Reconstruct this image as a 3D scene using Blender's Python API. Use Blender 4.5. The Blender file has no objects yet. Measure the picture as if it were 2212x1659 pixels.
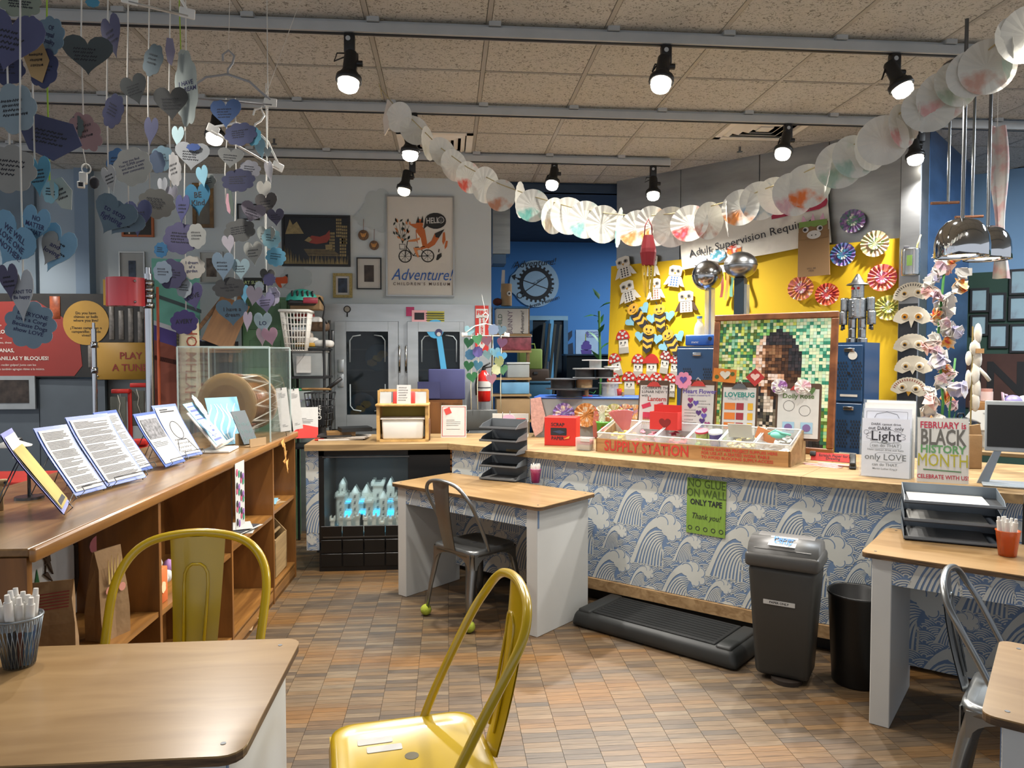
import bpy, bmesh, math, random
from mathutils import Vector, Matrix, Euler
R = math.radians
rnd = random.Random(11)
COL = bpy.context.scene.collection
SC = bpy.context.scene
# ------------------------------------------------------------------ camera, world, exposure
F, HC = 1600.0, 1.62
YAW, PITCH = R(-4.965), R(2.13)
cd = bpy.data.cameras.new('camera'); cam = bpy.data.objects.new('camera', cd); COL.objects.link(cam)
cd.sensor_fit = 'HORIZONTAL'; cd.sensor_width = 36; cd.lens = 36 * F / 2212; cd.clip_start = .05
cam.location = (0, 0, HC); cam.rotation_euler = (R(90) - PITCH, 0, YAW)
SC.camera = cam
SC.view_settings.view_transform = 'Standard'; SC.view_settings.look = 'None'
SC.view_settings.exposure = 0.0; SC.view_settings.gamma = 1; SC.view_settings.use_curve_mapping = False
W = bpy.data.worlds.new('world'); SC.world = W; W.use_nodes = True
W.node_tree.nodes['Background'].inputs[0].default_value = (.86, .91, 1.0, 1)
W.node_tree.nodes['Background'].inputs[1].default_value = .95
LAMP_W = 150.0
# ------------------------------------------------------------------ pixel <-> place
CR = Euler((R(90) - PITCH, 0, YAW)).to_matrix(); C0 = Vector((0, 0, HC))
FW = Vector((math.sin(-YAW), math.cos(YAW), 0))
def ray(px, py): return CR @ Vector(((px - 1106) / F, (829.5 - py) / F, -1))
def P(px, py, d):                       # point seen at a pixel, d metres ahead
    r = ray(px, py); return C0 + r * (d / r.dot(FW))
def onz(px, py, z):
    r = ray(px, py); return C0 + r * ((z - HC) / r.z)
def onpl(px, py, pt, n):
    r = ray(px, py); pt, n = Vector(pt), Vector(n); return C0 + r * ((pt - C0).dot(n) / r.dot(n))
def proj(p):
    c = CR.transposed() @ (Vector(p) - C0); return (1106 + F * c.x / -c.z, 829.5 - F * c.y / -c.z, -c.z)
# ------------------------------------------------------------------ materials
def lin(h):
    h = h.lstrip('#'); o = []
    for i in (0, 2, 4):
        c = int(h[i:i + 2], 16) / 255; o.append(c / 12.92 if c <= .04045 else ((c + .055) / 1.055) ** 2.4)
    return o
MATS = {}
def M(hexc, rough=.6, metal=0, var=.12, vs=6, bump=0, bs=60, emit=0, alpha=1, trans=0, stretch=None, coat=0, name=None, sss=0):
    key = (hexc, rough, metal, var, vs, bump, bs, emit, alpha, trans, stretch, coat)
    if key in MATS: return MATS[key]
    m = bpy.data.materials.new(name or 'mat_' + hexc.strip('#')); m.use_nodes = True; nt = m.node_tree
    b = nt.nodes['Principled BSDF']; L = nt.links; c = lin(hexc)
    tc = nt.nodes.new('ShaderNodeTexCoord'); mp = nt.nodes.new('ShaderNodeMapping'); L.new(tc.outputs['Object'], mp.inputs[0])
    if stretch: mp.inputs['Scale'].default_value = stretch
    n = nt.nodes.new('ShaderNodeTexNoise'); n.inputs['Scale'].default_value = vs; n.inputs['Detail'].default_value = 4
    L.new(mp.outputs[0], n.inputs['Vector'])
    r = nt.nodes.new('ShaderNodeMapRange'); r.inputs[1].default_value = .3; r.inputs[2].default_value = .7
    r.inputs[3].default_value = 1 - var; r.inputs[4].default_value = 1 + var * .6; L.new(n.outputs['Fac'], r.inputs[0])
    x = nt.nodes.new('ShaderNodeVectorMath'); x.operation = 'SCALE'; x.inputs[0].default_value = c; L.new(r.outputs[0], x.inputs['Scale'])
    L.new(x.outputs[0], b.inputs['Base Color'])
    b.inputs['Roughness'].default_value = rough; b.inputs['Metallic'].default_value = metal
    if bump:
        n2 = nt.nodes.new('ShaderNodeTexNoise'); n2.inputs['Scale'].default_value = bs; L.new(mp.outputs[0], n2.inputs['Vector'])
        bp = nt.nodes.new('ShaderNodeBump'); bp.inputs['Strength'].default_value = bump; bp.inputs['Distance'].default_value = .01
        L.new(n2.outputs['Fac'], bp.inputs['Height']); L.new(bp.outputs[0], b.inputs['Normal'])
    if emit: b.inputs['Emission Color'].default_value = c + [1]; b.inputs['Emission Strength'].default_value = emit
    if alpha < 1: b.inputs['Alpha'].default_value = alpha
    if trans: b.inputs['Transmission Weight'].default_value = trans; b.inputs['IOR'].default_value = 1.2
    if coat: b.inputs['Coat Weight'].default_value = coat; b.inputs['Coat Roughness'].default_value = .12
    MATS[key] = m; return m
def wood(d, l, sc=(2, 22, 22), rough=.4, coat=.0, name='wood'):
    key = ('w', d, l, sc, rough, coat)
    if key in MATS: return MATS[key]
    m = bpy.data.materials.new(name); m.use_nodes = True; nt = m.node_tree; b = nt.nodes['Principled BSDF']; L = nt.links
    tc = nt.nodes.new('ShaderNodeTexCoord'); mp = nt.nodes.new('ShaderNodeMapping'); mp.inputs['Scale'].default_value = sc
    L.new(tc.outputs['Object'], mp.inputs[0])
    n = nt.nodes.new('ShaderNodeTexNoise'); n.inputs['Scale'].default_value = 3; n.inputs['Detail'].default_value = 7; n.inputs['Distortion'].default_value = .8
    L.new(mp.outputs[0], n.inputs['Vector'])
    cr = nt.nodes.new('ShaderNodeValToRGB'); cr.color_ramp.elements[0].position = .32; cr.color_ramp.elements[1].position = .68
    cr.color_ramp.elements[0].color = lin(d) + [1]; cr.color_ramp.elements[1].color = lin(l) + [1]
    L.new(n.outputs['Fac'], cr.inputs[0]); L.new(cr.outputs[0], b.inputs['Base Color'])
    bp = nt.nodes.new('ShaderNodeBump'); bp.inputs['Strength'].default_value = .08; bp.inputs['Distance'].default_value = .004
    L.new(n.outputs['Fac'], bp.inputs['Height']); L.new(bp.outputs[0], b.inputs['Normal'])
    b.inputs['Roughness'].default_value = rough
    if coat: b.inputs['Coat Weight'].default_value = coat; b.inputs['Coat Roughness'].default_value = .15
    MATS[key] = m; return m
WHITE = M('#d9d7d0', .6, var=.05); PAPER = M('#bdbcb8', .8, var=.05, vs=20); BLACK = M('#17181a', .5, var=.2); INK = M('#26262c', .8, var=.05)
CHROME = M('#b4b6b8', .16, 1, var=.05); STEEL = M('#8f9496', .3, 1, var=.18, vs=3, stretch=(1, 1, 8)); DSTEEL = M('#6b6d6f', .4, 1, var=.15)
GLASS = M('#e8f2f0', .05, 0, var=.02, trans=.95, alpha=.28); CLEAR = M('#eef2f2', .12, 0, var=.03, alpha=.38)
RED = M('#c5281f', .45, var=.08); TWINE = M('#d8d3c6', .9, var=.1); CARD = M('#9a7f5c', .85, var=.12)
OAK = wood('#6a441f', '#946330', (3, 3, .5), .38, .2); OAKH = wood('#6d4822', '#9c6d36', (.6, 6, 6), .36, .25)
PINE = wood('#7e6543', '#a3875d', (.7, 9, 9), .5); PLY = wood('#8f7048', '#a3845a', (.8, 5, 5), .32, .3); PLYEDGE = wood('#3f2f20', '#6e5438', (4, 4, 40), .6)
# ------------------------------------------------------------------ mesh building
class MB:
    def __init__(s, mat=None): s.v = []; s.f = []; s.fm = []; s.sm = []; s.mats = []; s.cur = mat
    def mi(s, mat):
        mat = mat or s.cur or WHITE
        if mat not in s.mats: s.mats.append(mat)
        return s.mats.index(mat)
    def add(s, vs, fs, mat=None, smooth=False, T=None):
        o = len(s.v); k = s.mi(mat)
        s.v += [tuple(T @ Vector(v)) for v in vs] if T else [tuple(v) for v in vs]
        for f in fs: s.f.append([i + o for i in f]); s.fm.append(k); s.sm.append(smooth)
        return s
    def box(s, c, d, mat=None, T=None, taper=1):
        x, y, z = c; a, b, h = d[0] / 2, d[1] / 2, d[2] / 2; t = taper
        v = [(x + i * a * (t if k < 0 else 1), y + j * b * (t if k < 0 else 1), z + k * h) for k in (-1, 1) for j in (-1, 1) for i in (-1, 1)]
        return s.add(v, [(0, 2, 3, 1), (4, 5, 7, 6), (0, 1, 5, 4), (2, 6, 7, 3), (0, 4, 6, 2), (1, 3, 7, 5)], mat, False, T)
    def rbox(s, c, d, r=.01, mat=None, T=None, seg=2, smooth=True, taper=1):
        bm = bmesh.new(); bmesh.ops.create_cube(bm, size=1)
        for v in bm.verts:
            t = taper if v.co.z < 0 else 1
            v.co = Vector((v.co.x * d[0] * t, v.co.y * d[1] * t, v.co.z * d[2]))
        bmesh.ops.bevel(bm, geom=bm.edges[:], offset=min(r, min(d) * .49), segments=seg, profile=.5, affect='EDGES')
        for i, v in enumerate(bm.verts): v.index = i
        vs = [v.co + Vector(c) for v in bm.verts]; fs = [[v.index for v in f.verts] for f in bm.faces]; bm.free()
        return s.add(vs, fs, mat, smooth, T)
    def cyl(s, p0, p1, r0, r1=None, n=12, mat=None, caps=True, smooth=True, T=None):
        p0, p1 = Vector(p0), Vector(p1); r1 = r0 if r1 is None else r1
        q = (p1 - p0).to_track_quat('Z', 'Y').to_matrix(); vs = []
        for p, r in ((p0, r0), (p1, r1)):
            for i in range(n):
                a = 2 * math.pi * i / n; vs.append(p + q @ Vector((r * math.cos(a), r * math.sin(a), 0)))
        s.add(vs, [(i, (i + 1) % n, n + (i + 1) % n, n + i) for i in range(n)], mat, smooth, T)
        if caps: s.add(vs, [tuple(range(n - 1, -1, -1)), tuple(range(n, 2 * n))], mat, False, T)
        return s
    def tube(s, pts, r, n=8, mat=None, closed=False, T=None):
        pts = [Vector(p) for p in pts]; k = len(pts); vs = []; up = None
        rr = r if isinstance(r, (list, tuple)) else [r] * k
        for i, p in enumerate(pts):
            a = pts[(i - 1) % k] if (closed or i) else p; b = pts[(i + 1) % k] if (closed or i < k - 1) else p
            t = (b - a).normalized()
            if up is None:
                up = Vector((0, 0, 1)) if abs(t.z) < .9 else Vector((1, 0, 0))
            up = (up - t * up.dot(t)).normalized(); w = t.cross(up)
            for j in range(n):
                g = 2 * math.pi * j / n; vs.append(p + up * (rr[i] * math.cos(g)) + w * (rr[i] * math.sin(g)))
        fs = []
        for i in range(k if closed else k - 1):
            for j in range(n):
                i2 = (i + 1) % k; fs.append((i * n + j, i * n + (j + 1) % n, i2 * n + (j + 1) % n, i2 * n + j))
        if not closed: fs += [tuple(range(n - 1, -1, -1)), tuple(range((k - 1) * n, k * n))]
        return s.add(vs, fs, mat, True, T)
    def lathe(s, prof, n=20, mat=None, T=None, smooth=True):
        vs = []; k = len(prof)
        for r, z in prof:
            for i in range(n):
                a = 2 * math.pi * i / n; vs.append((r * math.cos(a), r * math.sin(a), z))
        fs = [(i * n + j, i * n + (j + 1) % n, (i + 1) * n + (j + 1) % n, (i + 1) * n + j) for i in range(k - 1) for j in range(n)]
        return s.add(vs, fs, mat, smooth, T)
    def ball(s, c, r, n=14, mat=None, T=None):
        if not isinstance(r, (tuple, list)): r = (r, r, r)
        m = n // 2; vs = []; fs = []
        for i in range(m + 1):
            for j in range(n):
                a = math.pi * i / m; b = 2 * math.pi * j / n
                vs.append((c[0] + r[0] * math.sin(a) * math.cos(b), c[1] + r[1] * math.sin(a) * math.sin(b), c[2] + r[2] * math.cos(a)))
        for i in range(m):
            for j in range(n): fs.append((i * n + j, (i + 1) * n + j, (i + 1) * n + (j + 1) % n, i * n + (j + 1) % n))
        return s.add(vs, fs, mat, True, T)
    def prism(s, o, y0, y1, mat=None, T=None, plane='xz'):
        n = len(o); f = {'xz': lambda a, b, t: (a, t, b), 'xy': lambda a, b, t: (a, b, t), 'yz': lambda a, b, t: (t, a, b)}[plane]
        v = [f(a, b, y0) for a, b in o] + [f(a, b, y1) for a, b in o]
        fs = [tuple(range(n)), tuple(range(2 * n - 1, n - 1, -1))] + [(i, n + i, n + (i + 1) % n, (i + 1) % n) for i in range(n)]
        return s.add(v, fs, mat, False, T)
    def ribbon(s, pts, w, y, mat=None, T=None, closed=False):    # flat stroke in the xz plane
        n = len(pts); vs = []
        for i, (a, b) in enumerate(pts):
            p = pts[(i - 1) % n] if (closed or i) else pts[i]; q = pts[(i + 1) % n] if (closed or i < n - 1) else pts[i]
            dx, dz = q[0] - p[0], q[1] - p[1]; l = math.hypot(dx, dz) or 1; ww = (w[i] if isinstance(w, list) else w) / 2
            vs += [(a - dz / l * ww, y, b + dx / l * ww), (a + dz / l * ww, y, b - dx / l * ww)]
        fs = [(2 * i, 2 * i + 1, (2 * i + 3) % (2 * n), (2 * i + 2) % (2 * n)) for i in range(n if closed else n - 1)]
        return s.add(vs, fs, mat, False, T)
    def grid(s, nx, ny, fn, mat=None, smooth=True, T=None):
        vs = [fn(i / nx, j / ny) for j in range(ny + 1) for i in range(nx + 1)]
        fs = [(j * (nx + 1) + i, j * (nx + 1) + i + 1, (j + 1) * (nx + 1) + i + 1, (j + 1) * (nx + 1) + i) for j in range(ny) for i in range(nx)]
        return s.add(vs, fs, mat, smooth, T)
    def mesh(s, name):
        me = bpy.data.meshes.new(name); me.from_pydata(s.v, [], s.f)
        for m in s.mats: me.materials.append(m)
        me.polygons.foreach_set('material_index', s.fm); me.polygons.foreach_set('use_smooth', s.sm); me.update(); return me
    def go(s, name, parent=None, loc=None, rot=None, label=None):
        o = bpy.data.objects.new(name, s.mesh(name)); COL.objects.link(o)
        if parent: o.parent = parent
        if loc is not None: o.location = loc
        if rot is not None: o.rotation_euler = rot
        if label: o['label'] = label
        return o
def tag(o, label, cat, group=None, kind=None):
    o['label'] = label; o['category'] = cat
    if group: o['group'] = group
    if kind: o['kind'] = kind
    return o
def thing(name, label, cat, loc=(0, 0, 0), rz=0, group=None, rx=0, ry=0, sc=1):
    o = bpy.data.objects.new(name, None); COL.objects.link(o); o.location = loc; o.rotation_euler = (rx, ry, rz); o.empty_display_size = .1
    if sc != 1: o.scale = (sc, sc, sc)
    return tag(o, label, cat, group)
def struct(o): o['kind'] = 'structure'; return o
def Tm(loc=(0, 0, 0), rot=(0, 0, 0), sc=(1, 1, 1)):
    return Matrix.Translation(loc) @ Euler(rot).to_matrix().to_4x4() @ Matrix.Diagonal((*sc, 1))
TXT = {}
def text(parent, body, size, x, z, mat=INK, y=-.002, align='CENTER', bold=0, shear=0, rot=0, name='lettering', ls=1, sx=1):
    k = (body, size, align, bold, shear, ls)
    c = bpy.data.curves.new('lettering', 'FONT'); c.body = body; c.size = size; c.align_x = align; c.align_y = 'CENTER'
    c.resolution_u = 2; c.offset = bold * size; c.shear = shear; c.space_line = ls
    o = bpy.data.objects.new('lettering', c); me = bpy.data.meshes.new_from_object(o)
    bpy.data.objects.remove(o); bpy.data.curves.remove(c)
    me.materials.clear(); me.materials.append(mat)
    t = bpy.data.objects.new(name, me); COL.objects.link(t); t.parent = parent
    t.location = (x, y, z); t.rotation_euler = (R(90), -rot, 0)
    if sx != 1: t.scale = (sx, 1, 1)
    return t
# outlines in 2-D
def circ(r, n=24, cx=0, cy=0, ry=None): return [(cx + r * math.cos(2 * math.pi * i / n), cy + (ry or r) * math.sin(2 * math.pi * i / n)) for i in range(n)]
def rrect(w, h, r, n=4, cx=0, cy=0):
    o = []
    for sx, sy, a in ((1, 1, 0), (-1, 1, 90), (-1, -1, 180), (1, -1, 270)):
        for i in range(n + 1):
            t = R(a + 90 * i / n); o.append((cx + sx * (w / 2 - r) + r * math.cos(t), cy + sy * (h / 2 - r) + r * math.sin(t)))
    return o
def heart(w, h=None, n=26, cx=0, cy=0):
    h = h or w * .95; o = []
    for i in range(n):
        t = 2 * math.pi * i / n
        x = 16 * math.sin(t) ** 3; y = 13 * math.cos(t) - 5 * math.cos(2 * t) - 2 * math.cos(3 * t) - math.cos(4 * t)
        o.append((cx + x / 32 * w, cy + (y + 2.5) / 29 * h))
    return o[::-1]
def cloud(w, h, k=7, ph=0, cx=0, cy=0, amp=.16):
    o = []; n = k * 6
    for i in range(n):
        a = 2 * math.pi * i / n; q = 1 - amp + amp * abs(math.sin(k * a / 2 + ph)) ** .7
        o.append((cx + w / 2 * q * math.cos(a), cy + h / 2 * q * math.sin(a)))
    return o
def rot2(o, a): c, s = math.cos(a), math.sin(a); return [(x * c - y * s, x * s + y * c) for x, y in o]
def scribble(mb, x0, x1, z0, z1, rows, w=.0015, y=-.003, mat=INK, amp=.3, seed=0):
    q = random.Random(seed); dz = (z0 - z1) / max(rows, 1)
    for r in range(rows):
        z = z0 - dz * (r + .5); x = x0 + (x1 - x0) * .06 * q.random(); e = x1 - (x1 - x0) * q.random() * .35
        while x < e:
            l = (x1 - x0) * (.12 + .18 * q.random()); n = 5; xe = min(x + l, e); pts = []
            for i in range(n + 1): pts.append((x + (xe - x) * i / n, z + dz * amp * (.9 if i % 2 else -.9) * (.5 + .5 * q.random())))
            mb.ribbon(pts, w, y, mat); x = xe + (x1 - x0) * .05
    return mb
def lines(mb, x0, x1, z0, z1, rows, w=.0016, y=-.003, mat=INK, seed=0, gap=5):
    q = random.Random(seed)
    for r in range(rows):
        if gap and r % gap == gap - 1: continue
        z = z0 + (z1 - z0) * (r + .5) / rows; e = x1 - (x1 - x0) * (q.random() * .12 if q.random() < .75 else q.random() * .6)
        mb.ribbon([(x0, z), (e, z)], w, y, mat)
    return mb
def copy_tree(o, parent=None):
    c = o.copy(); COL.objects.link(c); c.parent = parent
    for ch in o.children: copy_tree(ch, c)
    return c
# ------------------------------------------------------------------ setting
ZC = 3.31
def floor_mat():
    m = bpy.data.materials.new('parquet'); m.use_nodes = True; nt = m.node_tree; b = nt.nodes['Principled BSDF']; L = nt.links
    N = lambda t: nt.nodes.new('ShaderNode' + t)
    g = N('NewGeometry'); sp = N('SeparateXYZ'); L.new(g.outputs['Position'], sp.inputs[0])
    def mth(op, a, bb=None):
        n = N('Math'); n.operation = op
        for i, q in enumerate((a, bb)):
            if q is None: continue
            if isinstance(q, (int, float)): n.inputs[i].default_value = q
            else: L.new(q, n.inputs[i])
        return n.outputs[0]
    col = mth('FLOOR', mth('DIVIDE', sp.outputs['X'], PW)); off = mth('MULTIPLY', mth('FRACT', mth('MULTIPLY', col, .618)), PH)
    row = mth('FLOOR', mth('DIVIDE', mth('ADD', sp.outputs['Y'], off), PH))
    cb = N('CombineXYZ'); L.new(col, cb.inputs[0]); L.new(row, cb.inputs[1])
    wn = N('TexWhiteNoise'); wn.noise_dimensions = '3D'; L.new(cb.outputs[0], wn.inputs['Vector'])
    cr = N('ValToRGB'); e = cr.color_ramp.elements
    e[0].position = 0; e[0].color = lin('#52463a') + [1]; e[1].position = 1; e[1].color = lin('#766651') + [1]
    for p, h in ((.3, '#5a4c3d'), (.55, '#6a5843'), (.8, '#725c42')): k = e.new(p); k.color = lin(h) + [1]
    L.new(wn.outputs['Value'], cr.inputs[0])
    n1 = N('TexNoise'); n1.inputs['Scale'].default_value = 1.1; n1.inputs['Detail'].default_value = 3; L.new(cb.outputs[0], n1.inputs['Vector'])
    n1.inputs['Scale'].default_value = .16
    mr = N('MapRange'); mr.inputs[1].default_value = .5; mr.inputs[2].default_value = .66; mr.inputs[4].default_value = .75; L.new(n1.outputs['Fac'], mr.inputs[0])
    mx = N('Mix'); mx.data_type = 'RGBA'; L.new(mr.outputs[0], mx.inputs[0]); L.new(cr.outputs[0], mx.inputs[6]); mx.inputs[7].default_value = lin('#80592a') + [1]
    mp = N('Mapping'); mp.inputs['Scale'].default_value = (8, 160, 8); L.new(g.outputs['Position'], mp.inputs[0])
    n2 = N('TexNoise'); n2.inputs['Scale'].default_value = 1; n2.inputs['Detail'].default_value = 5; L.new(mp.outputs[0], n2.inputs['Vector'])
    m2 = N('MapRange'); m2.inputs[1].default_value = .3; m2.inputs[2].default_value = .7; m2.inputs[3].default_value = .6; m2.inputs[4].default_value = 1.3; L.new(n2.outputs['Fac'], m2.inputs[0])
    vm = N('VectorMath'); vm.operation = 'SCALE'; L.new(mx.outputs[2], vm.inputs[0]); L.new(m2.outputs[0], vm.inputs['Scale'])
    L.new(vm.outputs[0], b.inputs['Base Color']); b.inputs['Roughness'].default_value = .42
    bp = N('Bump'); bp.inputs['Strength'].default_value = .12; bp.inputs['Distance'].default_value = .003; L.new(n2.outputs['Fac'], bp.inputs['Height']); L.new(bp.outputs[0], b.inputs['Normal'])
    return m
PW, PH = .155, .040
FM = floor_mat()
fl = MB(M('#3a3026', .8)).box((1, 3.5, -.06), (14, 16, .112)).go('floor'); struct(fl)
pm = MB(FM)
hw, hh = PW / 2 - .0009, PH / 2 - .0007
pv = [(-hw, -hh, 0), (hw, -hh, 0), (hw, hh, 0), (-hw, hh, 0), (-hw, -hh, -.004), (hw, -hh, -.004), (hw, hh, -.004), (-hw, hh, -.004)]
pf = [(0, 1, 2, 3), (0, 4, 5, 1), (1, 5, 6, 2), (2, 6, 7, 3), (3, 7, 4, 0)]
plank_me = MB(FM).add(pv, pf).mesh('plank')
near = []; rest = MB(FM)
for c in range(-12, 30):
    off = ((c * .618) % 1.0) * PH
    for r in range(14, 190):
        x = (c + .5) * PW; y = (r + .5) * PH - off
        q = proj((x, y, 0))
        if q[2] > .5 and -30 < q[0] < 2240 and q[1] < 1680 and not (q[0] < 650 and q[1] > 1375): near.append((y, x, q))
        elif y < 6.2: rest.add(pv, pf, FM, False, Matrix.Translation((x, y, 0)))
near.sort()
for i, (y, x, q) in enumerate(near):
    if i < 300:
        o = bpy.data.objects.new('plank', plank_me); COL.objects.link(o); o.location = (x, y, 0); o.parent = fl
    elif y < 7.4: rest.add(pv, pf, FM, False, Matrix.Translation((x, y, 0)))
ro = rest.go('floor_planks', fl); ro['kind'] = 'stuff'
# ceiling
def tile_mat():
    m = M('#aaa598', .9, var=.04, name='ceiling_tile'); m = m.copy(); m.name = 'ceiling_tile_fissured'; nt = m.node_tree; b = nt.nodes['Principled BSDF']; L = nt.links
    g = nt.nodes.new('ShaderNodeNewGeometry')
    v = nt.nodes.new('ShaderNodeTexNoise'); v.inputs['Scale'].default_value = 55; v.inputs['Detail'].default_value = 3; v.inputs['Distortion'].default_value = 1.6; L.new(g.outputs['Position'], v.inputs['Vector'])
    cr = nt.nodes.new('ShaderNodeValToRGB'); cr.color_ramp.elements[0].position = .36; cr.color_ramp.elements[1].position = .45
    cr.color_ramp.elements[0].color = lin('#78756c') + [1]; cr.color_ramp.elements[1].color = lin('#b7b5ad') + [1]
    L.new(v.outputs['Fac'], cr.inputs[0]); L.new(cr.outputs[0], b.inputs['Base Color'])
    bp = nt.nodes.new('ShaderNodeBump'); bp.inputs['Strength'].default_value = .5; bp.inputs['Distance'].default_value = .006; L.new(v.outputs['Fac'], bp.inputs['Height']); L.new(bp.outputs[0], b.inputs['Normal'])
    return m
TILE = tile_mat()
ce = MB(TILE).box((.5, 2, ZC + .05), (16, 10.4, .08)).go('ceiling'); struct(ce)
tx0 = onz(1052, 76, ZC).x; ty0 = onz(1158, 153.5, ZC).y; TS = .605
tme = MB(TILE).prism(rrect(TS - .03, TS - .03, .004, 1), -.012, .012, TILE, plane='xy').mesh('tile')
tx = [tx0 + k * TS for k in range(-8, 8)]; ty = [ty0 + k * TS for k in range(-3, 5)]
vent_cells = [(onz(1660, 272, ZC).x, onz(1660, 272, ZC).y), (onz(985, 300, ZC).x, onz(985, 300, ZC).y)]
for x in tx:
    for y in ty:
        if any(x < a < x + TS and y < b < y + TS for a, b in vent_cells): continue
        o = bpy.data.objects.new('tile', tme); COL.objects.link(o); o.location = (x + TS / 2, y + TS / 2, ZC); o.parent = ce
BAR = M('#a09c92', .5, var=.05)
for x in tx:
    MB(BAR).box((x, (ty[0] + ty[-1] + TS) / 2, ZC - .008), (.024, ty[-1] + TS - ty[0], .012)).go('grid_bar', ce)
for y in ty:
    MB(BAR).box(((tx[0] + tx[-1] + TS) / 2, y, ZC - .008), (tx[-1] + TS - tx[0], .012, .010)).go('grid_bar', ce)
# walls
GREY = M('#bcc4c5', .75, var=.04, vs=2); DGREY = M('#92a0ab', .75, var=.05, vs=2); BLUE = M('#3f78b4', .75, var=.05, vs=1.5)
YB = P(900, 600, 7.03).y
xr = P(1062, 600, 7.03).x
def xb(px, y): 
    p = onpl(px, 600, (0, y, 0), (0, 1, 0)); return p.x
wl = MB(GREY).box(((xr - 7) / 2, YB + .06, 1.66), (xr + 7, .12, 3.32)).go('wall_back'); struct(wl)
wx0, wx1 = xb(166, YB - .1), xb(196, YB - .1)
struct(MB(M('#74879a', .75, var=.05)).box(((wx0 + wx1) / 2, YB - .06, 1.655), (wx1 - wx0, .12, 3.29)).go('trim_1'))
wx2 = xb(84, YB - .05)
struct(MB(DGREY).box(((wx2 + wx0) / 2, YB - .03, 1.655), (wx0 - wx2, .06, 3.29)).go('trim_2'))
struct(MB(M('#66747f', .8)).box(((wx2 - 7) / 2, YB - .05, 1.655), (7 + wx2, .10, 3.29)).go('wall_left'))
YBL = P(1200, 600, 10.3).y
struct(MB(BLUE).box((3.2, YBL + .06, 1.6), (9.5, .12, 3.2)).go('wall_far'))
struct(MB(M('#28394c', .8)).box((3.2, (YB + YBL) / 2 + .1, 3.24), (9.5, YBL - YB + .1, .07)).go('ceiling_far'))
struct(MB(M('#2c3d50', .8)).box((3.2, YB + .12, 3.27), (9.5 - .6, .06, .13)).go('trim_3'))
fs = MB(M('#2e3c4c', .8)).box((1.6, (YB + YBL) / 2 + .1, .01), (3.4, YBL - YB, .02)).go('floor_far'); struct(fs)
# hood wall with stainless cladding, yellow paper plane
RZY = R(-47); YD = Vector((math.cos(RZY), math.sin(RZY), 0)); YN = Vector((math.sin(-RZY), math.cos(RZY), 0)); YN = Vector((-math.sin(RZY), math.cos(RZY), 0))
YP = Vector((1.62, 7.06, 0))
def yw(px, py, off=0):                     # local (x, z) on the yellow wall plane (off metres in front)
    p = onpl(px, py, YP - YN * off, YN); return ((p - YP).dot(YD), p.z)
def ywp(x, z, off=0): p = YP + YD * x - YN * off; return Vector((p.x, p.y, z))
hx1 = yw(1950, 600)[0]; hx2 = yw(1995, 600)[0]
hood = thing('wall_hood', 'brushed stainless steel hood cladding above the yellow paper', 'wall', ywp(0, 0), RZY); hood['kind'] = 'structure'
hp = [0, yw(1470, 400)[0], yw(1640, 400)[0], yw(1790, 400)[0], hx1]
HST = M('#a4a6a6', .34, 1, var=.22, vs=2.2, stretch=(1, 1, 4))
for a, b in zip(hp, hp[1:]): MB(HST).rbox(((a + b) / 2, .05, 2.88), (b - a - .004, .1, .86), .004, seg=1, smooth=False).go('panel', hood)
MB(M('#3b3f42', .6, var=.2)).box((hx1 / 2, .06, 1.22), (hx1, .1, 2.46)).go('backing', hood)
pil = MB(M('#9c9ea0', .36, 1, var=.2, vs=2, stretch=(1, 1, 5))).rbox(((hx1 + hx2) / 2, .0, 1.655), (hx2 - hx1, .22, 3.29), .006, seg=1, smooth=False).go('pillar', hood)
MB(M('#4d5054', .4, 1, var=.2)).box(((hx1 + hx2) / 2, -.114, 1.0), ((hx2 - hx1) * .9, .006, 2.0)).go('pillar_strip', hood)
side = MB(M('#5a7fae', .35, .8, var=.25, vs=2, stretch=(1, 1, 4))).box((hx2 - .02, .82, 1.655), (.04, 1.4, 3.29)).go('side_panel', hood)
# far green wall with a mural, right
GP = P(2100, 700, 6.9); RZG = R(-38); GD = Vector((math.cos(RZG), math.sin(RZG), 0)); GN = Vector((-math.sin(RZG), math.cos(RZG), 0))
def gw(px, py, off=0):
    p = onpl(px, py, GP - GN * off, GN); return ((p - GP).dot(GD), p.z)
def gwp(x, z, off=0): p = GP + GD * x - GN * off; return Vector((p.x, p.y, z))
gz = gw(2130, 588)[1]
wr = thing('wall_right', 'green painted wall under a blue band', 'wall', gwp(0, 0), RZG); wr['kind'] = 'structure'
MB(M('#2f4a3c', .75, var=.12, vs=2)).box((1, .06, gz / 2), (5, .12, gz)).go('green_band', wr)
MB(M('#7fa3c4', .75, var=.08, vs=1.5)).box((1, .06, (gz + ZC) / 2), (5, .12, ZC - gz)).go('blue_band', wr)
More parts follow.
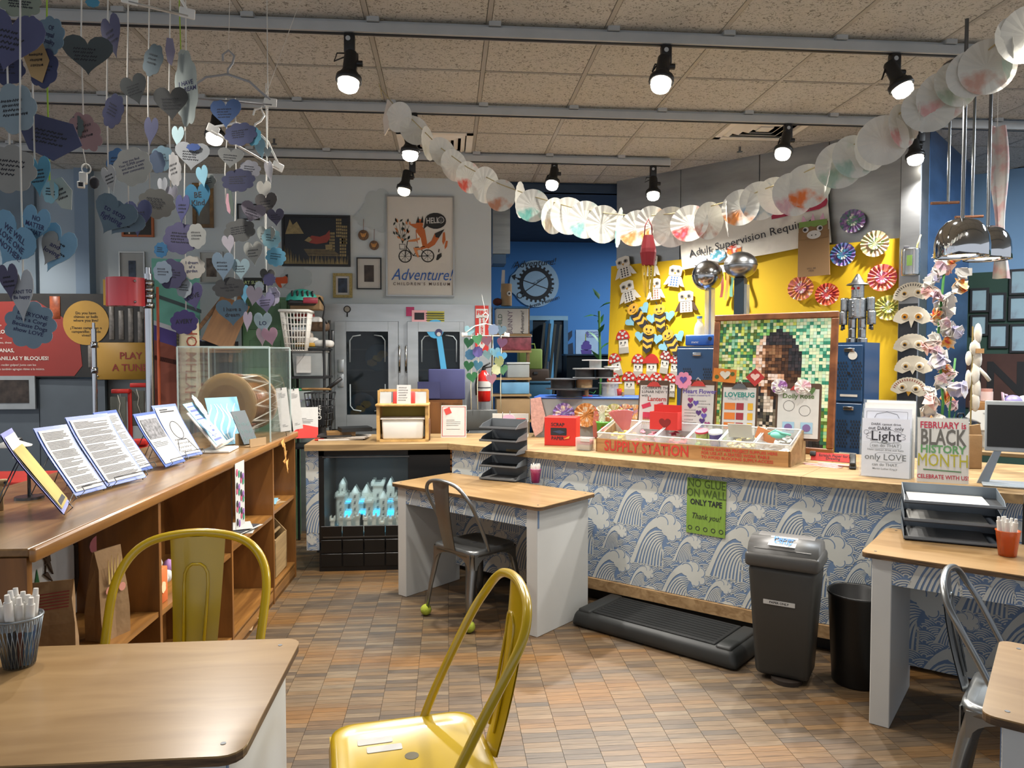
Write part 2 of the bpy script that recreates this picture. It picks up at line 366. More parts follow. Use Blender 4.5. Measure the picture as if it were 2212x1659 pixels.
# ------------------------------------------------------------------ tracks, lamps, vents
TRK = M('#a9adae', .5, 0, var=.08); MATTE = M('#141517', .45, var=.15); BULB = M('#fff6e4', .3, var=.01, emit=14, name='bulb_glow'); BULBOFF = M('#fff3d8', .3, var=.01, emit=2.2, name='bulb_dim')
TY = [onz(1050, 72, 3.25).y, onz(1050, 241, 3.25).y, onz(1050, 343, 3.25).y]
TY = [TY[0] - 1.21] + TY
names = ['grey ceiling track above the front of the room', 'grey lighting track carrying the three nearest spotlights', 'grey lighting track behind the paper garland', 'short grey lighting track nearest the fox poster']
for k, y in enumerate(TY):
    xe = onz(1455, 345, 3.25).x if k == 3 else 4.6
    t = thing('light_track', names[k], 'light track', (0, y, 3.225), 0, 'ceiling light tracks')
    MB(TRK).box(((xe - 4) / 2, 0, .022), (xe + 4, .055, .045)).box(((xe - 4) / 2, 0, .052), (xe + 4, .02, .02)).go('channel', t)
    MB(BLACK).box(((xe - 4) / 2, 0, -.003), (xe + 4, .018, .006)).go('slot', t)
    for x in tx:
        if -4 < x < xe: MB(TRK).box((x + .03, 0, .065), (.06, .075, .03)).go('clip', t)
def spot(mx, bx, by, k, aim, label, on=True, near=.06, scale=1.0):
    y = TY[k]; mp = onpl(mx, 200, (0, y, 0), (0, 1, 0)); m = Vector((mp.x, y, 3.222)); b = onpl(bx, by, (0, y - near, 0), (0, 1, 0))
    t = thing('track_spotlight', label, 'spotlight', m, 0, 'black track spotlights'); b = b - m
    MB(MATTE).rbox((0, 0, -.05), (.052, .045, .10), .006).cyl((-.005, -.023, -.03), (-.005, -.026, -.03), .012, mat=TRK).go('adapter', t)
    pv = Vector((0, 0, -.13)); ax = (b - pv); L = ax.length; ax.normalize(); aim = Vector(aim); aim.y *= .3; aim = (aim.normalized() * .7 + ax * .3).normalized()
    top = b - aim * .17
    MB(MATTE).tube([(.0, 0, -.09), (.012, 0, -.14), top + Vector((.03, 0, .0)), top + aim * .06 + Vector((.035, 0, 0))], .006, 6).cyl(top + aim * .05 + Vector((.02, 0, 0)), top + aim * .05 + Vector((.06, 0, 0)), .015, n=10).go('yoke', t)
    MB(MATTE).tube([(-.01, 0, -.095), (-.06, -.01, -.10), (-.075, -.01, -.14), top + Vector((-.02, 0, -.01))], .004, 5).go('cable', t)
    q = aim.to_track_quat('Z', 'Y').to_matrix().to_4x4(); T = Matrix.Translation(top) @ q
    MB(MATTE).lathe([(0, -.01), (.026, -.01), (.033, 0), (.035, .085), (.052, .115), (.062, .12), (.064, .145), (.058, .15), (.05, .145)], 18, T=T).go('housing', t)
    MB(BULB if on else BULBOFF).lathe([(.048, .14), (.052, .165), (.045, .185), (.026, .197), (0, .2)], 16, T=T).go('bulb', t)
    if on:
        l = bpy.data.lights.new('spot_beam', 'SPOT'); l.energy = LAMP_W * scale * (.4, .75, 1.25, 1.7)[k]; l.color = (1, .95, .88); l.spot_size = R(150); l.spot_blend = .7; l.shadow_soft_size = .045
        o = bpy.data.objects.new('spot_beam', l); COL.objects.link(o); o.parent = t; o.location = top + aim * .215; o.rotation_euler = (-aim).to_track_quat('Z', 'Y').to_euler()
spot(756, 752, 186, 1, (-.1, -.3, -1), 'black track spotlight with a wide flange above the framed fox print')
spot(1438, 1427, 186, 1, (-.1, -.6, -.9), 'round black track spotlight facing forward at the middle of the ceiling')
spot(1931, 1952, 197, 1, (.3, -.4, -.8), 'tilted black track spotlight behind the upper end of the garland')
spot(470, 463, 302, 2, (0, -.5, -.9), 'bright track spotlight glaring between the hanging paper hearts', scale=.8)
spot(893, 886, 338, 2, (0, .2, -1), 'track spotlight half hidden by the start of the garland')
spot(1703, 1690, 335, 2, (-.2, -.5, -.9), 'track spotlight beside the square ceiling vent')
spot(1990, 1978, 347, 2, (.2, -.3, -.9), 'track spotlight near the stainless steel pillar')
spot(890, 872, 415, 3, (-.05, .2, -1), 'dim track spotlight directly above the fox bicycle poster', False)
spot(1198, 1192, 402, 3, (-.1, -.6, -.9), 'track spotlight over the opening to the blue room')
spot(1412, 1411, 425, 3, (-.05, -.6, -.9), 'track spotlight beside the top edge of the steel hood')
def fill_spot(x, y, label, pw=.38):  # spotlight added out of view as fill light
    t = thing('track_spotlight', label, 'spotlight', (x, y, 3.222), 0, 'black track spotlights')
    MB(MATTE).rbox((0, 0, -.05), (.052, .045, .10), .006).cyl((0, 0, -.1), (0, 0, -.17), .01).lathe([(0, -.17), (.033, -.17), (.035, -.25), (.062, -.29), (.06, -.31), (.05, -.305)], 16).go('housing', t)
    MB(BULB).lathe([(.048, -.305), (.05, -.325), (.026, -.35), (0, -.355)], 14).go('bulb', t)
    l = bpy.data.lights.new('spot_beam', 'SPOT'); l.energy = LAMP_W * pw; l.color = (1, .95, .88); l.spot_size = R(125); l.spot_blend = .8; l.shadow_soft_size = .045
    o = bpy.data.objects.new('spot_beam', l); COL.objects.link(o); o.parent = t; o.location = (0, 0, -.37); o.rotation_euler = (R(20), 0, 0)
for x, w_ in ((-1.3, 'large plywood table'), (.5, 'front yellow chair'), (2.3, 'desk with the orange cup')): fill_spot(x, TY[0], 'black track spotlight on the overhead track, above the ' + w_)  # unseen front row, added to light the foreground
fill_spot(-3.75, TY[2], 'black track spotlight beyond the hanging hearts, outside the picture', .55); fill_spot(-3.9, TY[3], 'black track spotlight above the music exhibit, outside the picture', .5)  # unseen pair, added to brighten the left back wall
VM = M('#dddbd4', .5, var=.05)
for (a, b), lab in zip(vent_cells, ('square louvred ceiling vent behind the garland on the steel hood side', 'pale square ceiling vent behind the start of the garland')):
    cx = tx0 + (math.floor((a - tx0) / TS) + .5) * TS; cy = ty0 + (math.floor((b - ty0) / TS) + .5) * TS
    t = thing('ceiling_vent', lab, 'vent', (cx, cy, ZC), 0, 'ceiling vents'); h = TS / 2 - .012
    m = MB(VM)
    for sx, sy, w, d in ((0, 1, 2 * h, .05), (0, -1, 2 * h, .05), (1, 0, .05, 2 * h), (-1, 0, .05, 2 * h)): m.box((sx * (h - .025), sy * (h - .025), -.006), (w, d, .02))
    m.go('frame', t); MB(M('#2f2f2d', .8)).box((0, 0, .012), (2 * h, 2 * h, .004)).go('backing', t)
    for i in range(4):
        w = h * 2 * (.80 - .19 * i); z = -.004; mm = MB(VM); e = w / 2; q = .034
        for A in range(4):
            T = Matrix.Rotation(A * math.pi / 2, 4, 'Z'); mm.add([(-e, -e, z), (e, -e, z), (e - q, -e + q, z - .02), (-e + q, -e + q, z - .02), (-e, -e, z + .003), (e, -e, z + .003), (e - q, -e + q, z - .017), (-e + q, -e + q, z - .017)], [(3, 2, 1, 0), (4, 5, 6, 7), (0, 1, 5, 4), (2, 3, 7, 6)], T=T)
        mm.go('louver', t)
    MB(VM).box((0, 0, -.02), (h * .34, h * .34, .006)).go('louver', t)
for px, py, lab in ((1598, 322, 'small sprinkler head under the ceiling beside the steel hood'), (592, 305, 'small sprinkler head above the hanging hearts')):
    p = onz(px, py, ZC - .03); t = thing('sprinkler', lab, 'sprinkler', (p.x, p.y, ZC), 0, 'ceiling sprinklers')
    MB(DSTEEL).cyl((0, 0, 0), (0, 0, -.006), .035).cyl((0, 0, -.006), (0, 0, -.05), .009).go('stem', t); MB(DSTEEL).cyl((0, 0, -.05), (0, 0, -.054), .022).go('deflector', t)
p = onz(2090, 130, ZC); t = thing('ceiling_speaker', 'round dark ceiling plate behind the garland', 'speaker', (p.x, p.y, ZC - .014)); MB(M('#4e4f50', .5)).cyl((0, 0, 0), (0, 0, -.02), .11, .10, 24).go('grille', t); MB(M('#5c5d5e', .5)).lathe([(.10, -.018), (.125, -.014), (.125, 0), (.1, 0)], 24).go('rim', t)
# ------------------------------------------------------------------ wave wallpaper print (blue ground, pale strokes)
WBLUE = M('#6f86a6', .7, var=.05); WPALE = M('#c9cac3', .7, var=.05)
def bez(p0, p1, p2, p3, n):
    o = []
    for i in range(n + 1):
        t = i / n; u = 1 - t; o.append((u ** 3 * p0[0] + 3 * u * u * t * p1[0] + 3 * u * t * t * p2[0] + t ** 3 * p3[0], u ** 3 * p0[1] + 3 * u * u * t * p1[1] + 3 * u * t * t * p2[1] + t ** 3 * p3[1]))
    return o
SIL = [(-.02, -.08), (.12, .2), (.22, .5), (.38, .73), (.56, .84), (.74, .91), (.9, .84), (1, .7), (.99, .54), (.9, .42), (.76, .42), (.66, .30), (.62, .15), (.64, -.08)]
def inpoly(p, poly):
    x, y = p; c = False; j = len(poly) - 1
    for i in range(len(poly)):
        if (poly[i][1] > y) != (poly[j][1] > y) and x < (poly[j][0] - poly[i][0]) * (y - poly[i][1]) / (poly[j][1] - poly[i][1]) + poly[i][0]: c = not c
        j = i
    return c
def wave_pattern(Wd, Hd):
    waves = []                                             # (x, y, size), drawn back (high) to front (low)
    q = random.Random(3); row = 0; y = Hd
    while y > -.4:
        x = -.5 + (row % 3) * .19
        while x < Wd + .1:
            waves.append((x, y, .37 if row % 2 else .33)); waves.append((x + .30, y + .05, .19)); x += .50
        y -= .235; row += 1
    waves.sort(key=lambda w: -w[1])
    sil = [[(x + a * s, y + b * s) for a, b in SIL] for x, y, s in waves]
    bb = [(x, x + s, y - .03 * s, y + .92 * s) for x, y, s in waves]
    def hid(p, k):
        return any(bb[j][0] < p[0] < bb[j][1] and bb[j][2] < p[1] < bb[j][3] and inpoly(p, sil[j]) for j in range(k, len(waves)))
    out = []                                               # (polygon, layer)
    def stroke(pts, w, k, lay=1):
        n = len(pts); L = []
        for i, (a, b) in enumerate(pts):
            p = pts[max(0, i - 1)]; r = pts[min(n - 1, i + 1)]; dx, dy = r[0] - p[0], r[1] - p[1]; l = math.hypot(dx, dy) or 1
            ww = w * min(1, .25 + i / 2.5) / 2; L.append(((a - dy / l * ww, b + dx / l * ww), (a + dy / l * ww, b - dx / l * ww)))
        for i in range(n - 1):
            mid = ((pts[i][0] + pts[i + 1][0]) / 2, (pts[i][1] + pts[i + 1][1]) / 2)
            if hid(mid, k): continue
            out.append(([L[i][0], L[i][1], L[i + 1][1], L[i + 1][0]], lay))
    s, rh, r0 = .115, .034, .062
    for row in range(int(Hd / rh) + 4):
        yy = -.06 + row * rh
        for c in range(int(Wd / s) + 3):
            cx = -s + c * s + (row % 2) * s / 2
            for k in range(5):
                r = r0 - k * .0125
                if r < .006: continue
                pts = []
                def flush():
                    if len(pts) > 1: stroke(pts, .0058, 0)
                for i in range(11):
                    a = math.pi * i / 10; p = (cx + r * math.cos(a), yy + r * math.sin(a) * .8)
                    cov = any(math.hypot(p[0] - (cx + ox), (p[1] - (yy - oy)) / .8) < r0 for ox, oy in ((s / 2, rh), (-s / 2, rh)))
                    if cov: flush(); pts = []
                    else: pts.append(p)
                flush()
    for k, (x, y, z) in enumerate(waves):
        g = lambda a: (x + a[0] * z, y + a[1] * z)
        outer = bez((0, -.06), (.18, .25), (.24, .74), (.68, .86), 10); inner = bez((.10, -.06), (.22, .25), (.30, .66), (.68, .66), 10)
        for i in range(10):
            quad = [g(outer[i]), g(outer[i + 1]), g(inner[i + 1]), g(inner[i])]; mid = (sum(a for a, b in quad) / 4, sum(b for a, b in quad) / 4)
            if not hid(mid, k + 1): out.append((quad, 1))
        lob = [(.62, .72, .13), (.76, .78, .12), (.88, .70, .11), (.90, .56, .10), (.80, .50, .09), (.74, .62, .13)]
        for a, b, r in lob:
            if hid(g((a, b)), k + 1): continue
            out.append(([g(p) for p in circ(r, 14, a, b)], 1.15 + .1 * lob.index((a, b, r))))
        for a, b, r in lob[:5]:
            for i in range(8):
                t0, t1 = [R(-70 + 20 * (i + e) + 18 * (lob.index((a, b, r)) * -1.6 + 3)) for e in (0, 1)]
                pts = [g((a + (r - .012) * math.cos(t), b + (r - .012) * math.sin(t))) for t in (t0, t1)]
                pt2 = [g((a + (r - .026) * math.cos(t), b + (r - .026) * math.sin(t))) for t in (t1, t0)]
                if not hid(pts[0], k + 1): out.append((pts + pt2, 2.2))
        for j in range(9):
            pts = [g(p) for p in bez((.70 - .012 * j, .54 - .028 * j), (.38 + .035 * j, .66 - .06 * j), (.24 + .05 * j, .30), (.17 + .058 * j, -.06), 8)]
            stroke(pts, .028 * z, k + 1)
    return out
PAT = wave_pattern(3.0, .95)
def clip(poly, x0, x1, y0, y1):
    for ax, lim, sg in ((0, x0, 1), (0, x1, -1), (1, y0, 1), (1, y1, -1)):
        o = []; n = len(poly)
        for i in range(n):
            a, b = poly[i], poly[(i + 1) % n]; da, db = sg * (a[ax] - lim), sg * (b[ax] - lim)
            if da >= 0: o.append(a)
            if (da >= 0) != (db >= 0):
                t = da / (da - db); o.append((a[0] + (b[0] - a[0]) * t, a[1] + (b[1] - a[1]) * t))
        poly = o
        if len(poly) < 3: return None
    return poly
def wave_print(parent, w, h, T, u0=0, v0=0, name='wave_print'):   # T maps (u, -y, v) -> parent space; print faces -y
    m = MB()
    for poly, lay in PAT:
        if max(p[0] for p in poly) < u0 or min(p[0] for p in poly) > u0 + w or max(p[1] for p in poly) < v0 or min(p[1] for p in poly) > v0 + h: continue
        c = clip(poly, u0, u0 + w, v0, v0 + h)
        if c: m.add([(a - u0, -.0006 * lay, b - v0) for a, b in c], [tuple(range(len(c)))], WPALE if lay < 2 else WBLUE, False, T)
    o = m.go(name, parent); o['kind'] = 'stuff'; return o
# ------------------------------------------------------------------ counter
ZT = .965; TH = .045
pA = onz(967, 958, ZT); pJ = onz(1730, 1029.5, ZT); pD = onz(2211, 1069, ZT); pE = Vector((-1.06, 5.575, 0))
A2, J2, D2, E2 = [(p.x, p.y) for p in (pA, pJ, pD, pE)]
RZC = math.atan2(J2[1] - A2[1], J2[0] - A2[0]); CD = Vector((math.cos(RZC), math.sin(RZC), 0)); CN = Vector((-math.sin(RZC), math.cos(RZC), 0))
CB = 1.18
def off(p, d, n=CN): return (p[0] + n.x * d, p[1] + n.y * d)
yb = 6.30; tq = ((A2[1] + CN.y * CB) - yb) / -CD.y; K2 = (A2[0] + CN.x * CB + CD.x * tq, yb)
top = thing('counter_worktop', 'long pale wooden counter top bending round the craft area', 'counter top', (0, 0, ZT))
g = .0015
def board(poly, nm='board'):
    o = MB(PINE).prism(poly, -TH, 0, plane='xy').go(nm, top); return o
board([E2, (A2[0] - g, A2[1]), (K2[0] - .3, yb), (E2[0], yb)])
board([(A2[0] + g, A2[1]), J2, off(J2, CB), K2, (K2[0] - .3 + g, yb)])
JD = Vector((D2[0] - J2[0], D2[1] - J2[1], 0)).normalized()
board([(J2[0] + JD.x * .002, J2[1] + JD.y * .002), D2, off(D2, CB), off((J2[0] + JD.x * .002, J2[1] + JD.y * .002), CB)])
base = thing('service_counter', 'counter front papered with blue and white wave wallpaper', 'counter', (0, 0, 0))
def wallrun(p, q, z0, z1, u0, thick=.06, inset=.05, nm='wallpaper_panel', pr=True):
    d = Vector((q[0] - p[0], q[1] - p[1], 0)); L = d.length; rz = math.atan2(d.y, d.x); n = Vector((-math.sin(rz), math.cos(rz), 0))
    T = Matrix.Translation((p[0] + n.x * inset, p[1] + n.y * inset, 0)) @ Matrix.Rotation(rz, 4, 'Z')
    o = MB(WBLUE).box((L / 2, thick / 2, (z0 + z1) / 2), (L, thick, z1 - z0), T=T).go(nm, base)
    if pr:
        w = wave_print(o, L, z1 - z0, T @ Matrix.Translation((0, -.0006, z0)), u0, z0 * .5)
    return T, L
s0 = .05
T1, L1 = wallrun(A2, J2, .16, ZT - TH - .002, 0)
T2, L2 = wallrun((J2[0], J2[1]), D2, .16, ZT - TH - .002, .6)
for T, L in ((T1, L1), (T2, L2)):
    MB(wood('#8a6a45', '#b5946a', (1, 9, 9), .6)).box((L / 2, -.006, .122), (L, .03, .07), T=T).go('base_rail', base)
    MB(BLACK).box((L / 2, .09, .045), (L, .06, .088), T=T).go('toe_recess', base)
MB(M('#4a4238', .8)).prism([off(A2, .35), off(J2, .3), off(D2, .3), off(D2, CB - .04), off((K2[0], K2[1]), -.05), (K2[0] - .1, yb - .1)], .02, ZT - TH - .004, plane='xy').go('carcass', base)
# left run: narrow papered panel + display case
YL = 5.63
T3 = Matrix.Translation((E2[0], YL, 0)); xa = onpl(689, 1100, (0, YL, 0), (0, 1, 0)).x
o = MB(WBLUE).box(((xa - E2[0]) / 2, .03, .54), (xa - E2[0], .06, .755), T=T3).go('wallpaper_panel', base)
wave_print(o, xa - E2[0], .755, T3 @ Matrix.Translation((0, -.0006, .162)), 1.1, .1)
xb2 = A2[0] + .02
case = thing('display_case', 'black display case with a glass front built under the counter', 'display case', (xa, YL, 0)); cw = xb2 - xa
BLK = M('#08090a', .45, var=.2)
zg0 = onpl(760, 1160, (0, YL, 0), (0, 1, 0)).z; zg1 = onpl(760, 985, (0, YL, 0), (0, 1, 0)).z
MB(BLK).box((cw / 2, .3, .08), (cw, .6, .16)).box((.02, .3, (zg0 + ZT - TH) / 2 - .002), (.04, .6, ZT - TH - zg0 - .004)).box((cw - .16, .3, (zg0 + ZT - TH) / 2 - .002), (.32, .6, ZT - TH - zg0 - .004)).box((cw / 2, .3, (zg1 + ZT - TH) / 2), (cw, .6, ZT - TH - zg1 - .006)).box((cw / 2, .3, zg0 - .02), (cw, .6, .04)).go('cabinet', case)
MB(M('#1c2024', .6)).box((cw / 2, .60, (zg0 + zg1) / 2), (cw, .01, zg1 - zg0)).go('back_panel', case)
MB(GLASS).box((cw / 2 - .14, -.003, (zg0 + zg1) / 2), (cw - .36, .006, zg1 - zg0)).go('glass_pane', case)
for z_ in (zg1 - .006, zg0 + .004): MB(DSTEEL).box((cw / 2 - .14, -.008, z_), (cw - .34, .012, .009)).go('glass_trim', case)
TILEB = M('#0a0b0c', .3, var=.1); nx = 6; tw = (cw - .02) / nx
for i in range(nx):
    for j in range(3):
        MB(TILEB).rbox((.01 + (i + .5) * tw, -.004, .035 + j * .105 + .05), (tw - .006, .014, .099), .003, seg=1, smooth=False).go('tile', case)
# toy castle city inside
ct = thing('toy_castle', 'pale toy brick castle city glowing blue inside the display case', 'model', (xa + .05, YL + .08, zg0 + .001))
LW = M('#d5d2c4', .4, var=.12, vs=30); q = random.Random(5); LWID = cw - .42
MB(M('#3f6f80', .5)).box((LWID / 2, .2, .008), (LWID, .42, .016)).go('baseplate', ct)
def tower(x, y, w, h, nm='tower', cren=True):
    m = MB(LW).box((x, y, .016 + h / 2), (w, w, h))
    if cren:
        m.box((x, y, .016 + h + .008), (w * 1.3, w * 1.3, .016))
        for a in (-1, 1):
            for b in (-1, 1): m.box((x + a * w * .5, y + b * w * .5, .016 + h + .026), (w * .3, w * .3, .02))
    else: m.cyl((x, y, .016 + h), (x, y, .016 + h + w * .9), w * .55, .004, 10)
    for k in range(int(h / .05)): m.box((x, y - w / 2 - .001, .04 + k * .05), (w * .22, .004, .022), INK)
    m.go(nm, ct)
for i in range(9): tower(.03 + i * LWID / 9, .05 + .02 * (i % 2), .03, .05 + .05 * q.random())
for i in range(5): tower(.06 + i * LWID / 5, .3, .06, .16 + .1 * q.random(), cren=i % 2 == 0)
tower(.07, .33, .045, .32, cren=False); tower(LWID * .62, .36, .08, .3); tower(LWID * .45, .38, .07, .24, cren=False); tower(LWID * .8, .36, .06, .3, cren=False)
m = MB(LW).box((LWID / 2, .36, .12), (LWID * .94, .04, .21))
for i in range(16): m.box((LWID * (.06 + .058 * i), .36, .24), (.02, .042, .03))
for i in range(8): m.box((LWID * (.1 + .11 * i), .336, .15), (.018, .01, .04), INK)
m.go('castle_wall', ct)
m = MB(LW).box((LWID / 2, .18, .05), (LWID * .8, .03, .07))
for i in range(12): m.box((LWID * (.12 + .066 * i), .18, .09), (.018, .032, .02))
m.go('outer_wall', ct)
m = MB(BLK).prism([(-.035, 0)] + [(.035 * math.cos(R(a)), .06 + .035 * math.sin(R(a))) for a in range(180, -1, -20)] + [(.035, 0)], 0, .004, T=Matrix.Translation((LWID * .42, .158, .03))); m.go('archway', ct)
LB = M('#2fb4e8', .4, emit=2.6, name='blue_glow')
MB(LB).box((LWID * .5, .30, .10), (LWID * .8, .03, .035)).box((LWID * .5, .33, .19), (LWID * .75, .008, .012)).go('light_strip', ct)
l = bpy.data.lights.new('castle_glow', 'AREA'); l.energy = 3.0; l.color = (.6, .86, 1); l.size = .5; l.size_y = .1; l.shape = 'RECTANGLE'
o = bpy.data.objects.new('castle_glow', l); COL.objects.link(o); o.parent = ct; o.location = (LWID / 2, .15, zg1 - zg0 - .02)
# ------------------------------------------------------------------ desks
def desk(label, loc, rz, L=1.28, Wd=.58, z=.765, name='craft_desk', u=.2, cham=.03, plain=False):
    t = thing(name, label, 'desk', (loc[0], loc[1], 0), rz, 'plywood topped craft desks')
    o = MB(PLY).prism(rrect(L, Wd, cham, 4, L / 2, Wd / 2), z - .004, z, plane='xy').go('desk_top', t)
    MB(PLYEDGE).prism(rrect(L - .001, Wd - .001, cham, 4, L / 2, Wd / 2), z - .022, z - .0045, plane='xy').go('ply_edge', o)
    m = MB(DSTEEL)
    for x in (.05, L - .05):
        for y in (.05, Wd - .05): m.cyl((x, y, z), (x, y, z + .001), .006, n=10)
    m.go('screw', o)
    zl = z - .0225; wh = M('#c8c9c6', .5, var=.05, vs=3); e = .04
    for x in (e + .04, L - e - .04): MB(wh).rbox((x, Wd / 2, zl / 2), (.08, Wd - .06, zl), .003, seg=1, smooth=False).go('leg', t)
    a = MB(WBLUE).box((L / 2, .04, zl - .055), (L - 2 * e + .004, .014, .11)).go('apron', t)
    wave_print(a, L - 2 * e, .11, Matrix.Translation((e, .032, zl - .11)), u, .3)
    b = MB(WBLUE).box((L / 2, Wd - .06, .12 + (zl - .12) / 2), (L - 2 * e - .16, .016, zl - .12)).go('back_panel', t)
    wave_print(b, L - 2 * e - .16, zl - .12, Matrix.Translation((e + .08, Wd - .069, .12)), u + .3, .15)
    return t
p = onz(843, 1043, .765); desk('plywood topped desk with wave paper, pushed against the middle of the counter', (p.x, p.y), R(-45))
p2 = onz(1859, 1192, .765); desk('plywood topped desk with letter trays beside the round black bin', (p2.x, p2.y), R(-42), u=.9)
p3 = onz(2119, 1541, .765); desk('plywood desk corner cut off by the lower edge, metal chair under it', (p3.x, p3.y), R(-42 ), u=.5)
TZ = .81
p4 = onz(652, 1378, TZ); desk('large plywood table holding the wire cup of markers', (p4.x - 1.3, p4.y - .63), 0, 1.3, .63, TZ, cham=.045)
TABLE = (p4.x, p4.y)
# ------------------------------------------------------------------ metal cafe chairs
def chair(label, loc, rz, mat, sc=1.0, balls=False, group='pressed metal cafe chairs', stickers=False):
    t = thing('metal_chair', label, 'chair', (loc[0], loc[1], 0), rz, group, sc=sc)
    SZ = .45; h = .185
    m = MB(mat)
    prof = [rrect(2 * h, 2 * h, .06, 5), rrect(2 * h + .012, 2 * h + .012, .064, 5)]
    n = len(prof[0]); ins = rrect(2 * h - .07, 2 * h - .07, .04, 5)
    vs = [(x, y, SZ - .008) for x, y in ins] + [(x, y, SZ) for x, y in rrect(2 * h - .03, 2 * h - .03, .055, 5)] + [(x, y, SZ - .004) for x, y in prof[0]] + [(x, y, SZ - .035) for x, y in prof[1]] + [(x * .97, y * .97, SZ - .035) for x, y in prof[1]]
    fs = [tuple(range(n))] + [(k * n + i, k * n + n + i, k * n + n + (i + 1) % n, k * n + (i + 1) % n) for k in range(4) for i in range(n)]
    m.add(vs, fs, mat, True); s = m.go('seat', t)
    MB(M('#4a3f12' if not balls else '#2c2d2e', .6)).prism(circ(.017, 14), SZ - .0078, SZ - .0072, plane='xy').go('seat_hole', s)
    if stickers:
        for k in (0, 1):
            st = MB(PAPER).prism(rrect(.028, .085, .004, 2, -.09 + .04 * k, -.08 + .02 * k), SZ - .0079, SZ - .0065, plane='xy').go('sticker', s)
    for sx in (-1, 1):
        for sy in (-1, 1):
            pts = [(sx * .165, sy * .165, .44), (sx * .178, sy * .185, .33), (sx * .19, sy * .21, .18), (sx * .20, sy * .225, .03 if not balls else .035)]
            vs = []; k = 6
            wd = [.075, .05, .036, .026]
            for (x, y, z), w in zip(pts, wd):     # folded sheet leg: V section open inwards
                vs += [(x - sx * w, y, z), (x - sx * w * .4, y + sy * .006, z), (x, y, z), (x + sx * .006, y - sy * w * .4, z), (x, y - sy * w, z), (x - sx * .012, y - sy * .012, z)]
            fs = [(a * k + i, a * k + (i + 1) % k, a * k + k + (i + 1) % k, a * k + k + i) for a in range(3) for i in range(k)] + [tuple(range(k)), tuple(range(3 * k, 4 * k))]
            lg = MB(mat).add(vs, fs, mat, True).go('leg', t)
            if balls and sy > 0:
                MB(M('#a7b33c', .95, var=.15, bump=.4, bs=200)).ball((sx * .20, sy * .22, .034), .034, 16).go('tennis_ball', lg)
            else: MB(BLACK).rbox((sx * .198, sy * .222, .016), (.03, .03, .032), .008).go('foot_cap', lg)
    for a in range(4):                         # arched aprons between the legs
        T = Matrix.Rotation(a * math.pi / 2, 4, 'Z'); pts = [(-.16, .43)] + [(.15 * math.cos(R(b)) , .34 + .075 * math.sin(R(b))) for b in range(180, -1, -15)] + [(.16, .43)]
        MB(mat).prism([(-.165, .34), (-.165, .43), (.165, .43), (.165, .34)] + [(.15 * math.cos(R(b)), .34 + .075 * math.sin(R(b))) for b in range(0, 181, 15)], -.188, -.183, T=T).go('apron', t)
    W2 = .19
    side = lambda s: [(s * .18, .05, .43), (s * .185, .08, .50), (s * W2, .13, .60), (s * (W2 + .004), .19, .71), (s * (W2 - .01), .225, .77), (s * (W2 - .045), .245, .815), (s * .09, .255, .84)]
    L = side(-1) + [(0, .26, .85)] + side(1)[::-1]
    P2 = [Vector(p) for p in L]; sm = []
    for i in range(len(P2) - 1):
        a = P2[max(i - 1, 0)]; b, c = P2[i], P2[i + 1]; d = P2[min(i + 2, len(P2) - 1)]
        for k in range(4):
            u = k / 4; sm.append(.5 * ((2 * b) + (c - a) * u + (2 * a - 5 * b + 4 * c - d) * u * u + (3 * b - a - 3 * c + d) * u ** 3))
    sm.append(P2[-1]); MB(mat).tube(sm, .0115, 10).go('back_frame', t)
    def sp(u, v, o=0):
        z = .435 + v * .405; y = .182 + .07 * v + .012 * math.sin(v * 3.14) + o; w = .05 + .022 * v
        return ((u - .5) * 2 * w, y + .012 * (2 * abs(u - .5)) ** 2, z)
    m = MB(mat).grid(6, 8, lambda u, v: sp(u, v)).grid(6, 8, lambda u, v: sp(1 - u, v, .004))
    b = m.go('back_splat', t)
    pts = [sp(.28, .12), sp(.26, .68), sp(.28, .76), sp(.34, .80), sp(.42, .82), sp(.58, .82), sp(.66, .80), sp(.72, .76), sp(.74, .68), sp(.72, .12)]
    MB(mat).tube([(x, y - .001, z) for x, y, z in pts], .004, 6).go('pressed_rib', b)
    return t
YEL = M('#b8990f', .28, 0, var=.06, coat=.5, name='yellow_enamel'); GUN = M('#8a8c8c', .32, .85, var=.12, name='bare_steel')
yb_ = P(430, 1162, 2.42)
chair('yellow metal chair facing the viewer behind the large plywood table', (yb_.x, yb_.y - .30), R(2), YEL, 1.22)
y2 = P(1112, 1257, 2.02)
chair('yellow metal chair seen from its side in front of the craft desk', (y2.x - .285, y2.y + .02), R(-80), YEL, 1.16, stickers=True)
chair('bare steel chair with tennis balls on its feet at the middle desk', (.166, 4.60), R(129.5), GUN, 1.03, True)
c3 = P(2040, 1237, 2.66)
chair('bare steel chair leaning between the desks at the lower corner', (c3.x + .19, c3.y - .19), R(45), GUN, 1.0)
# ------------------------------------------------------------------ bookcase
BZ = 1.07; BO = onz(61, 1186, BZ); BO = Vector((BO.x, max(BO.y, TABLE[1] + .06), 0)); BR = R(88.56); BDV = Vector((math.cos(BR), math.sin(BR), 0)); BN = Vector((-math.sin(BR), math.cos(BR), 0))
def bk(px, py, y=0):
    p = onpl(px, py, BO + BN * y, BN); return ((p - BO).dot(BDV), p.z)
def bkp(x, y, z): return BO + BDV * x + BN * y + Vector((0, 0, z))
BL = (5.535 - BO.y) / BDV.y; BDp = .70
bc = thing('bookcase', 'long low oak bookcase topped with document stands', 'bookcase', BO, BR)
MB(wood('#6e5233', '#8f6e46', (.7, 7, 7), .3, .35)).rbox((BL / 2, BDp / 2, BZ - .012), (BL, BDp, .024), .004, seg=1, smooth=False).go('top', bc)
MB(OAKH).rbox((BL / 2, -.008, BZ - .02), (BL, .022, .042), .008).go('top_nosing', bc)
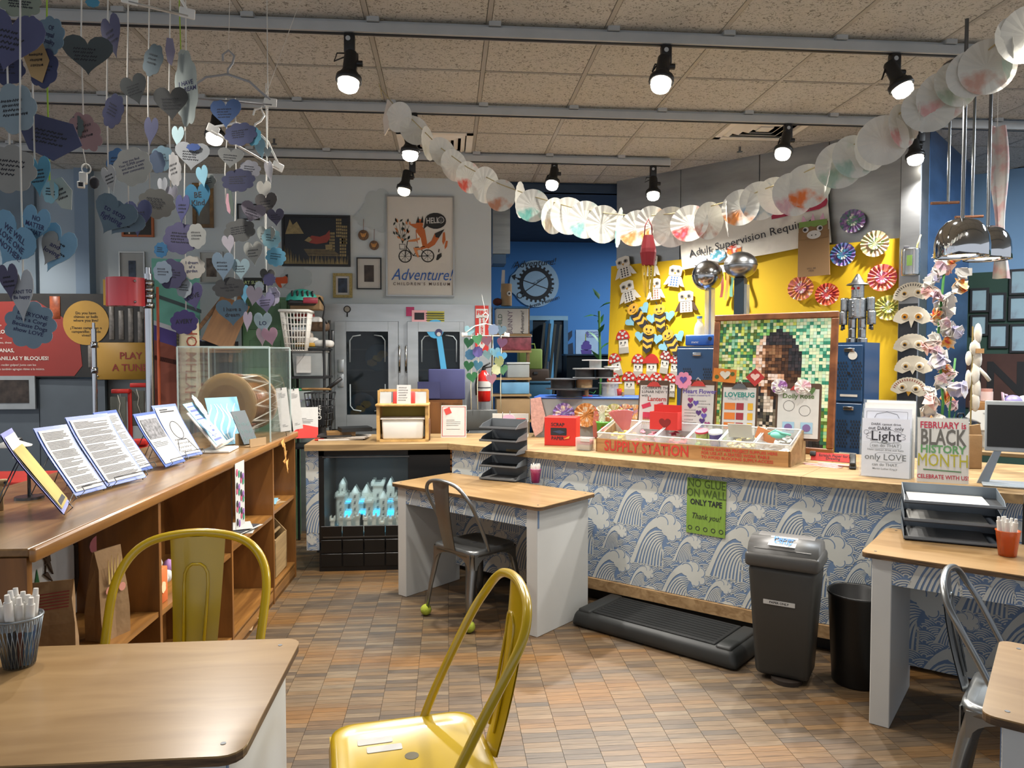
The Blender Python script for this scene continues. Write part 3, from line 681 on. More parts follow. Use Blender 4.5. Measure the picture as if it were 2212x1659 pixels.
xd = [0.012, bk(347, 1100)[0], bk(503, 1100)[0], bk(593, 1100)[0], BL - .012]
for i, x in enumerate(xd): MB(OAK).box((x, BDp / 2, (BZ - .026) / 2), (.024 if i else .026, BDp - .01, BZ - .026)).go('side_panel' if i in (0, 4) else 'divider', bc)
MB(OAKH).box((BL / 2, .02, .05), (BL - .03, .02, .1)).go('plinth', bc)
OAKB = wood('#6d431c', '#9a6630', (1.6, 4, .35), .4, .2)
for a, b in zip(xd, xd[1:]): MB(OAKB).box(((a + b) / 2, .36, (BZ - .03) / 2), (b - a - .024, .014, BZ - .03)).go('back_panel', bc)
zs = [[bk(347, 1322)[1]], [bk(356, 1318)[1]], [bk(593, 1112)[1], bk(560, 1340)[1]], [bk(640, 1068)[1], bk(640, 1240)[1]]]
for (a, b), zz in zip(zip(xd, xd[1:]), zs):
    for z in zz + [.11]: MB(OAKH).box(((a + b) / 2, .18, z - .011), (b - a - .026, .34, .022)).go('shelf', bc)
STD = M('#6f6a60', .4, .7, var=.1)
for px in (180, 307, 376, 468, 570, 635):
    x = bk(px, 1100, .34)[0]
    if any(abs(x - d) < .03 for d in xd): x += .05
    s = MB(STD).box((x, .348, .56), (.016, .008, .92)).go('shelf_standard', bc)
    m = MB(INK)
    for k in range(26): m.box((x, .3435, .13 + k * .034), (.006, .001, .014))
    m.go('slot', s)
# things in the bookcase
KRAFT = M('#8d6f4c', .9, var=.14, vs=9, bump=.3, bs=25)
def paper_bag(label, x, y, z, w, h, rz, lean=0, extra=None):
    t = thing('paper_bag', label, 'paper bag', bkp(x, y, z), BR + rz, 'decorated paper bags in the bookcase', rx=lean)
    q = random.Random(len(label)); d = w * .62; m = MB(KRAFT)
    lv = [(0, 1, 1), (.3, 1.03, .95), (.55, .97, .8), (.8, .93, .45), (1, .95, .08)]; vs = []; n = 8
    for f, a, b in lv:
        for u, v in ((-1, -1), (0, -1.0), (1, -1), (1, 0), (1, 1), (0, 1.0), (-1, 1), (-1, 0)):
            k = .9 if (u == 0 or v == 0) else 1
            vs.append((u * w / 2 * a * k + q.uniform(-.004, .004), v * d / 2 * b * k + q.uniform(-.004, .004), f * h))
    fs = [(i * n + j, i * n + (j + 1) % n, (i + 1) * n + (j + 1) % n, (i + 1) * n + j) for i in range(4) for j in range(n)] + [tuple(range(7, -1, -1)), tuple(range(32, 40))]
    m.add(vs, fs); m.go('bag_body', t)
    if extra: extra(t, w, h, d)
    return t
PINK = M('#d98a98', .8, var=.06)
zsh = zs[0][0]
def ex1(t, w, h, d):
    m = MB(M('#8f3a34', .8)); 
    for k in range(6): m.ribbon([(-w * .4, h * (.72 + .03 * k)), (w * .4, h * (.74 + .03 * k))], .004, -d * .42 + k * .004)
    m.go('red_scribble', t); MB(M('#c9623a', .7)).prism(heart(.03, None, 16, w * .4, h * .22), -d * .5, -d * .5 - .003).go('sticker', t)
def ex2(t, w, h, d):
    m = MB(PINK)
    for k in range(4): m.prism(circ(.045, 16, -w * .36 + k * w * .24, h * .92), -.02 - .002 * k, -.018 - .002 * k)
    m.go('pink_scallops', t); MB(INK).ribbon(circ(.03, 16, .03, h * .6), .005, -d * .48, closed=True).go('drawn_face', t)
def ex3(t, w, h, d):
    m = MB(M('#cdb06a', .8))
    for k in range(5): m.prism([(-.03 + .012 * k, h * .62), (-.02 + .012 * k, h * .62), (-.03 + .015 * k, h * (.9 + .04 * (k % 2)))], -d * .46, -d * .44)
    m.go('straw_hair', t); MB(M('#d08d7b', .8)).prism(circ(.016, 12, -.03, h * .55), -d * .5, -d * .49).prism(circ(.016, 12, .03, h * .55), -d * .5, -d * .49).go('cheeks', t)
x, z = bk(110, 1380); paper_bag('crumpled brown paper bag with red scribbles, nearest in the bookcase', bk(108, 1340, .13)[0], .13, zsh, .15, .30, R(-70), 0, ex1)
x, z = bk(225, 1330, .25); paper_bag('brown paper bag with pink scalloped paper hair in the bookcase', x + .02, .22, zsh, .15, .30, R(-40), 0, ex2)
x, z = bk(228, 1365, .1); paper_bag('brown paper bag puppet with straw coloured fringe in the bookcase', x, .09, zsh, .13, .33, R(-20), 0, ex3)
# art leaning / pinned inside
x0, z0 = bk(66, 1300, .34); x1, z1 = bk(165, 1180, .34)
t = thing('collage_poster', 'white poster with a dark twig collage and green paper tree', 'poster', bkp((bk(70, 1250, .33)[0] + bk(165, 1250, .33)[0]) / 2, .336, zsh + .20), BR)
MB(PAPER).box((0, 0, 0), (.44, .004, .39)).go('sheet', t)
MB(M('#2f6b3c', .8)).prism([(-.17, -.13), (-.07, -.13), (-.12, .06)], -.006, -.003).go('paper_tree', t)
m = MB(M('#4a3a2c', .9)); q = random.Random(2)
for k in range(16):
    a = R(100 + k * 10); cx, cz = -.02 + .13 * math.cos(a) + .08, .02 + .16 * math.sin(a)
    m.prism([(cx + q.uniform(-.05, .05), cz + q.uniform(-.05, .05)) for _ in range(3)], -.008 - .0005 * k, -.004)
m.tube([(.1, -.006, -.17), (.15, -.008, -.05), (.15, -.008, .08), (.08, -.008, .17), (-.05, -.008, .18)], .008, 6, M('#2b2018', .9)); m.go('twig_collage', t)
x, z = bk(366, 1250); t = thing('orange_box', 'small orange box on the bookcase shelf behind the yellow chair', 'box', bkp(xd[1] + .11, .10, zs[1][0]), BR)
MB(M('#d0672a', .7, var=.08)).rbox((0, 0, .075), (.10, .12, .15), .003, seg=1).go('box_body', t); MB(M('#e9c79a', .8)).prism(cloud(.05, .05, 5), -.063, -.061, T=Matrix.Translation((0, 0, .07))).go('sticker', t)
t = thing('craft_scrap', 'white and purple crumpled paper craft beside the orange box', 'paper craft', bkp(xd[1] + .30, .14, zs[1][0]), BR)
m = MB(M('#c9b4cf', .85, var=.2)); q = random.Random(8)
for k in range(8): m.ball((q.uniform(-.06, .06), q.uniform(-.04, .04), .03 + .1 * q.random()), (.035, .02, .03), 8, PAPER if k % 2 else M('#a77bb0', .85, var=.2))
m.go('crumple', t)
# wooden sorter bin at the far end
t = thing('wooden_bin', 'pale wooden magazine bin with round hand hole at the far end of the bookcase', 'bin', bkp((xd[3] + xd[4]) / 2 + .02, .16, .122), BR)
bw = min(.30, xd[4] - xd[3] - .06)
bh = zs[3][0] - .2
MB(PINE).prism([(-bw / 2, 0), (bw / 2, 0), (bw / 2, bh * .62), (-bw / 2, bh * .62)], -.12, -.108).go('front_board', t)
MB(PINE).box((0, .0, .006), (bw, .23, .012)).go('bottom_board', t)
for s in (-1, 1): MB(PINE).prism([(-.12, 0), (.12, 0), (.12, bh), (.02, bh), (-.12, bh * .62)], s * bw / 2 - .006, s * bw / 2 + .006, plane='yz').go('side_board', t)
MB(PINE).box((0, .115, bh / 2), (bw, .01, bh)).go('rear_board', t)
MB(M('#5a4020', .8)).prism(circ(.035, 18, 0, bh * .82), .104, .109).go('hand_hole', t); MB(PINE).cyl((-bw / 2, -.07, bh * .68), (bw / 2, -.07, bh * .68), .012).go('rail', t)
def sheets(label, x, y, z, n, w, h, cols, seed, group='loose papers on the bookcase shelves'):
    t = thing('paper_stack', label, 'papers', bkp(x, y, z), BR, group); q = random.Random(seed)
    for k in range(n):
        MB(cols[k % len(cols)]).box((0, 0, 0), (w * q.uniform(.8, 1), h * q.uniform(.8, 1), .0015)).go('sheet', t, (q.uniform(-.03, .03), q.uniform(-.02, .02), .001 + .004 * k), (q.uniform(-.02, .02), q.uniform(-.02, .02), q.uniform(-.5, .5)))
PBLU = M('#7fb2c9', .8); PPUR = M('#8e6f9e', .8)
xm = (xd[2] + xd[3]) / 2
sheets('drawings piled on the upper shelf under the dotted paper', xm, .15, zs[2][0], 6, .28, .26, [PAPER, PAPER, PBLU, PAPER, M('#3a3a40', .8)], 1)
sheets('drawings and kraft sheets on the lower shelf near the floor', xm, .15, zs[2][1], 4, .24, .24, [CARD, PAPER, CARD], 2)
sheets('flat cards on the shelf above the wooden bin', (xd[3] + xd[4]) / 2, .15, zs[3][0], 3, .26, .24, [CARD, PAPER, PBLU], 3)
t = thing('dotted_paper', 'long white paper strip with coloured dots hanging from the bookcase edge', 'paper', bkp(bk(508, 1060)[0], -.025, BZ - .02), BR)
hb = BZ - bk(508, 1130)[1]; MB(PAPER).box((0, 0, -hb / 2), (.16, .002, hb)).go('sheet', t)
q = random.Random(4)
for c, hx in enumerate(('#b24a6a', '#3a8a6a', '#2c2c34', '#8a5aa0')):
    m = MB(M(hx, .8))
    for k in range(6): m.prism(circ(.013, 10, -.055 + (k * 2 + c) % 4 * .036, -.05 - (k * 4 + c) / 24 * (hb - .06), .02), -.004, -.0015)
    m.go('painted_dots', t)
x, z = bk(541, 1010, .34); t = thing('pinned_drawing', 'white drawing pinned inside the bookcase above the paper pile', 'drawing', bkp(xm + .02, .348, z), BR)
MB(PAPER).box((0, 0, 0), (.19, .003, .26)).go('sheet', t); MB(M('#c23a3a', .8)).prism([(-.03, .02), (.0, .08), (.02, .06), (0, .0)], -.004, -.002).go('red_shape', t); scribble(MB(INK), -.05, .05, -.02, -.09, 3, y=-.003).go('pencil_marks', t)
t = thing('tissue_craft', 'orange tissue craft taped to the bookcase edge', 'paper craft', bkp(bk(600, 960)[0], -.03, BZ - .1), BR)
m = MB(M('#d9a057', .85, var=.2)); q = random.Random(6)
for k in range(9): m.prism(rot2([(q.uniform(-.05, .05), q.uniform(-.05, .05)) for _ in range(4)], k), -.006 - .003 * k, -.004 - .003 * k, T=Matrix.Translation((q.uniform(-.03, .03), 0, .07 - .02 * k)))
m.go('tissue', t)
# ------------------------------------------------------------------ document stands on the bookcase
SBLU = M('#3d5a9e', .4, var=.06, coat=.3); WIRE = M('#5a5c5e', .3, .9, var=.1)
def stand(label, bl, br, tilt, content, h=.30, sleeve=SBLU, w=None):
    a, b = onz(*bl, BZ + .012), onz(*br, BZ + .012); d = b - a; c = (a + b) / 2; rz = math.atan2(d.y, d.x); w = w or max(.15, d.length)
    t = thing('document_stand', label, 'document stand', (c.x, c.y, BZ), rz, 'document stands along the bookcase top')
    T = Matrix.Translation((0, 0, .014)) @ Matrix.Rotation(-tilt, 4, 'X')
    def bend(u, v, o=0): return (( u - .5) * w, -.0 + o + .025 * max(0, v - .55) ** 2 * 8 * -.35, v * h)
    e = MB(WIRE).tube([T @ Vector(p) for p in ((-w * .4, -.03, .02), (-w * .4, -.03, 0), (-w * .4, .004, -.006), (-w * .25, .004, h * .7))], .002, 5)
    e.tube([T @ Vector(p) for p in ((w * .4, -.03, .02), (w * .4, -.03, 0), (w * .4, .004, -.006), (w * .25, .004, h * .7))], .002, 5)
    e.tube([T @ Vector((-w * .4, -.03, .02)), T @ Vector((w * .4, -.03, .02))], .002, 5)
    top_ = T @ Vector((0, .006, h * .68)); bx = top_.y + .09
    e.tube([T @ Vector((-w * .25, .006, h * .7)), (-w * .3, bx, .004), (w * .3, bx, .004), T @ Vector((w * .25, .006, h * .7))], .002, 5); e.go('wire_easel', t)
    s = MB(sleeve).grid(1, 8, lambda u, v: bend(u, v), T=T).grid(1, 8, lambda u, v: bend(1 - u, v, .004), T=T).go('sleeve', t)
    pg = MB(PAPER).grid(1, 8, lambda u, v: (((u - .5) * (w - .024)), bend(u, .05 + v * .9)[1] - .003, (.05 + v * .9) * h), T=T).go('page', t)
    m = MB(INK); content(m, w - .05, h * .84, h * .08)
    m.v = [tuple(T @ Vector((x, y - .0045 + bend(.5, z / h)[1], z))) for x, y, z in m.v]; m.go('print', pg)
    return t
def full(seed, rows=44): return lambda m, w, h, z: lines(m, -w / 2, w / 2, z + h, z, rows, .0022, 0, M('#55555c', .8), seed, 7)
GRYP = M('#77777a', .8, var=.6, vs=60)
def photo(m, w, h, z): m.prism([(-w / 2, z + h * .52), (w / 2, z + h * .52), (w / 2, z + h * .95), (-w / 2, z + h * .95)], 0, -.0005, GRYP); lines(m, -w / 2, w * .4, z + h * .46, z + h * .3, 5, .0022, -.0002)
def coloring(m, w, h, z):
    m.ribbon(circ(w * .28, 20, 0, z + h * .52, h * .2), .004, 0, closed=True); m.ribbon([(-w * .5, z + h * .05), (-w * .25, z + h * .3), (w * .25, z + h * .3), (w * .5, z)], .004, 0)
    lines(m, -w * .4, w * .4, z + h, z + h * .92, 2, .006, 0, gap=0); scribble(m, -w * .45, w * .45, z + h * .35, z, 4, .003, 0)
def cover(m, w, h, z):
    m.prism([(-w / 2 - .01, z - .01), (w / 2 + .01, z - .01), (w / 2 + .01, z + h * .86), (-w / 2 - .01, z + h * .86)], 0, -.0003, M('#b9a558', .6, var=.3, vs=5))
    m.prism(circ(w * .32, 20, 0, z + h * .58, h * .22), -.0006, -.0008, M('#3a2c24', .7)); m.prism(circ(w * .24, 18, 0, z + h * .52, h * .17), -.001, -.0012, M('#8d5f47', .7)); m.prism([(-w * .45, z), (w * .45, z), (w * .2, z + h * .35), (-w * .2, z + h * .35)], -.0006, -.0008, M('#2d2d33', .7))
stand('yellow picture cover on a wire easel, at the near end of the bookcase', (136, 1116), (152, 1082), R(34), cover, .33, M('#8c90c4', .5), .24)
stand('sleeved page of close text standing beside the yellow picture cover', (164, 1073), (231, 1055), R(36), full(1), .31)
stand('largest blue edged sleeve of dense text in the middle of the stands', (239, 1051), (311, 1033), R(36), full(2, 54), .34, w=.25)
stand('text page in a blue sleeve tucked behind the largest one', (286, 1026), (331, 1012), R(34), full(3), .33)
stand('blue sleeve with a black and white crowd photograph', (358, 1010), (401, 997), R(34), photo, .30)
stand('blue sleeve with a line drawn portrait to colour', (398, 990), (430, 983), R(33), coloring, .32, w=.2)
# white plastic stand
a, b = onz(468, 977, BZ + .01), onz(520, 952, BZ + .01); d = b - a; c = a + d.normalized() * .15; rz = math.atan2(d.y, d.x)
t = thing('plastic_stand', 'white plastic stand holding a pale blue lettered page', 'stand', (c.x, c.y, BZ), rz); T = Matrix.Translation((0, 0, .03)) @ Matrix.Rotation(R(-38), 4, 'X'); w = .26
MB(WHITE).rbox((0, .02, .008), (w * .9, .16, .014), .004).go('foot', t); MB(WHITE).box((0, .05, .05), (.05, .03, .09)).go('post', t)
MB(WHITE).rbox((0, .006, .13), (w, .01, .26), .004, T=T).rbox((0, -.018, .006), (w, .045, .01), .003, T=T).go('back_plate', t)
pg = MB(M('#8fc3dc', .8, var=.05)).box((-.01, -.002, .165), (.19, .002, .30), T=T).go('page', t)
m = MB(M('#5b5fa8', .8)); q = random.Random(3)
for k in range(9): m.box((-.01 + q.uniform(-.01, .01), -.004, .29 - k * .03), (.15 * q.uniform(.6, 1), .001, .013 if k in (1, 4, 6, 8) else .007), T=T)
m.go('lettering', pg)
MB(M('#b9aebb', .8)).prism(heart(.12, .12, 24, -.12, .12), -.03, -.028, T=T).go('paper_heart', t); MB(M('#a8c4ca', .8)).prism(rot2(cloud(.10, .18, 9), -.4), -.02, -.018, T=T @ Matrix.Translation((.09, 0, .27))).go('paper_cloud', t)
# blue swirl page and dark leaf card
a, b = onz(522, 946, BZ + .01), onz(569, 941, BZ + .01); d = b - a; c = (a + b) / 2; rz = R(48)
t = thing('display_card', 'pale blue card with white swirls leaning on the acrylic case', 'card', (BO.x - .14, 4.72, BZ), rz, rx=R(-22)); MB(M('#7fb6d2', .7, var=.1)).box((0, 0, .16), (.22, .003, .31)).go('card', t)
m = MB(M('#dfeaf0', .7))
for k in range(6): m.ribbon([(-.1 + .035 * k + .02 * math.sin(s * .9 + k), .02 + s * .028) for s in range(10)], [.003 + .010 * math.sin(s / 9 * 3.1) for s in range(10)], -.003)
m.go('white_swirls', t)
p = onz(520, 952, BZ); t = thing('card_box', 'open cardboard box holding a dark leaf patterned card', 'box', (BO.x - .01, 4.66, BZ), R(66)); MB(CARD).box((0, .05, .04), (.15, .012, .08)).box((0, -.05, .025), (.15, .006, .05)).box((0, 0, .004), (.15, .11, .006)).go('box_body', t)
o = MB(M('#14262c', .5)).box((0, 0, .11), (.13, .004, .22)).go('card', t, (0, .0, .015), (R(-26), 0, 0)); m = MB(M('#3f7f76', .7))
for k in range(10): m.ribbon(rot2([(0, -.02), (.008, 0), (0, .02), (-.008, 0)], k * 1.1), .0018, -.004, closed=True, T=Matrix.Translation((-.04 + .04 * (k % 3), 0, .03 + .05 * (k // 3))))
m.go('leaf_print', o)
# small white desk lamp head behind and wooden toy at the frame edge
p = P(28, 962, 2.75); t = thing('reading_lamp', 'small round white lamp shining behind the document stands', 'lamp', p); MB(WHITE).lathe([(0, .02), (.02, .018), (.062, 0), (.06, -.004)], 20).go('lamp_shade', t); MB(M('#fff4dc', .4, emit=7, name='lamp_glow')).prism(circ(.058, 20), -.004, -.002, plane='xy').go('bulb', t); MB(TWINE).tube([(0, 0, -.004), (0, 0, -.05)], .001, 5).go('pull_cord', t); MB(WIRE).tube([(0, .0, .02), (.0, .05, .02), (0, .1, -.05), (0, .1, BZ - p.z)], .006, 6).cyl((0, .1, BZ - p.z), (0, .1, BZ - p.z + .01), .05).go('lamp_arm', t)
p = onz(8, 1102, BZ); t = thing('wooden_puppet', 'jointed wooden toy leg cut off by the picture edge', 'toy', (p.x, p.y, BZ), R(30)); MB(PINE).rbox((-.01, 0, .05), (.022, .02, .1), .004).rbox((-.03, 0, .10), (.09, .022, .024), .006).go('leg', t); MB(INK).cyl((.006, -.012, .1), (.006, -.0115, .1), .005).cyl((-.035, -.012, .1), (-.035, -.0115, .1), .004).go('rivet', t)
# acrylic case with drum
YF = 4.86
x0, x1 = onpl(384, 850, (0, YF, 0), (0, 1, 0)).x, onpl(583, 850, (0, YF, 0), (0, 1, 0)).x; zt = onpl(480, 749, (0, YF, 0), (0, 1, 0)).z; yk = 5.48
x0 = max(x0, BO.x - BDp + .03)
t = thing('acrylic_case', 'clear acrylic case over the drum on the bookcase', 'display case', ((x0 + x1) / 2, (YF + yk) / 2, BZ)); w, d, h = x1 - x0, yk - YF, zt - BZ
for nm, c, s in (('front_pane', (0, -d / 2, h / 2), (w, .005, h)), ('rear_pane', (0, d / 2, h / 2), (w, .005, h)), ('side_pane', (w / 2, 0, h / 2), (.005, d, h)), ('side_pane', (-w / 2, 0, h / 2), (.005, d, h)), ('top_pane', (0, 0, h), (w, d, .005))): MB(GLASS).box(c, s).go(nm, t)
m = MB(M('#cfe0dc', .15, var=.02, alpha=.6)); 
for sx in (-1, 1):
    for sy in (-1, 1): m.box((sx * w / 2, sy * d / 2, h / 2), (.008, .008, h))
for sy in (-1, 1): m.box((0, sy * d / 2, h), (w, .008, .008))
m.go('edge_strip', t)
c1 = P(489, 868, 4.98); c2 = P(585, 845, 5.36); ax = c2 - c1; ax.z = 0; Ld = ax.length; c1.z = BZ + .225
t = thing('hourglass_drum', 'brown hourglass drum with rope lacing inside the acrylic case', 'drum', c1, R(-12))
TQ = Matrix.Rotation(R(-90), 4, 'X'); SKIN = M('#8a6d44', .45, var=.15, vs=4); DW = wood('#4d3018', '#84592c', (3, 3, 3), .3, .3)
Ld = .36
MB(SKIN).lathe([(0, -.004), (.17, -.003), (.21, -.002), (.215, .004), (.205, .012)], 32, T=TQ).go('front_skin', t); MB(M('#7a5c36', .5, var=.2)).lathe([(0, -.006), (.135, -.006)], 28, T=TQ).go('wear_patch', t)
MB(SKIN).lathe([(0, Ld + .004), (.19, Ld + .003), (.2, Ld), (.19, Ld - .01)], 32, T=TQ).go('rear_skin', t)
MB(DW).lathe([(.15, .01), (.14, Ld * .2), (.07, Ld * .42), (.06, Ld * .5), (.07, Ld * .58), (.13, Ld * .8), (.14, Ld - .005)], 24, T=TQ).go('drum_body', t)
m = MB(TWINE); 
for k in range(12):
    a, b = R(30 * k), R(30 * k + 15); c = R(30 * k + 30); m.tube([(.21 * math.cos(a), .006, .21 * math.sin(a)), (.19 * math.cos(b), Ld - .004, .19 * math.sin(b)), (.21 * math.cos(c), .006, .21 * math.sin(c))], .004, 5)
m.go('rope_lacing', t)
for k in range(6):
    a = R(60 * k + 15); MB(M('#6e3f22', .7)).prism([(-.02, -.03), (.02, -.03), (.014, .035), (-.014, .035)], -.004, .004, plane='xy', T=Matrix.Translation((.205 * math.cos(a), .07, .205 * math.sin(a))) @ Matrix.Rotation(-a + R(90), 4, 'Y')).go('leather_tab', t)
MB(TRK).rbox((.0, Ld / 2, -.19), (.10, Ld * .7, .06), .004).go('cradle', t)
# code tags (plain) and red card
for k, px in enumerate((607, 631)):
    p = onpl(px, 842, (0, 5.30 - .30 * (1 - k), 0), (0, 1, 0)); lab = ('white bookmark tag clipped to the case, nearer the bookcase edge', 'white bookmark tag clipped to the case beside the red card')[k]
    p = Vector((x1 + .006, YF + .05 + .3 * k, zt - .30)); p = P(607 + 27 * k, 838 + 2 * k, 5.06 + .38 * k)
    t = thing('bookmark_tag', lab, 'tag', p, R(30), 'white bookmark tags', ry=R(-6)); hh_ = .30
    MB(PAPER).box((0, 0, -hh_ / 2), (.075, .002, hh_)).go('tag_sheet', t); MB(INK).tube([(0, .004, .012), (0, -.004, .0), (0, -.004, -.012)], .003, 5).go('clip', t); lines(MB(M('#9a9a9a', .8)), -.025, .025, -.03, -.07, 4, .002).go('small_print', t); lines(MB(M('#9a9a9a', .8)), -.02, .02, -.25, -.27, 2, .002).go('small_print', t); MB(WIRE).tube([(0, .003, -.02), (0, .004, -(p.z - BZ) + .001)], .002, 5).go('wire_stand', t)
p = onz(655, 948, ZT); t = thing('red_card', 'white and red card leaning at the end of the counter', 'card', (p.x + .02, max(p.y, 5.63), ZT), R(8), rx=R(-14)); MB(PAPER).box((0, 0, .13), (.19, .003, .25)).go('card', t); MB(M('#d2372f', .6)).prism([(-.095, .005), (.095, .005), (.095, .09), (-.02, .115), (-.095, .06)], -.004, -.002).go('red_field', t); lines(MB(M('#c26a5a', .8)), -.06, .06, .17, .11, 5, .003, -.0025).go('small_print', t)
# ------------------------------------------------------------------ music exhibit at the left
def wp(px, py, d): return P(px, py, d)
D1 = 6.55
def rect(px0, py0, px1, py1, d):
    a, b = P(px0, py0, d), P(px1, py1, d); return (a + b) / 2, abs(b.x - a.x), abs(a.z - b.z)
c, w, h = rect(-260, 634, 322, 815, D1); s = F / D1
X = lambda px: (px - 31) / s * 1.003
Z = lambda py: (724.5 - py) / s
t = thing('exhibit_sign', 'dark photo exhibit sign with a red text field about bells and blocks', 'sign', c, R(-1)); MB(M('#26231f', .5, var=.5, vs=5)).box((0, 0, 0), (w, .03, h)).go('photo_board', t)
MB(M('#8d2f27', .5, var=.05)).prism([(-w / 2 + .01, Z(812)), (X(155), Z(812)), (X(172), Z(790)), (X(168), Z(740)), (X(140), Z(690)), (X(80), Z(650)), (-w / 2 + .01, Z(660))], -.018, -.015).go('red_field', t)
MB(M('#b58a35', .5)).prism(circ(48 / s, 36, X(182), Z(697)), -.022, -.019).go('yellow_bubble', t)
for k, (a, b, hh_) in enumerate(((X(118), 640, .2), (X(235), 660, .3), (X(255), 670, .26), (X(275), 665, .3), (X(295), 672, .28), (X(190), 745, .2), (X(300), 640, .2))): MB(M('#77716a' if k else '#a04f2b', .4, var=.4, vs=30)).rbox((a, -.018, Z(b) - hh_ / 2), (.045 if k else .09, .006, hh_), .003, seg=1).go('printed_pipe', t)
WT = M('#dcd6cc', .6); DK = M('#3a2d18', .7)
text(t, 'ANAS,', .045, X(2), Z(757), WT, -.022, 'LEFT', .02); text(t, 'ANILLAS Y BLOQUES!', .045, X(-2), Z(774), WT, -.022, 'LEFT', .02)
text(t, 'S,', .045, X(0), Z(700), WT, -.022, 'LEFT', .02); text(t, 'LO', .045, X(0), Z(717), WT, -.022, 'LEFT', .02)
text(t, 'ake', .026, X(0), Z(730), WT, -.022, 'LEFT'); text(t, 'ums, these          n to music.', .026, X(0), Z(740), WT, -.022, 'LEFT'); text(t, 'n recibir golpes! Junto con los', .026, X(0), Z(788), WT, -.022, 'LEFT'); text(t, 'tos también agregan ritmo a la música.', .026, X(-4), Z(797), WT, -.022, 'LEFT')
for k, sline in enumerate(('Do you have', 'chimes or bells', 'where you live?', '', '¿Tienes campanas o', 'campanillas donde', 'vives?')):
    if sline: text(t, sline, .034, X(182), Z(676 + k * 8), DK, -.024, bold=.01)
c, w, h = rect(208, 740, 324, 820, 6.542); t = thing('music_sign', 'yellow sign reading PLAY A TUNE behind the chrome pole', 'sign', c, R(-1)); MB(M('#a87f2c', .5, var=.05)).rbox((0, 0, 0), (w, .02, h), .003, seg=1).go('plate', t)
text(t, 'PLAY', .085, .07, .045, M('#8a2b20', .6), -.013, bold=.015); text(t, 'A TUNE', .085, .06, -.06, M('#8a2b20', .6), -.013, bold=.015)
m = MB(CHROME)
for sz in (-1, 1): m.ball((-w / 2 + .02, -.012, sz * (h / 2 - .03)), .008, 8)
m.go('screw', t)
c, w, h = rect(-60, 815, 228, 1150, 6.58); t = thing('exhibit_cabinet', 'grey exhibit cabinet below the dark music sign', 'cabinet', (c.x, c.y, 0)); zt_ = P(50, 818, 6.6).z
for a, b in ((-w / 2, X(85) - X(84) - (w / 2 - .62)), ): pass
xs_ = P(88, 900, 6.6).x - c.x
MB(M('#5d666e', .6, var=.06)).box(((-w / 2 + xs_) / 2, .02, zt_ / 2), (w / 2 + xs_ - .006, .04, zt_)).go('door', t); MB(M('#59626a', .6, var=.06)).box(((w / 2 + xs_) / 2, .02, zt_ / 2), (w / 2 - xs_ - .006, .04, zt_)).go('door', t); MB(BLACK).box((0, .05, zt_ / 2), (w, .02, zt_)).go('carcass', t)
c, w, h = rect(-40, 812, 75, 884, 6.52); t = thing('framed_photo', 'dark photograph in a pale mount low on the exhibit cabinet', 'picture', c); MB(M('#9aa0a4', .6)).box((0, 0, 0), (w, .02, h)).go('mount', t); MB(M('#3d332d', .6, var=.7, vs=14)).box((0, -.012, .01), (w - .1, .004, h - .09)).go('photo', t)
def pole(label, px, y0, d, r, collars=(), nm='chrome_pole'):
    a = P(px, y0, d); t = thing(nm, label, 'pole', (a.x, a.y, 0)); MB(CHROME).cyl((0, 0, 0), (0, 0, a.z - .05), r, n=18).cyl((0, 0, a.z - .05), (0, 0, a.z), r * .6, n=14).go('tube', t); MB(CHROME).cyl((0, 0, 0), (0, 0, .012), .1, n=20).go('base_plate', t)
    for cy in collars: z = P(px, cy, d).z; MB(CHROME).lathe([(r, -.025), (r * 1.35, -.022), (r * 1.35, .022), (r, .025)], 18, T=Matrix.Translation((0, 0, z))).go('collar', t)
    return t
pole('thick chrome pole with stacked collars holding the red drum', 320, 578, 5.85, .033, (612, 626, 640, 660))
pole('thin chrome pole in front of the yellow PLAY A TUNE sign', 202, 697, 5.9, .019, (745, 800))
a = P(275, 632, 5.82); t = thing('red_drum', 'glossy red half round drum shell bolted to the chrome pole', 'drum', a, R(-8)); RG = M('#c8323a', .3, var=.05, coat=.4)
r_ = .15; hh_ = .22
arc = [(r_ * math.cos(R(k)) * 1.0, r_ * math.sin(R(k))) for k in range(-175, -4, 10)]
m = MB(RG); n = len(arc); vs = [(x, y, z) for z in (-hh_ / 2, hh_ / 2) for x, y in arc]; m.add(vs, [(i, i + 1, n + i + 1, n + i) for i in range(n - 1)], RG, True); m.add(vs, [tuple(range(n)), tuple(range(2 * n - 1, n - 1, -1)), (0, n, 2 * n - 1, n - 1)]); m.go('shell', t)
MB(M('#caa02c', .5)).box((-.155, -.01, 0), (.03, .06, .20)).go('yellow_edge', t); m = MB(CHROME)
for z in (-.08, .08): m.ball((.12, -.10, z), .01, 8)
m.go('bolt', t); m = MB(INK)
for k in range(6): m.prism(circ(.007, 8, -.09 + .034 * k, -.12 + .0), -hh_ / 2 - .002, -hh_ / 2 - .001, plane='xy')
m.go('sound_hole', t)
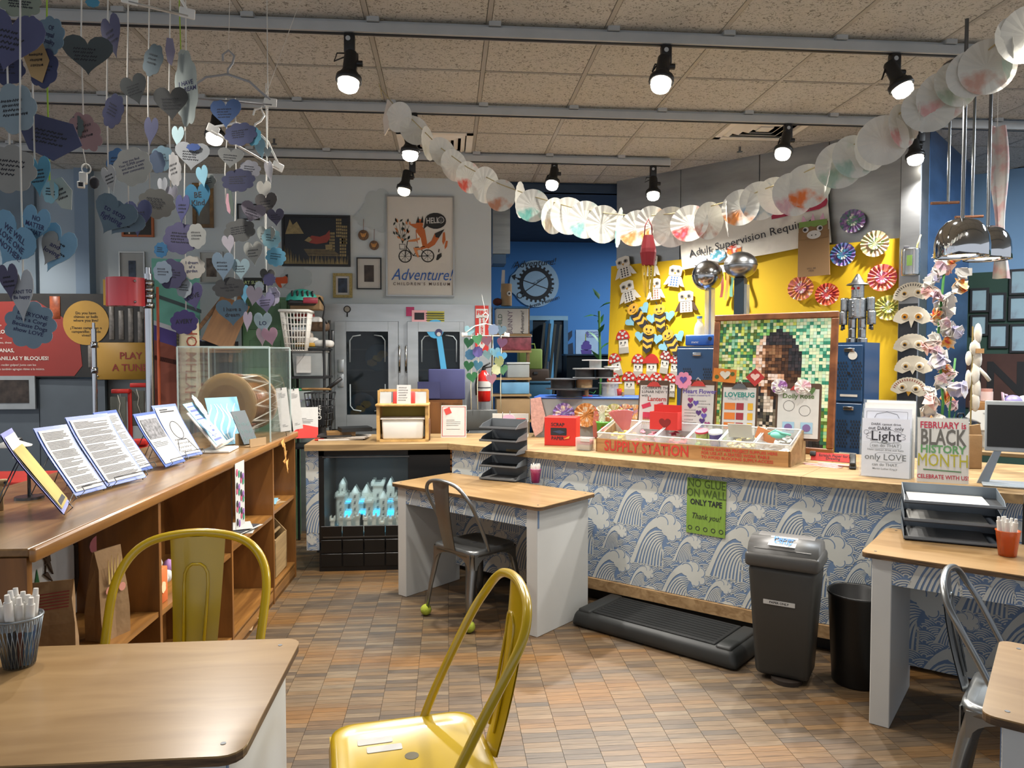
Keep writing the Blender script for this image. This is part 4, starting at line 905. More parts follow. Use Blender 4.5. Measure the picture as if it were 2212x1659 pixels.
for k, (px, py) in enumerate(((262, 845), (302, 832))):
    a = P(px, py, 6.05 + .06 * k); t = thing('stone_chime', ('grey stone chime on a red bracket nearer the thin pole', 'grey stone chime on a red bracket nearer the thick pole')[k], 'chime', a, 0, 'stone chimes on red brackets'); MB(RED).rbox((0, 0, 0), (.14, .06, .035), .008).rbox((.055, .03, -.2), (.03, .03, .42), .006).box((.055, .03, -a.z / 2 - .2), (.03, .03, a.z - .4)).go('bracket', t); MB(M('#5e5f56', .7, var=.15, vs=9)).rbox((-.02, -.01, -.19), (.12, .022, .29), .004).go('slab', t); MB(TWINE).tube([(-.02, -.02, -.03), (.0, -.025, -.1), (-.01, -.025, -.16), (.02, -.025, -.25)], .003, 5).go('cord', t)
a = P(304, 955, 5.6); t = thing('red_clamp', 'small red clamp low between the stands and the poles', 'clamp', a); MB(RED).rbox((0, 0, 0), (.11, .06, .05), .012).rbox((0, .02, -.05), (.14, .08, .04), .01).go('clamp_body', t); MB(RED).cyl((0, 0, -.06), (0, 0, -a.z + .0), .02).go('stem', t)
p = P(-60, 1010, 3.4); t = thing('red_bench', 'red bench end behind the near end of the bookcase', 'bench', (p.x, p.y, 0)); zz = P(30, 1037, 3.4).z; MB(M('#a8281f', .5)).rbox((0, .1, zz - .03), (.62, .35, .06), .01).go('seat', t)
for sx in (-1, 1): MB(M('#7a1d17', .5)).box((sx * .26, .1, (zz - .06) / 2), (.05, .3, zz - .06)).go('leg', t)
# painted boat panel, rod, banner
c, w, h = rect(332, 560, 432, 900, 6.25); t = thing('painted_panel', 'painted board with a teal and purple boat beside the pole', 'panel', c, R(12)); MB(M('#6fb5a4', .6, var=.08)).box((0, 0, 0), (w, .02, h)).go('board', t); q = F / 6.25
def pl(pts): return [((x - 382) / q, (730 - y) / q) for x, y in pts]
for nm, pts, hx in (('grey_band', ((332, 632), (432, 668), (432, 676), (332, 640)), '#4a5a5c'), ('white_band', ((332, 690), (432, 725), (432, 735), (332, 700)), '#c8cfd4'), ('purple_band', ((332, 700), (432, 735), (432, 770), (380, 748), (332, 732)), '#4d3f86'), ('brown_hull', ((332, 732), (380, 748), (432, 770), (432, 900), (332, 900)), '#8a4a38'), ('dark_band', ((332, 765), (432, 790), (432, 800), (332, 775)), '#3a2020')): MB(M(hx, .6, var=.1)).prism(pl(pts), -.014, -.011 - .0005 * len(nm) % .002).go(nm, t)
a = P(340, 620, 6.1); t = thing('orange_rod', 'thin orange rod standing in front of the painted boat board', 'rod', (a.x, a.y, 0)); MB(M('#d2633a', .5)).cyl((0, 0, .001), (0, 0, a.z), .011).go('rod', t); MB(M('#d2633a', .5)).cyl((0, 0, 0), (0, 0, .012), .06).go('foot', t)
c, w, h = rect(388, 690, 432, 905, 5.95); zb_ = 0
t = thing('rhythm_banner', 'cream fabric banner with vertical red RHYTHM OF lettering', 'banner', c, R(10)); m = MB(M('#c9bea0', .85, var=.12, vs=4)); m.grid(10, 12, lambda u, v: ((u - .5) * w * (1.15 - .2 * v), -.03 * math.sin(u * 3.14), (v - .5) * h)); m.grid(10, 12, lambda u, v: ((.5 - u) * w * (1.15 - .2 * v), -.03 * math.sin(u * 3.14) + .006, (v - .5) * h)); m.go('fabric', t)
text(t, 'RHYTHM OF', .115, .02, -.0, M('#8a3b28', .7), -.04, rot=R(88), bold=.005); m = MB(M('#3d3a2c', .9))
for k in range(30): m.ball((-w * .56, -.01, -h / 2 + k * h / 30), (.012, .012, .018), 6)
m.go('rope_edge', t)
MB(DSTEEL).cyl((0, .03, -c.z), (0, .03, h / 2), .012).go('stand_pole', t)
# easel, chalkboard, green cabinet
c, w, h = rect(522, 642, 628, 1000, 6.3); t = thing('green_cabinet', 'green painted cabinet with panelled door below the art supplies board', 'cabinet', (c.x, c.y, 0)); ztop = P(560, 642, 6.3).z; GRN = M('#4f7350', .55, var=.08)
MB(GRN).box((0, .2, ztop / 2), (w, .4, ztop)).go('cabinet_body', t); d_ = MB(GRN).rbox((0, -.012, ztop / 2), (w - .03, .024, ztop - .04), .004, seg=1, smooth=False).go('door', t)
for k in range(4): 
    zz = ztop - .16 - k * .32; MB(M('#456648', .55)).rbox((.05 - .05, -.026, zz), (w - .14, .006, .23), .003, seg=1, smooth=False).go('door_panel', d_)
a = P(472, 750, 6.05); t = thing('wooden_easel', 'brown wooden table easel behind the acrylic case', 'easel', a, R(14)); WD = wood('#5a3b20', '#8c6338', (2, 2, 9), .5)
for s_ in (-1, 1): MB(WD).box((0, 0, 0), (.032, .03, .62)).go('leg', t, (s_ * .13, .05, .18), (R(-8), s_ * R(-14) + R(22), 0))
MB(wood('#6d4a2a', '#8a6238', (4, 1, 1), .5)).box((0, 0, 0), (.24, .015, .40)).go('board', t, (.06, .02, .2), (R(-10), R(22), 0)); MB(WD).box((.02, -.0, -.01), (.36, .06, .025)).go('ledge', t); MB(WD).box((.0, .08, -a.z / 2 - .01), (.34, .2, .03)).go('shelf', t, (0, 0, a.z / 2 - .02)); 
MB(BLACK).box((0, .12, -.5), (.3, .03, 1.1)).go('back_board', t)
c, w, h = rect(526, 600, 577, 632, 6.15); t = thing('chalkboard_sign', 'small chalkboard sign lettered ART SUPPLIES among the hearts', 'sign', c, R(-3)); MB(M('#1d2422', .7)).box((0, 0, 0), (w, .012, h)).go('slate', t); text(t, 'ART SUPPLIES', .036, 0, .02, M('#b9c98a', .7), -.008, bold=.01); MB(WD).tube([(0, .01, -h / 2), (0, .05, -(c.z - ztop) + .0)], .01, 6).go('stick', t)
# supply shelf beside the fridge
a = P(672, 900, 6.35); t = thing('wire_shelf', 'black wire shelf unit crowded with craft bins beside the fridge', 'shelf', (a.x, a.y, 0)); zt_ = P(665, 690, 6.35).z
for sx in (-1, 1):
    for sy in (-1, 1): MB(BLACK).cyl((sx * .14, sy * .15, 0), (sx * .14, sy * .15, zt_), .012).go('post', t)
zsh_ = [P(665, y, 6.35).z for y in (752, 812, 885, 960)]
for z in zsh_: MB(BLACK).box((0, 0, z - .01), (.32, .34, .018)).go('shelf_deck', t)
SX, SY = a.x, a.y
def bin_(nm, label, cat, x, y, z, w, d, h, mat, lid=None, fill=None, rz=0):
    t = thing(nm, label, cat, (x, y, z), rz); MB(mat).rbox((0, 0, h / 2), (w, d, h), .008, taper=.9).go('tub', t)
    if lid: MB(lid).rbox((0, 0, h + .008), (w * 1.06, d * 1.06, .018), .006).go('lid', t)
    if fill:
        m = MB(fill[0]); q = random.Random(len(label))
        for k in range(18): m.rbox((q.uniform(-w * .36, w * .36), q.uniform(-d * .36, d * .36), h * q.uniform(.15, .85)), (w * .2, d * .1, h * .1), .003, mat=fill[k % len(fill)], seg=1)
        m.go('contents', t)
    return t
bin_('storage_bin', 'frosted storage bin with a white label on the wire shelf', 'bin', SX, SY, zsh_[1], .26, .28, .20, M('#a9aeae', .4, alpha=.75, var=.1), TRK)
MB(PAPER).box((-.03, -.145, .1), (.12, .002, .14)).go('paper_label', bpy.data.objects['storage_bin'])
bin_('supply_jar', 'clear jar of purple and blue supplies with a green lid', 'jar', SX - .06, SY - .05, zsh_[2], .16, .16, .17, M('#cfd6d4', .2, alpha=.45), M('#2f8f5a', .5), [M('#6a4fa0', .5), M('#2f5fb0', .5), M('#3f8a6a', .5)])
t = thing('supply_bag', 'pile of packaged craft supplies on the upper wire shelf', 'supplies', (SX, SY, zsh_[0])); q = random.Random(9)
for k, hx in enumerate(('#c9c5bd', '#8f8478', '#b7c2c9', '#5c4632', '#d8d8d4', '#a33b30')): MB(M(hx, .5, var=.25, vs=12, bump=.3)).rbox((q.uniform(-.08, .08), -.06 + .03 * k, .05 + .045 * k), (.17, .12, .08), .025).go('pack', t, None, (0, 0, q.uniform(-.2, .2)))
t = thing('yellow_packet', 'white and yellow packets lying above the frosted storage bin', 'packet', (SX + .03, SY - .03, zsh_[1] + .245)); MB(M('#c79a3d', .5, var=.3)).rbox((-.05, 0, .02), (.17, .2, .035), .01).go('packet', t); MB(PAPER).rbox((.09, -.02, .03), (.16, .16, .06), .025).go('packet', t)
# white laundry basket and helmet
a = P(641, 715, 6.12); t = thing('laundry_basket', 'white plastic lattice basket beside the green cabinet', 'basket', a, 0); m = MB(WHITE); hh_ = .32
for k in range(9):
    u = -1 + 2 * k / 8; m.tube([(u * .075, -.075, -hh_ / 2), (u * .11, -.11, hh_ / 2)], .004, 5); m.tube([(-.075, u * .075, -hh_ / 2), (-.11, u * .11, hh_ / 2)], .004, 5); m.tube([(.075, u * .075, -hh_ / 2), (.11, u * .11, hh_ / 2)], .004, 5)
for k in range(7): f = -.5 + k / 6; g2 = .0925 + .035 * f; m.tube([(-g2, -g2, f * hh_), (g2, -g2, f * hh_), (g2, g2, f * hh_), (-g2, g2, f * hh_)], .004, 5, closed=True)
m.go('lattice', t); MB(WHITE).tube([(-.115, -.115, hh_ / 2), (.115, -.115, hh_ / 2), (.115, .115, hh_ / 2), (-.115, .115, hh_ / 2)], .012, 6, closed=True).go('rim', t)
a = P(652, 645, 6.15); t = thing('bicycle_helmet', 'teal and black bicycle helmet on top of the crowded shelf', 'helmet', a, R(15)); TEAL = M('#2f9c8c', .35, var=.1, coat=.3)
m = MB(TEAL); m.grid(14, 7, lambda u, v: (.13 * math.sin(v * 1.57) * math.cos(u * 6.283), .10 * math.sin(v * 1.57) * math.sin(u * 6.283), .10 * math.cos(v * 1.57) - .02)); m.go('shell', t)
for k in range(5): MB(BLACK).rbox((-.08 + .04 * k, -.055 - .02 * (1 - abs(k - 2) / 2), .035), (.018, .05, .05), .008).go('vent_slot', t)
MB(M('#8a2438', .4)).rbox((.06, -.09, -.02), (.12, .02, .05), .01).go('visor', t); MB(BLACK).rbox((0, 0, -.035), (.22, .17, .04), .015).go('liner', t)
t = thing('helmet_base', 'brown box and tangled gear under the bicycle helmet', 'box', (SX - .02, SY - .02, zsh_[0] + .325)); MB(CARD).rbox((0, 0, .06), (.24, .22, .12), .004, seg=1).go('carton', t); MB(BLACK).tube([(.12, -.11, .1), (.17, -.12, .02), (.15, -.12, -.08), (.18, -.1, -.12)], .009, 6).go('strap', t)
# black basket with handle
a = P(692, 885, 6.1); t = thing('black_basket', 'black shopping basket with white lettering in front of the fridge', 'basket', a, R(-10)); m = MB(BLACK); hh_ = .28
for k in range(8):
    u = -1 + 2 * k / 7; m.tube([(u * .07, -.06, -hh_ / 2), (u * .1, -.09, hh_ / 2)], .005, 5); m.tube([(u * .07, .06, -hh_ / 2), (u * .1, .09, hh_ / 2)], .005, 5)
for k in range(6): f = -.5 + k / 5; gx, gy = .085 + .03 * f, .075 + .03 * f; m.tube([(-gx, -gy, f * hh_), (gx, -gy, f * hh_), (gx, gy, f * hh_), (-gx, gy, f * hh_)], .005, 5, closed=True)
m.go('lattice', t); MB(BLACK).box((0, -.075, -.02), (.12, .006, .2)).go('front_plate', t); text(t, 'WE\nEN\nNO', .05, 0, -.02, WHITE, -.08, bold=.02, ls=.8); MB(wood('#5a4020', '#8a6a40', (5, 5, 5))).rbox((-.03, 0, .17), (.24, .06, .02), .008).go('handle', t); MB(BLACK).tube([(.06, 0, .17), (.18, 0, .26)], .016, 8).go('grip', t); MB(BLACK).cyl((0, 0, -hh_ / 2), (0, 0, -a.z + .001), .04).go('pedestal', t)
# ------------------------------------------------------------------ back wall pictures
def wb(px, py, off=0): return onpl(px, py, (0, YB - off, 0), (0, 1, 0))
def framed(label, box, fm, fw, mount, content=None, mw=0, photo=None, nm='framed_picture', group='framed pictures on the grey wall', glass=True):
    a, b = wb(box[0], box[1], .02), wb(box[2], box[3], .02); w, h = b.x - a.x, a.z - b.z
    t = thing(nm, label, 'picture', ((a.x + b.x) / 2, YB - .001, (a.z + b.z) / 2), 0, group)
    for sx, sz, ww, hh_ in ((0, 1, w, fw), (0, -1, w, fw), (1, 0, fw, h - 2 * fw), (-1, 0, fw, h - 2 * fw)): MB(fm).box((sx * (w - fw) / 2, -.012, sz * (h - fw) / 2), (ww, .024, hh_)).go('frame_bar', t)
    MB(mount).box((0, -.006, 0), (w - 2 * fw, .008, h - 2 * fw)).go('mount', t)
    if photo: MB(photo).box((0, -.0115, 0), (w - 2 * fw - 2 * mw, .003, h - 2 * fw - 2 * mw)).go('print', t)
    if content: content(t, w, h)
    return t
SILV = M('#a9aaa8', .3, .8, var=.05); GOLD = M('#a0905a', .5, .4, var=.4, vs=90, bump=.4, bs=120)
def night(t, w, h):
    S = lambda x, y: ((x / 595 - .5) * w, (.5 - y / 450) * h)      # 595 x 450 working grid
    G = M('#8d7d55', .6, var=.3, vs=40)
    MB(G).prism([S(30, 170), S(70, 40), (S(95, 90)), S(130, 60), S(190, 165)], -.0145, -.0135).go('mountain', t)
    m = MB(G)
    for x, y0, ww in ((470, 30, 50), (520, 90, 50), (410, 150, 50), (500, 200, 60)):
        for k in range(6):
            for j in range(3): a, b = S(x + j * ww / 3 + 2, y0 + k * 28), S(x + (j + 1) * ww / 3 - 2, y0 + k * 28 + 20); m.prism([a, (b[0], a[1]), b, (a[0], b[1])], -.0145, -.0135)
    m.go('city_windows', t); m = MB(G); q = random.Random(1)
    for k in range(46): x = 10 + k * 12.6; y = 440; hh_ = 40 + 60 * q.random() + max(0, 130 - x) * .9; m.prism([S(x - 7, y), S(x + 7, y), S(x + q.uniform(-6, 6), y - hh_)], -.0145 - .0003 * (k % 3), -.0135)
    m.go('grass_blades', t)
    m = MB(G)
    for k in range(7): a, b = S(190 + k * 6, 300 + k * 9), S(440 + k * 12, 300 + k * 9); m.prism([a, b, (b[0], b[1] - .004), (a[0], a[1] - .004)], -.0145, -.0135)
    m.go('blanket_stripes', t)
    MB(M('#8a3a30', .6)).prism([S(215, 215), S(260, 180), S(330, 190), S(380, 170), S(415, 130), (S(420, 200)), S(390, 240), S(300, 255), S(240, 245)], -.0155, -.014).go('red_fox', t); MB(G).prism([S(195, 225), S(235, 190), S(262, 215), S(235, 240)], -.017, -.0155).go('fox_head', t); MB(G).prism([S(375, 260), S(435, 255), S(440, 300), S(380, 305)], -.0155, -.014).go('basket', t)
framed('wide black framed night scene of a fox, mountain and city', (608, 463, 757, 576), BLACK, .02, M('#10151c', .35, var=.3, vs=4), night)
def poster(t, w, h):
    S = lambda x, y: (((x - 785) / 415 - .5) * w, (.5 - (y - 118) / 625) * h)
    def pg(nm, pts, m, lay): MB(m).prism([S(*p) for p in pts], -.0135 - .0004 * lay, -.0125 - .0004 * lay).go(nm, t)
    OR = M('#b5602c', .7, var=.05); OD = M('#c9804e', .7); K = M('#22211f', .7); BL = M('#2f5ea8', .7)
    # fox
    pg('fox_tail', [(1020, 430), (1060, 395), (1080, 350), (1125, 330), (1105, 380), (1080, 420), (1040, 445)], OR, 1); pg('tail_tip', [(1080, 350), (1140, 322), (1105, 378), (1085, 372)], K, 2)
    pg('fox_body', [(965, 330), (1000, 300), (1020, 330), (1032, 400), (1035, 440), (1000, 450), (970, 400)], OR, 2); pg('fox_chest', [(970, 345), (995, 380), (1005, 430), (985, 440), (975, 395)], M('#e3dccf', .7), 3)
    pg('fox_head', [(922, 293), (965, 292), (985, 262), (1003, 265), (1010, 300), (990, 330), (960, 318)], OR, 3); pg('fox_ear', [(968, 285), (980, 245), (990, 285)], K, 4); pg('fox_ear', [(992, 285), (1008, 240), (1012, 285)], K, 4)
    pg('fox_arm', [(920, 395), (965, 385), (990, 375), (990, 390), (960, 402), (920, 404)], OD, 4); pg('fox_leg', [(985, 440), (950, 440), (960, 470), (975, 500), (985, 498), (972, 455), (1010, 452)], OD, 4)
    m = MB(K)
    for cx, cz in ((900, 494), (1037, 490)):
        m.ribbon([S(cx + 37 * math.cos(a / 24 * 6.283), cz + 37 * math.sin(a / 24 * 6.283)) for a in range(24)], .010, -.0142, closed=True)
        for a in range(8): m.ribbon([S(cx, cz), S(cx + 36 * math.cos(a * .785), cz + 36 * math.sin(a * .785))], .003, -.0141)
    for seg in (((900, 494), (915, 400), (935, 395)), ((905, 430), (950, 490), (975, 492), (1037, 490)), ((950, 490), (985, 440), (1037, 490)), ((960, 438), (1020, 432))): m.ribbon([S(*p) for p in seg], .007, -.0143)
    m.go('bicycle', t); m = MB(K)
    m.ribbon([S(*p) for p in ((865, 420), (900, 420), (898, 450), (868, 450))], .006, -.0143, closed=True); m.go('basket', t)
    m = MB(M('#2b332c', .7)); m2 = MB(OD); q = random.Random(4)
    for k in range(26):
        x, y = 885 + q.uniform(-55, 45), 330 + q.uniform(-70, 75); c = [S(x + a, y + b) for a, b in rot2([(-6, 0), (0, 14), (6, 0), (0, -14)], q.uniform(-1, 1))]
        (m if k % 3 else m2).prism(c, -.0142, -.0128)
    for k in range(5): m.ribbon([S(885, 415), S(845 + k * 20, 280 + 12 * abs(k - 2))], .003, -.0138)
    m.go('leaves', t); m2.go('flowers', t)
    pg('feather_leaf', [(1125, 400), (1130, 345), (1142, 340), (1146, 390), (1132, 420)], OR, 1); pg('feather_leaf', [(1140, 430), (1148, 395), (1160, 395), (1155, 430), (1142, 448)], OR, 1); pg('dark_leaf', [(1088, 515), (1095, 482), (1120, 470), (1122, 492), (1100, 515)], K, 1); pg('dark_leaf', [(1100, 465), (1104, 445), (1110, 448), (1106, 468)], K, 1)
    MB(K).prism([S(1012 + 0, 325)] + [S(1085 + 65 * math.cos(R(a)), 272 + 50 * math.sin(R(a))) for a in range(140, -181, -20)], -.0145, -.013).go('speech_bubble', t)
    x, z = S(1068, 272); text(t, 'HELL', .075, x, z, PAPER, -.016, bold=.02, rot=R(4), sx=.75); x, z = S(1118, 266); MB(PAPER).ribbon([(x + .028 * math.cos(a / 16 * 6.28), z + .028 * math.sin(a / 16 * 6.28)) for a in range(16)], .006, -.016, closed=True).prism(circ(.004, 6, x - .009, z + .008), -.016, -.0155).prism(circ(.004, 6, x + .009, z + .008), -.016, -.0155).ribbon([(x - .012, z - .006), (x, z - .013), (x + .012, z - .006)], .004, -.016).go('smiling_letter', t)
    x, z = S(1000, 610); text(t, 'Adventure!', .155, x, z, BL, -.0145, shear=.35, sx=.8)
    x, z = S(1000, 665); text(t, "C H I L D R E N ' S   M U S E U M", .038, x, z, M('#5a4a44', .7), -.0145, bold=.01)
framed('tall framed poster of a fox riding a bicycle with a HELLO bubble', (833, 421, 982, 641), SILV, .014, M('#c9c5bb', .5, var=.04), poster)
framed('small glittery gold frame with a dark winter photograph', (719, 590, 761, 643), GOLD, .026, PAPER, None, .02, M('#2d3a4d', .5, var=.8, vs=20))
framed('black framed small print with a pale mount beside the fox poster', (770, 556, 824, 625), BLACK, .01, M('#b9b7b0', .6), None, .06, M('#3a2f28', .5, var=.8, vs=16))
framed('silver framed photograph above the red drum shell', (256, 543, 314, 640), SILV, .012, M('#a5a49e', .6), None, .07, M('#3a4658', .5, var=.8, vs=14))
framed('orange framed dark picture behind the blue paper hearts', (262, 462, 332, 512), M('#a85a2c', .5), .018, M('#2b2620', .5, var=.6), None)
framed('brown wooden frame behind the teal BE KIND heart', (415, 395, 461, 492), wood('#5e4424', '#8a6a3c', (4, 4, 4)), .03, M('#6c675c', .6, var=.3), None)
framed('thin framed photograph hidden behind the hanging clouds', (430, 543, 482, 612), SILV, .01, M('#b0afa8', .6), None, .05, M('#6a5c50', .5, var=.8, vs=16))
framed('small dark frame behind the pink strand of hearts', (512, 440, 560, 475), BLACK, .01, M('#8f959c', .6), None)
for k, (px, py, r, lab) in enumerate(((785, 508, 22, 'carved fox face on a wood slice, the higher of two'), (808, 530, 20, 'carved animal face on a wood slice, the lower of two'))):
    a = wb(px, py, .02); s = 7.0 / F; t = thing('wood_slice', lab, 'ornament', a, 0, 'wood slice ornaments'); MB(wood('#4a3320', '#7a5a38', (9, 9, 9))).cyl((0, .01, 0), (0, -.01, 0), r * s * .5, n=20).go('slice', t); MB(M('#c08a4a', .7)).prism([(-.028, .022), (-.012, .012), (.012, .012), (.028, .022), (.02, -.008), (0, -.032), (-.02, -.008)], -.016, -.0102).go('animal_face', t); MB(INK).prism(circ(.004, 6, -.009, .002), -.0165, -.016).prism(circ(.004, 6, .009, .002), -.0165, -.016).prism(circ(.005, 6, 0, -.022), -.0165, -.016).go('eyes', t); MB(M('#8a5a4a', .8)).tube([(0, 0, r * s * .5), (.002, 0, .15)], .0025, 5).go('cord', t)
a = wb(607, 608, .01); t = thing('fox_decal', 'orange fox head cut-out on the wall above the helmet', 'decal', a); MB(M('#c8552a', .7)).prism([(-.075, .035), (.02, .04), (.06, .06), (.06, -.01), (.0, -.06), (-.02, -.05)], -.006, 0).go('head', t); MB(PAPER).prism([(.0, -.02), (.05, -.02), (.01, -.055)], -.008, -.006).go('muzzle', t); MB(INK).prism([(.04, .06), (.065, .068), (.062, .035)], -.008, -.006).go('ear_tip', t)
CL = M('#adb6b6', .7, var=.03)
for px, py, w_, h_, lab in ((820, 455, .34, .42, 'pale painted cloud behind the fox poster'), (806, 470, .36, .2, 'pale painted cloud around the wood slices'), (640, 600, .3, .24, 'pale painted cloud above the bicycle helmet')): a = wb(px, py, .003 + .002 * (px % 4)); t = MB(CL).prism(cloud(w_, h_, 7), -.002, 0).go('cloud_decal', None, a); tag(t, lab, 'decal', 'painted wall clouds')
# ------------------------------------------------------------------ stainless fridge
fa, fb = wb(636, 656, .1), wb(1061, 940, .1); FWD = fb.x - fa.x; FH = fa.z
fr = thing('display_fridge', 'double door stainless steel fridge with dark glass windows', 'fridge', (fa.x, YB - .09, 0)); FS = M('#b4babd', .36, .65, var=.14, vs=2, stretch=(1, 1, 5))
def fx(px, py): p = onpl(px, py, (0, YB - .09, 0), (0, 1, 0)); return p.x - fa.x, p.z
(d1a, zt1), (d1b, zb1) = fx(724, 694), fx(862, 925); (d2a, _), (d2b, _) = fx(880, 694), fx(1003, 925); (w1a, wz1), (w1b, wz0) = fx(749, 717), fx(840, 894); (w2a, _), (w2b, _) = fx(904, 717), fx(993, 894)
MB(FS).box((FWD / 2, .005, (zt1 + FH) / 2), (FWD, .06, FH - zt1)).go('header', fr); MB(FS).box((d1a / 2, .005, zt1 / 2), (d1a - .002, .06, zt1)).go('side_trim', fr); MB(FS).box(((d2b + FWD) / 2, .005, zt1 / 2), (FWD - d2b - .002, .06, zt1)).go('side_trim', fr); MB(FS).box(((d1b + d2a) / 2, .005, zt1 / 2), (d2a - d1b - .004, .06, zt1)).go('mullion', fr)
MB(FS).box((FWD / 2, .005, zb1 / 2), (d2b - d1a, .06, zb1 - .004)).go('kick_panel', fr); MB(M('#11161a', .8)).box((FWD / 2, .068, FH / 2), (FWD - .02, .03, FH - .04)).go('interior', fr)
def door(x0, x1, wx0, wx1, nm='door'):
    d = thing(nm, '', '', (0, 0, 0)); del d['label'], d['category']; d.parent = fr
    m = MB(FS); y = -.03; e = .04
    m.box(((x0 + wx0) / 2, y, (zt1 + zb1) / 2), (wx0 - x0 - .003, e, zt1 - zb1 - .006)).box(((x1 + wx1) / 2, y, (zt1 + zb1) / 2), (x1 - wx1 - .003, e, zt1 - zb1 - .006)).box(((wx0 + wx1) / 2, y, (zt1 + wz1) / 2), (wx1 - wx0, e, zt1 - wz1 - .006)).box(((wx0 + wx1) / 2, y, (wz0 + zb1) / 2), (wx1 - wx0, e, wz0 - zb1 - .006)); m.go('door_frame', d)
    MB(M('#20282c', .06, var=.1, alpha=.45)).box(((wx0 + wx1) / 2, -.02, (wz0 + wz1) / 2), (wx1 - wx0, .006, wz1 - wz0)).go('glass_pane', d)
    m = MB(M('#aab4b8', .5)); 
    for s, xx in ((1, wx0 + .03), (-1, wx1 - .03)): 
        for z, q in ((wz1 - .03, -1), (wz0 + .03, 1)): MB(M('#aab4b8', .5)).tube([(xx, -.026, z + q * .25), (xx, -.026, z + q * .05), (xx + s * .03, -.026, z + q * .01), (xx + s * .1, -.026, z)], .006, 5).go('corner_stripe', d)
    return d
dl = door(d1a, d1b, w1a, w1b); dr = door(d2a, d2b, w2a, w2b)
for d, px in ((dl, 864), (dr, 878)):
    x, z = fx(px, 775); MB(CHROME).tube([(x, -.05, z + .12), (x, -.09, z + .11), (x, -.09, z - .11), (x, -.05, z - .12)], .011, 8).go('handle', d)
for py in (730, 890): x, z = fx(719, py); MB(DSTEEL).rbox((x, -.06, z), (.045, .03, .14), .012).go('hinge', dl)
x, z = fx(738, 790); MB(FS).rbox((x, -.058, z), (.055, .015, .12), .006).go('latch', dl); x, z = fx(738, 822); MB(FS).rbox((x, -.058, z), (.055, .015, .12), .006).go('latch', dl)
m = MB(M('#4a4a44', .7))
for py in (755, 800, 845): x, z = fx(800, py); m.box((FWD / 2, .05, z), (FWD - .3, .02, .012))
m.go('inner_shelf', fr)
for k, (px, py, r) in enumerate(((818, 772, .13), (782, 880, .14))):
    p = onpl(px, py, (0, YB - .052, 0), (0, 1, 0)); t = thing('globe', ('world globe behind the upper half of the fridge window', 'world globe low in the fridge window')[k], 'globe', p, 0, 'globes in the fridge'); MB(M('#274c66', .4, var=.15)).ball((0, 0, 0), (r, .018, r), 22).go('sphere', t); q = random.Random(k)
    for j in range(3): MB(M('#9a8a3a' if j else '#7a6a3a', .5, var=.3)).prism([(x * 1, z) for x, z in cloud(.1, .07, 6, j, -.02 + .05 * j - .04, -.05 + .04 * j)], -.021, -.0185).go('continent', t)
p = onpl(750, 668, (0, YB - .12, 0), (0, 1, 0)); t = thing('round_gauge', 'small round black gauge stuck above the fridge door', 'gauge', (p.x, YB - .115, p.z)); MB(BLACK).cyl((0, 0, 0), (0, -.012, 0), .033, n=20).box((0, -.006, -.045), (.012, .01, .05)).go('rim', t); MB(M('#8a857a', .4)).cyl((0, -.012, 0), (0, -.014, 0), .024, n=20).go('dial', t)
def flat_craft(nm, label, cat, px, py, parts, off=.14, rz=0):
    p = onpl(px, py, (0, YB - off, 0), (0, 1, 0)); t = thing(nm, label, cat, p, rz)
    for i, (n_, pts, mt) in enumerate(parts): MB(mt).prism(pts, -.003 - .002 * i, -.001 - .002 * i).go(n_, t)
    return t
sq = lambda w, h, cx=0, cz=0: [(cx - w / 2, cz - h / 2), (cx + w / 2, cz - h / 2), (cx + w / 2, cz + h / 2), (cx - w / 2, cz + h / 2)]
MAG = M('#a3335f', .8, var=.15)
flat_craft('paper_square', 'magenta painted paper square on the fridge header', 'paper craft', 886, 673, [('square', sq(.075, .085), MAG)], .125); flat_craft('paper_square', 'pink edged black paper square on the fridge header', 'paper craft', 906, 683, [('border', sq(.14, .11), M('#d8a3a8', .8)), ('square', sq(.09, .065), INK)], .128); flat_craft('paper_square', 'yellow and green striped paper behind the blue paper banjo', 'paper craft', 940, 684, [('sheet', sq(.17, .10), M('#b3ab4a', .8))] + [('stripe', sq(.17, .008, 0, -.035 + k * .022), M('#3b4a3a', .8)) for k in range(4)], .126)
LBL = M('#4fa3cf', .8, var=.05)
flat_craft('paper_banjo', 'bright blue paper banjo taped across the fridge window', 'paper craft', 945, 715, [('body', cloud(.17, .18, 3, .6, -.02, .02, .05), LBL), ('neck', [(-.01, -.05), (.04, -.05), (.085, -.36), (.03, -.36)], LBL), ('patch', circ(.035, 14, .012, -.015), M('#3d3a5c', .8)), ('dot', circ(.02, 12, .012, -.03), PAPER)], .135)
NAVY = M('#3a3d66', .8, var=.08)
p = onpl(965, 830, (0, YB - .28, 0), (0, 1, 0)); t = thing('navy_box', 'large navy blue paper box in front of the fridge door', 'box', (p.x, YB - .34, 0)); zt_ = P(960, 797, 6.75).z; zb_ = P(960, 862, 6.75).z; MB(NAVY).rbox((0, 0, (zt_ + zb_) / 2), (.33, .12, zt_ - zb_), .01).go('box_body', t); MB(M('#33365c', .8)).box((-.16, -.07, (zt_ + zb_) / 2 - .05), (.2, .01, (zt_ - zb_) * .55)).go('flap', t)
t2 = thing('louvred_cabinet', 'brown louvred wooden cabinet behind the counter', 'cabinet', (p.x - .04, YB - .36, 0)); WDK = wood('#4a2c14', '#7a4e26', (3, 3, .6), .45); MB(WDK).box((0, .02, zb_ / 2 - .001), (.36, .24, zb_ - .003)).go('carcass', t2)
for s in (-1, 1):
    d = MB(WDK).box((s * .09, -.11, zb_ / 2), (.17, .02, zb_ - .04)).go('door', t2)
    for k in range(14): MB(WDK).box((s * .09, -.126, .12 + k * .055), (.13, .012, .03)).go('slat', d)
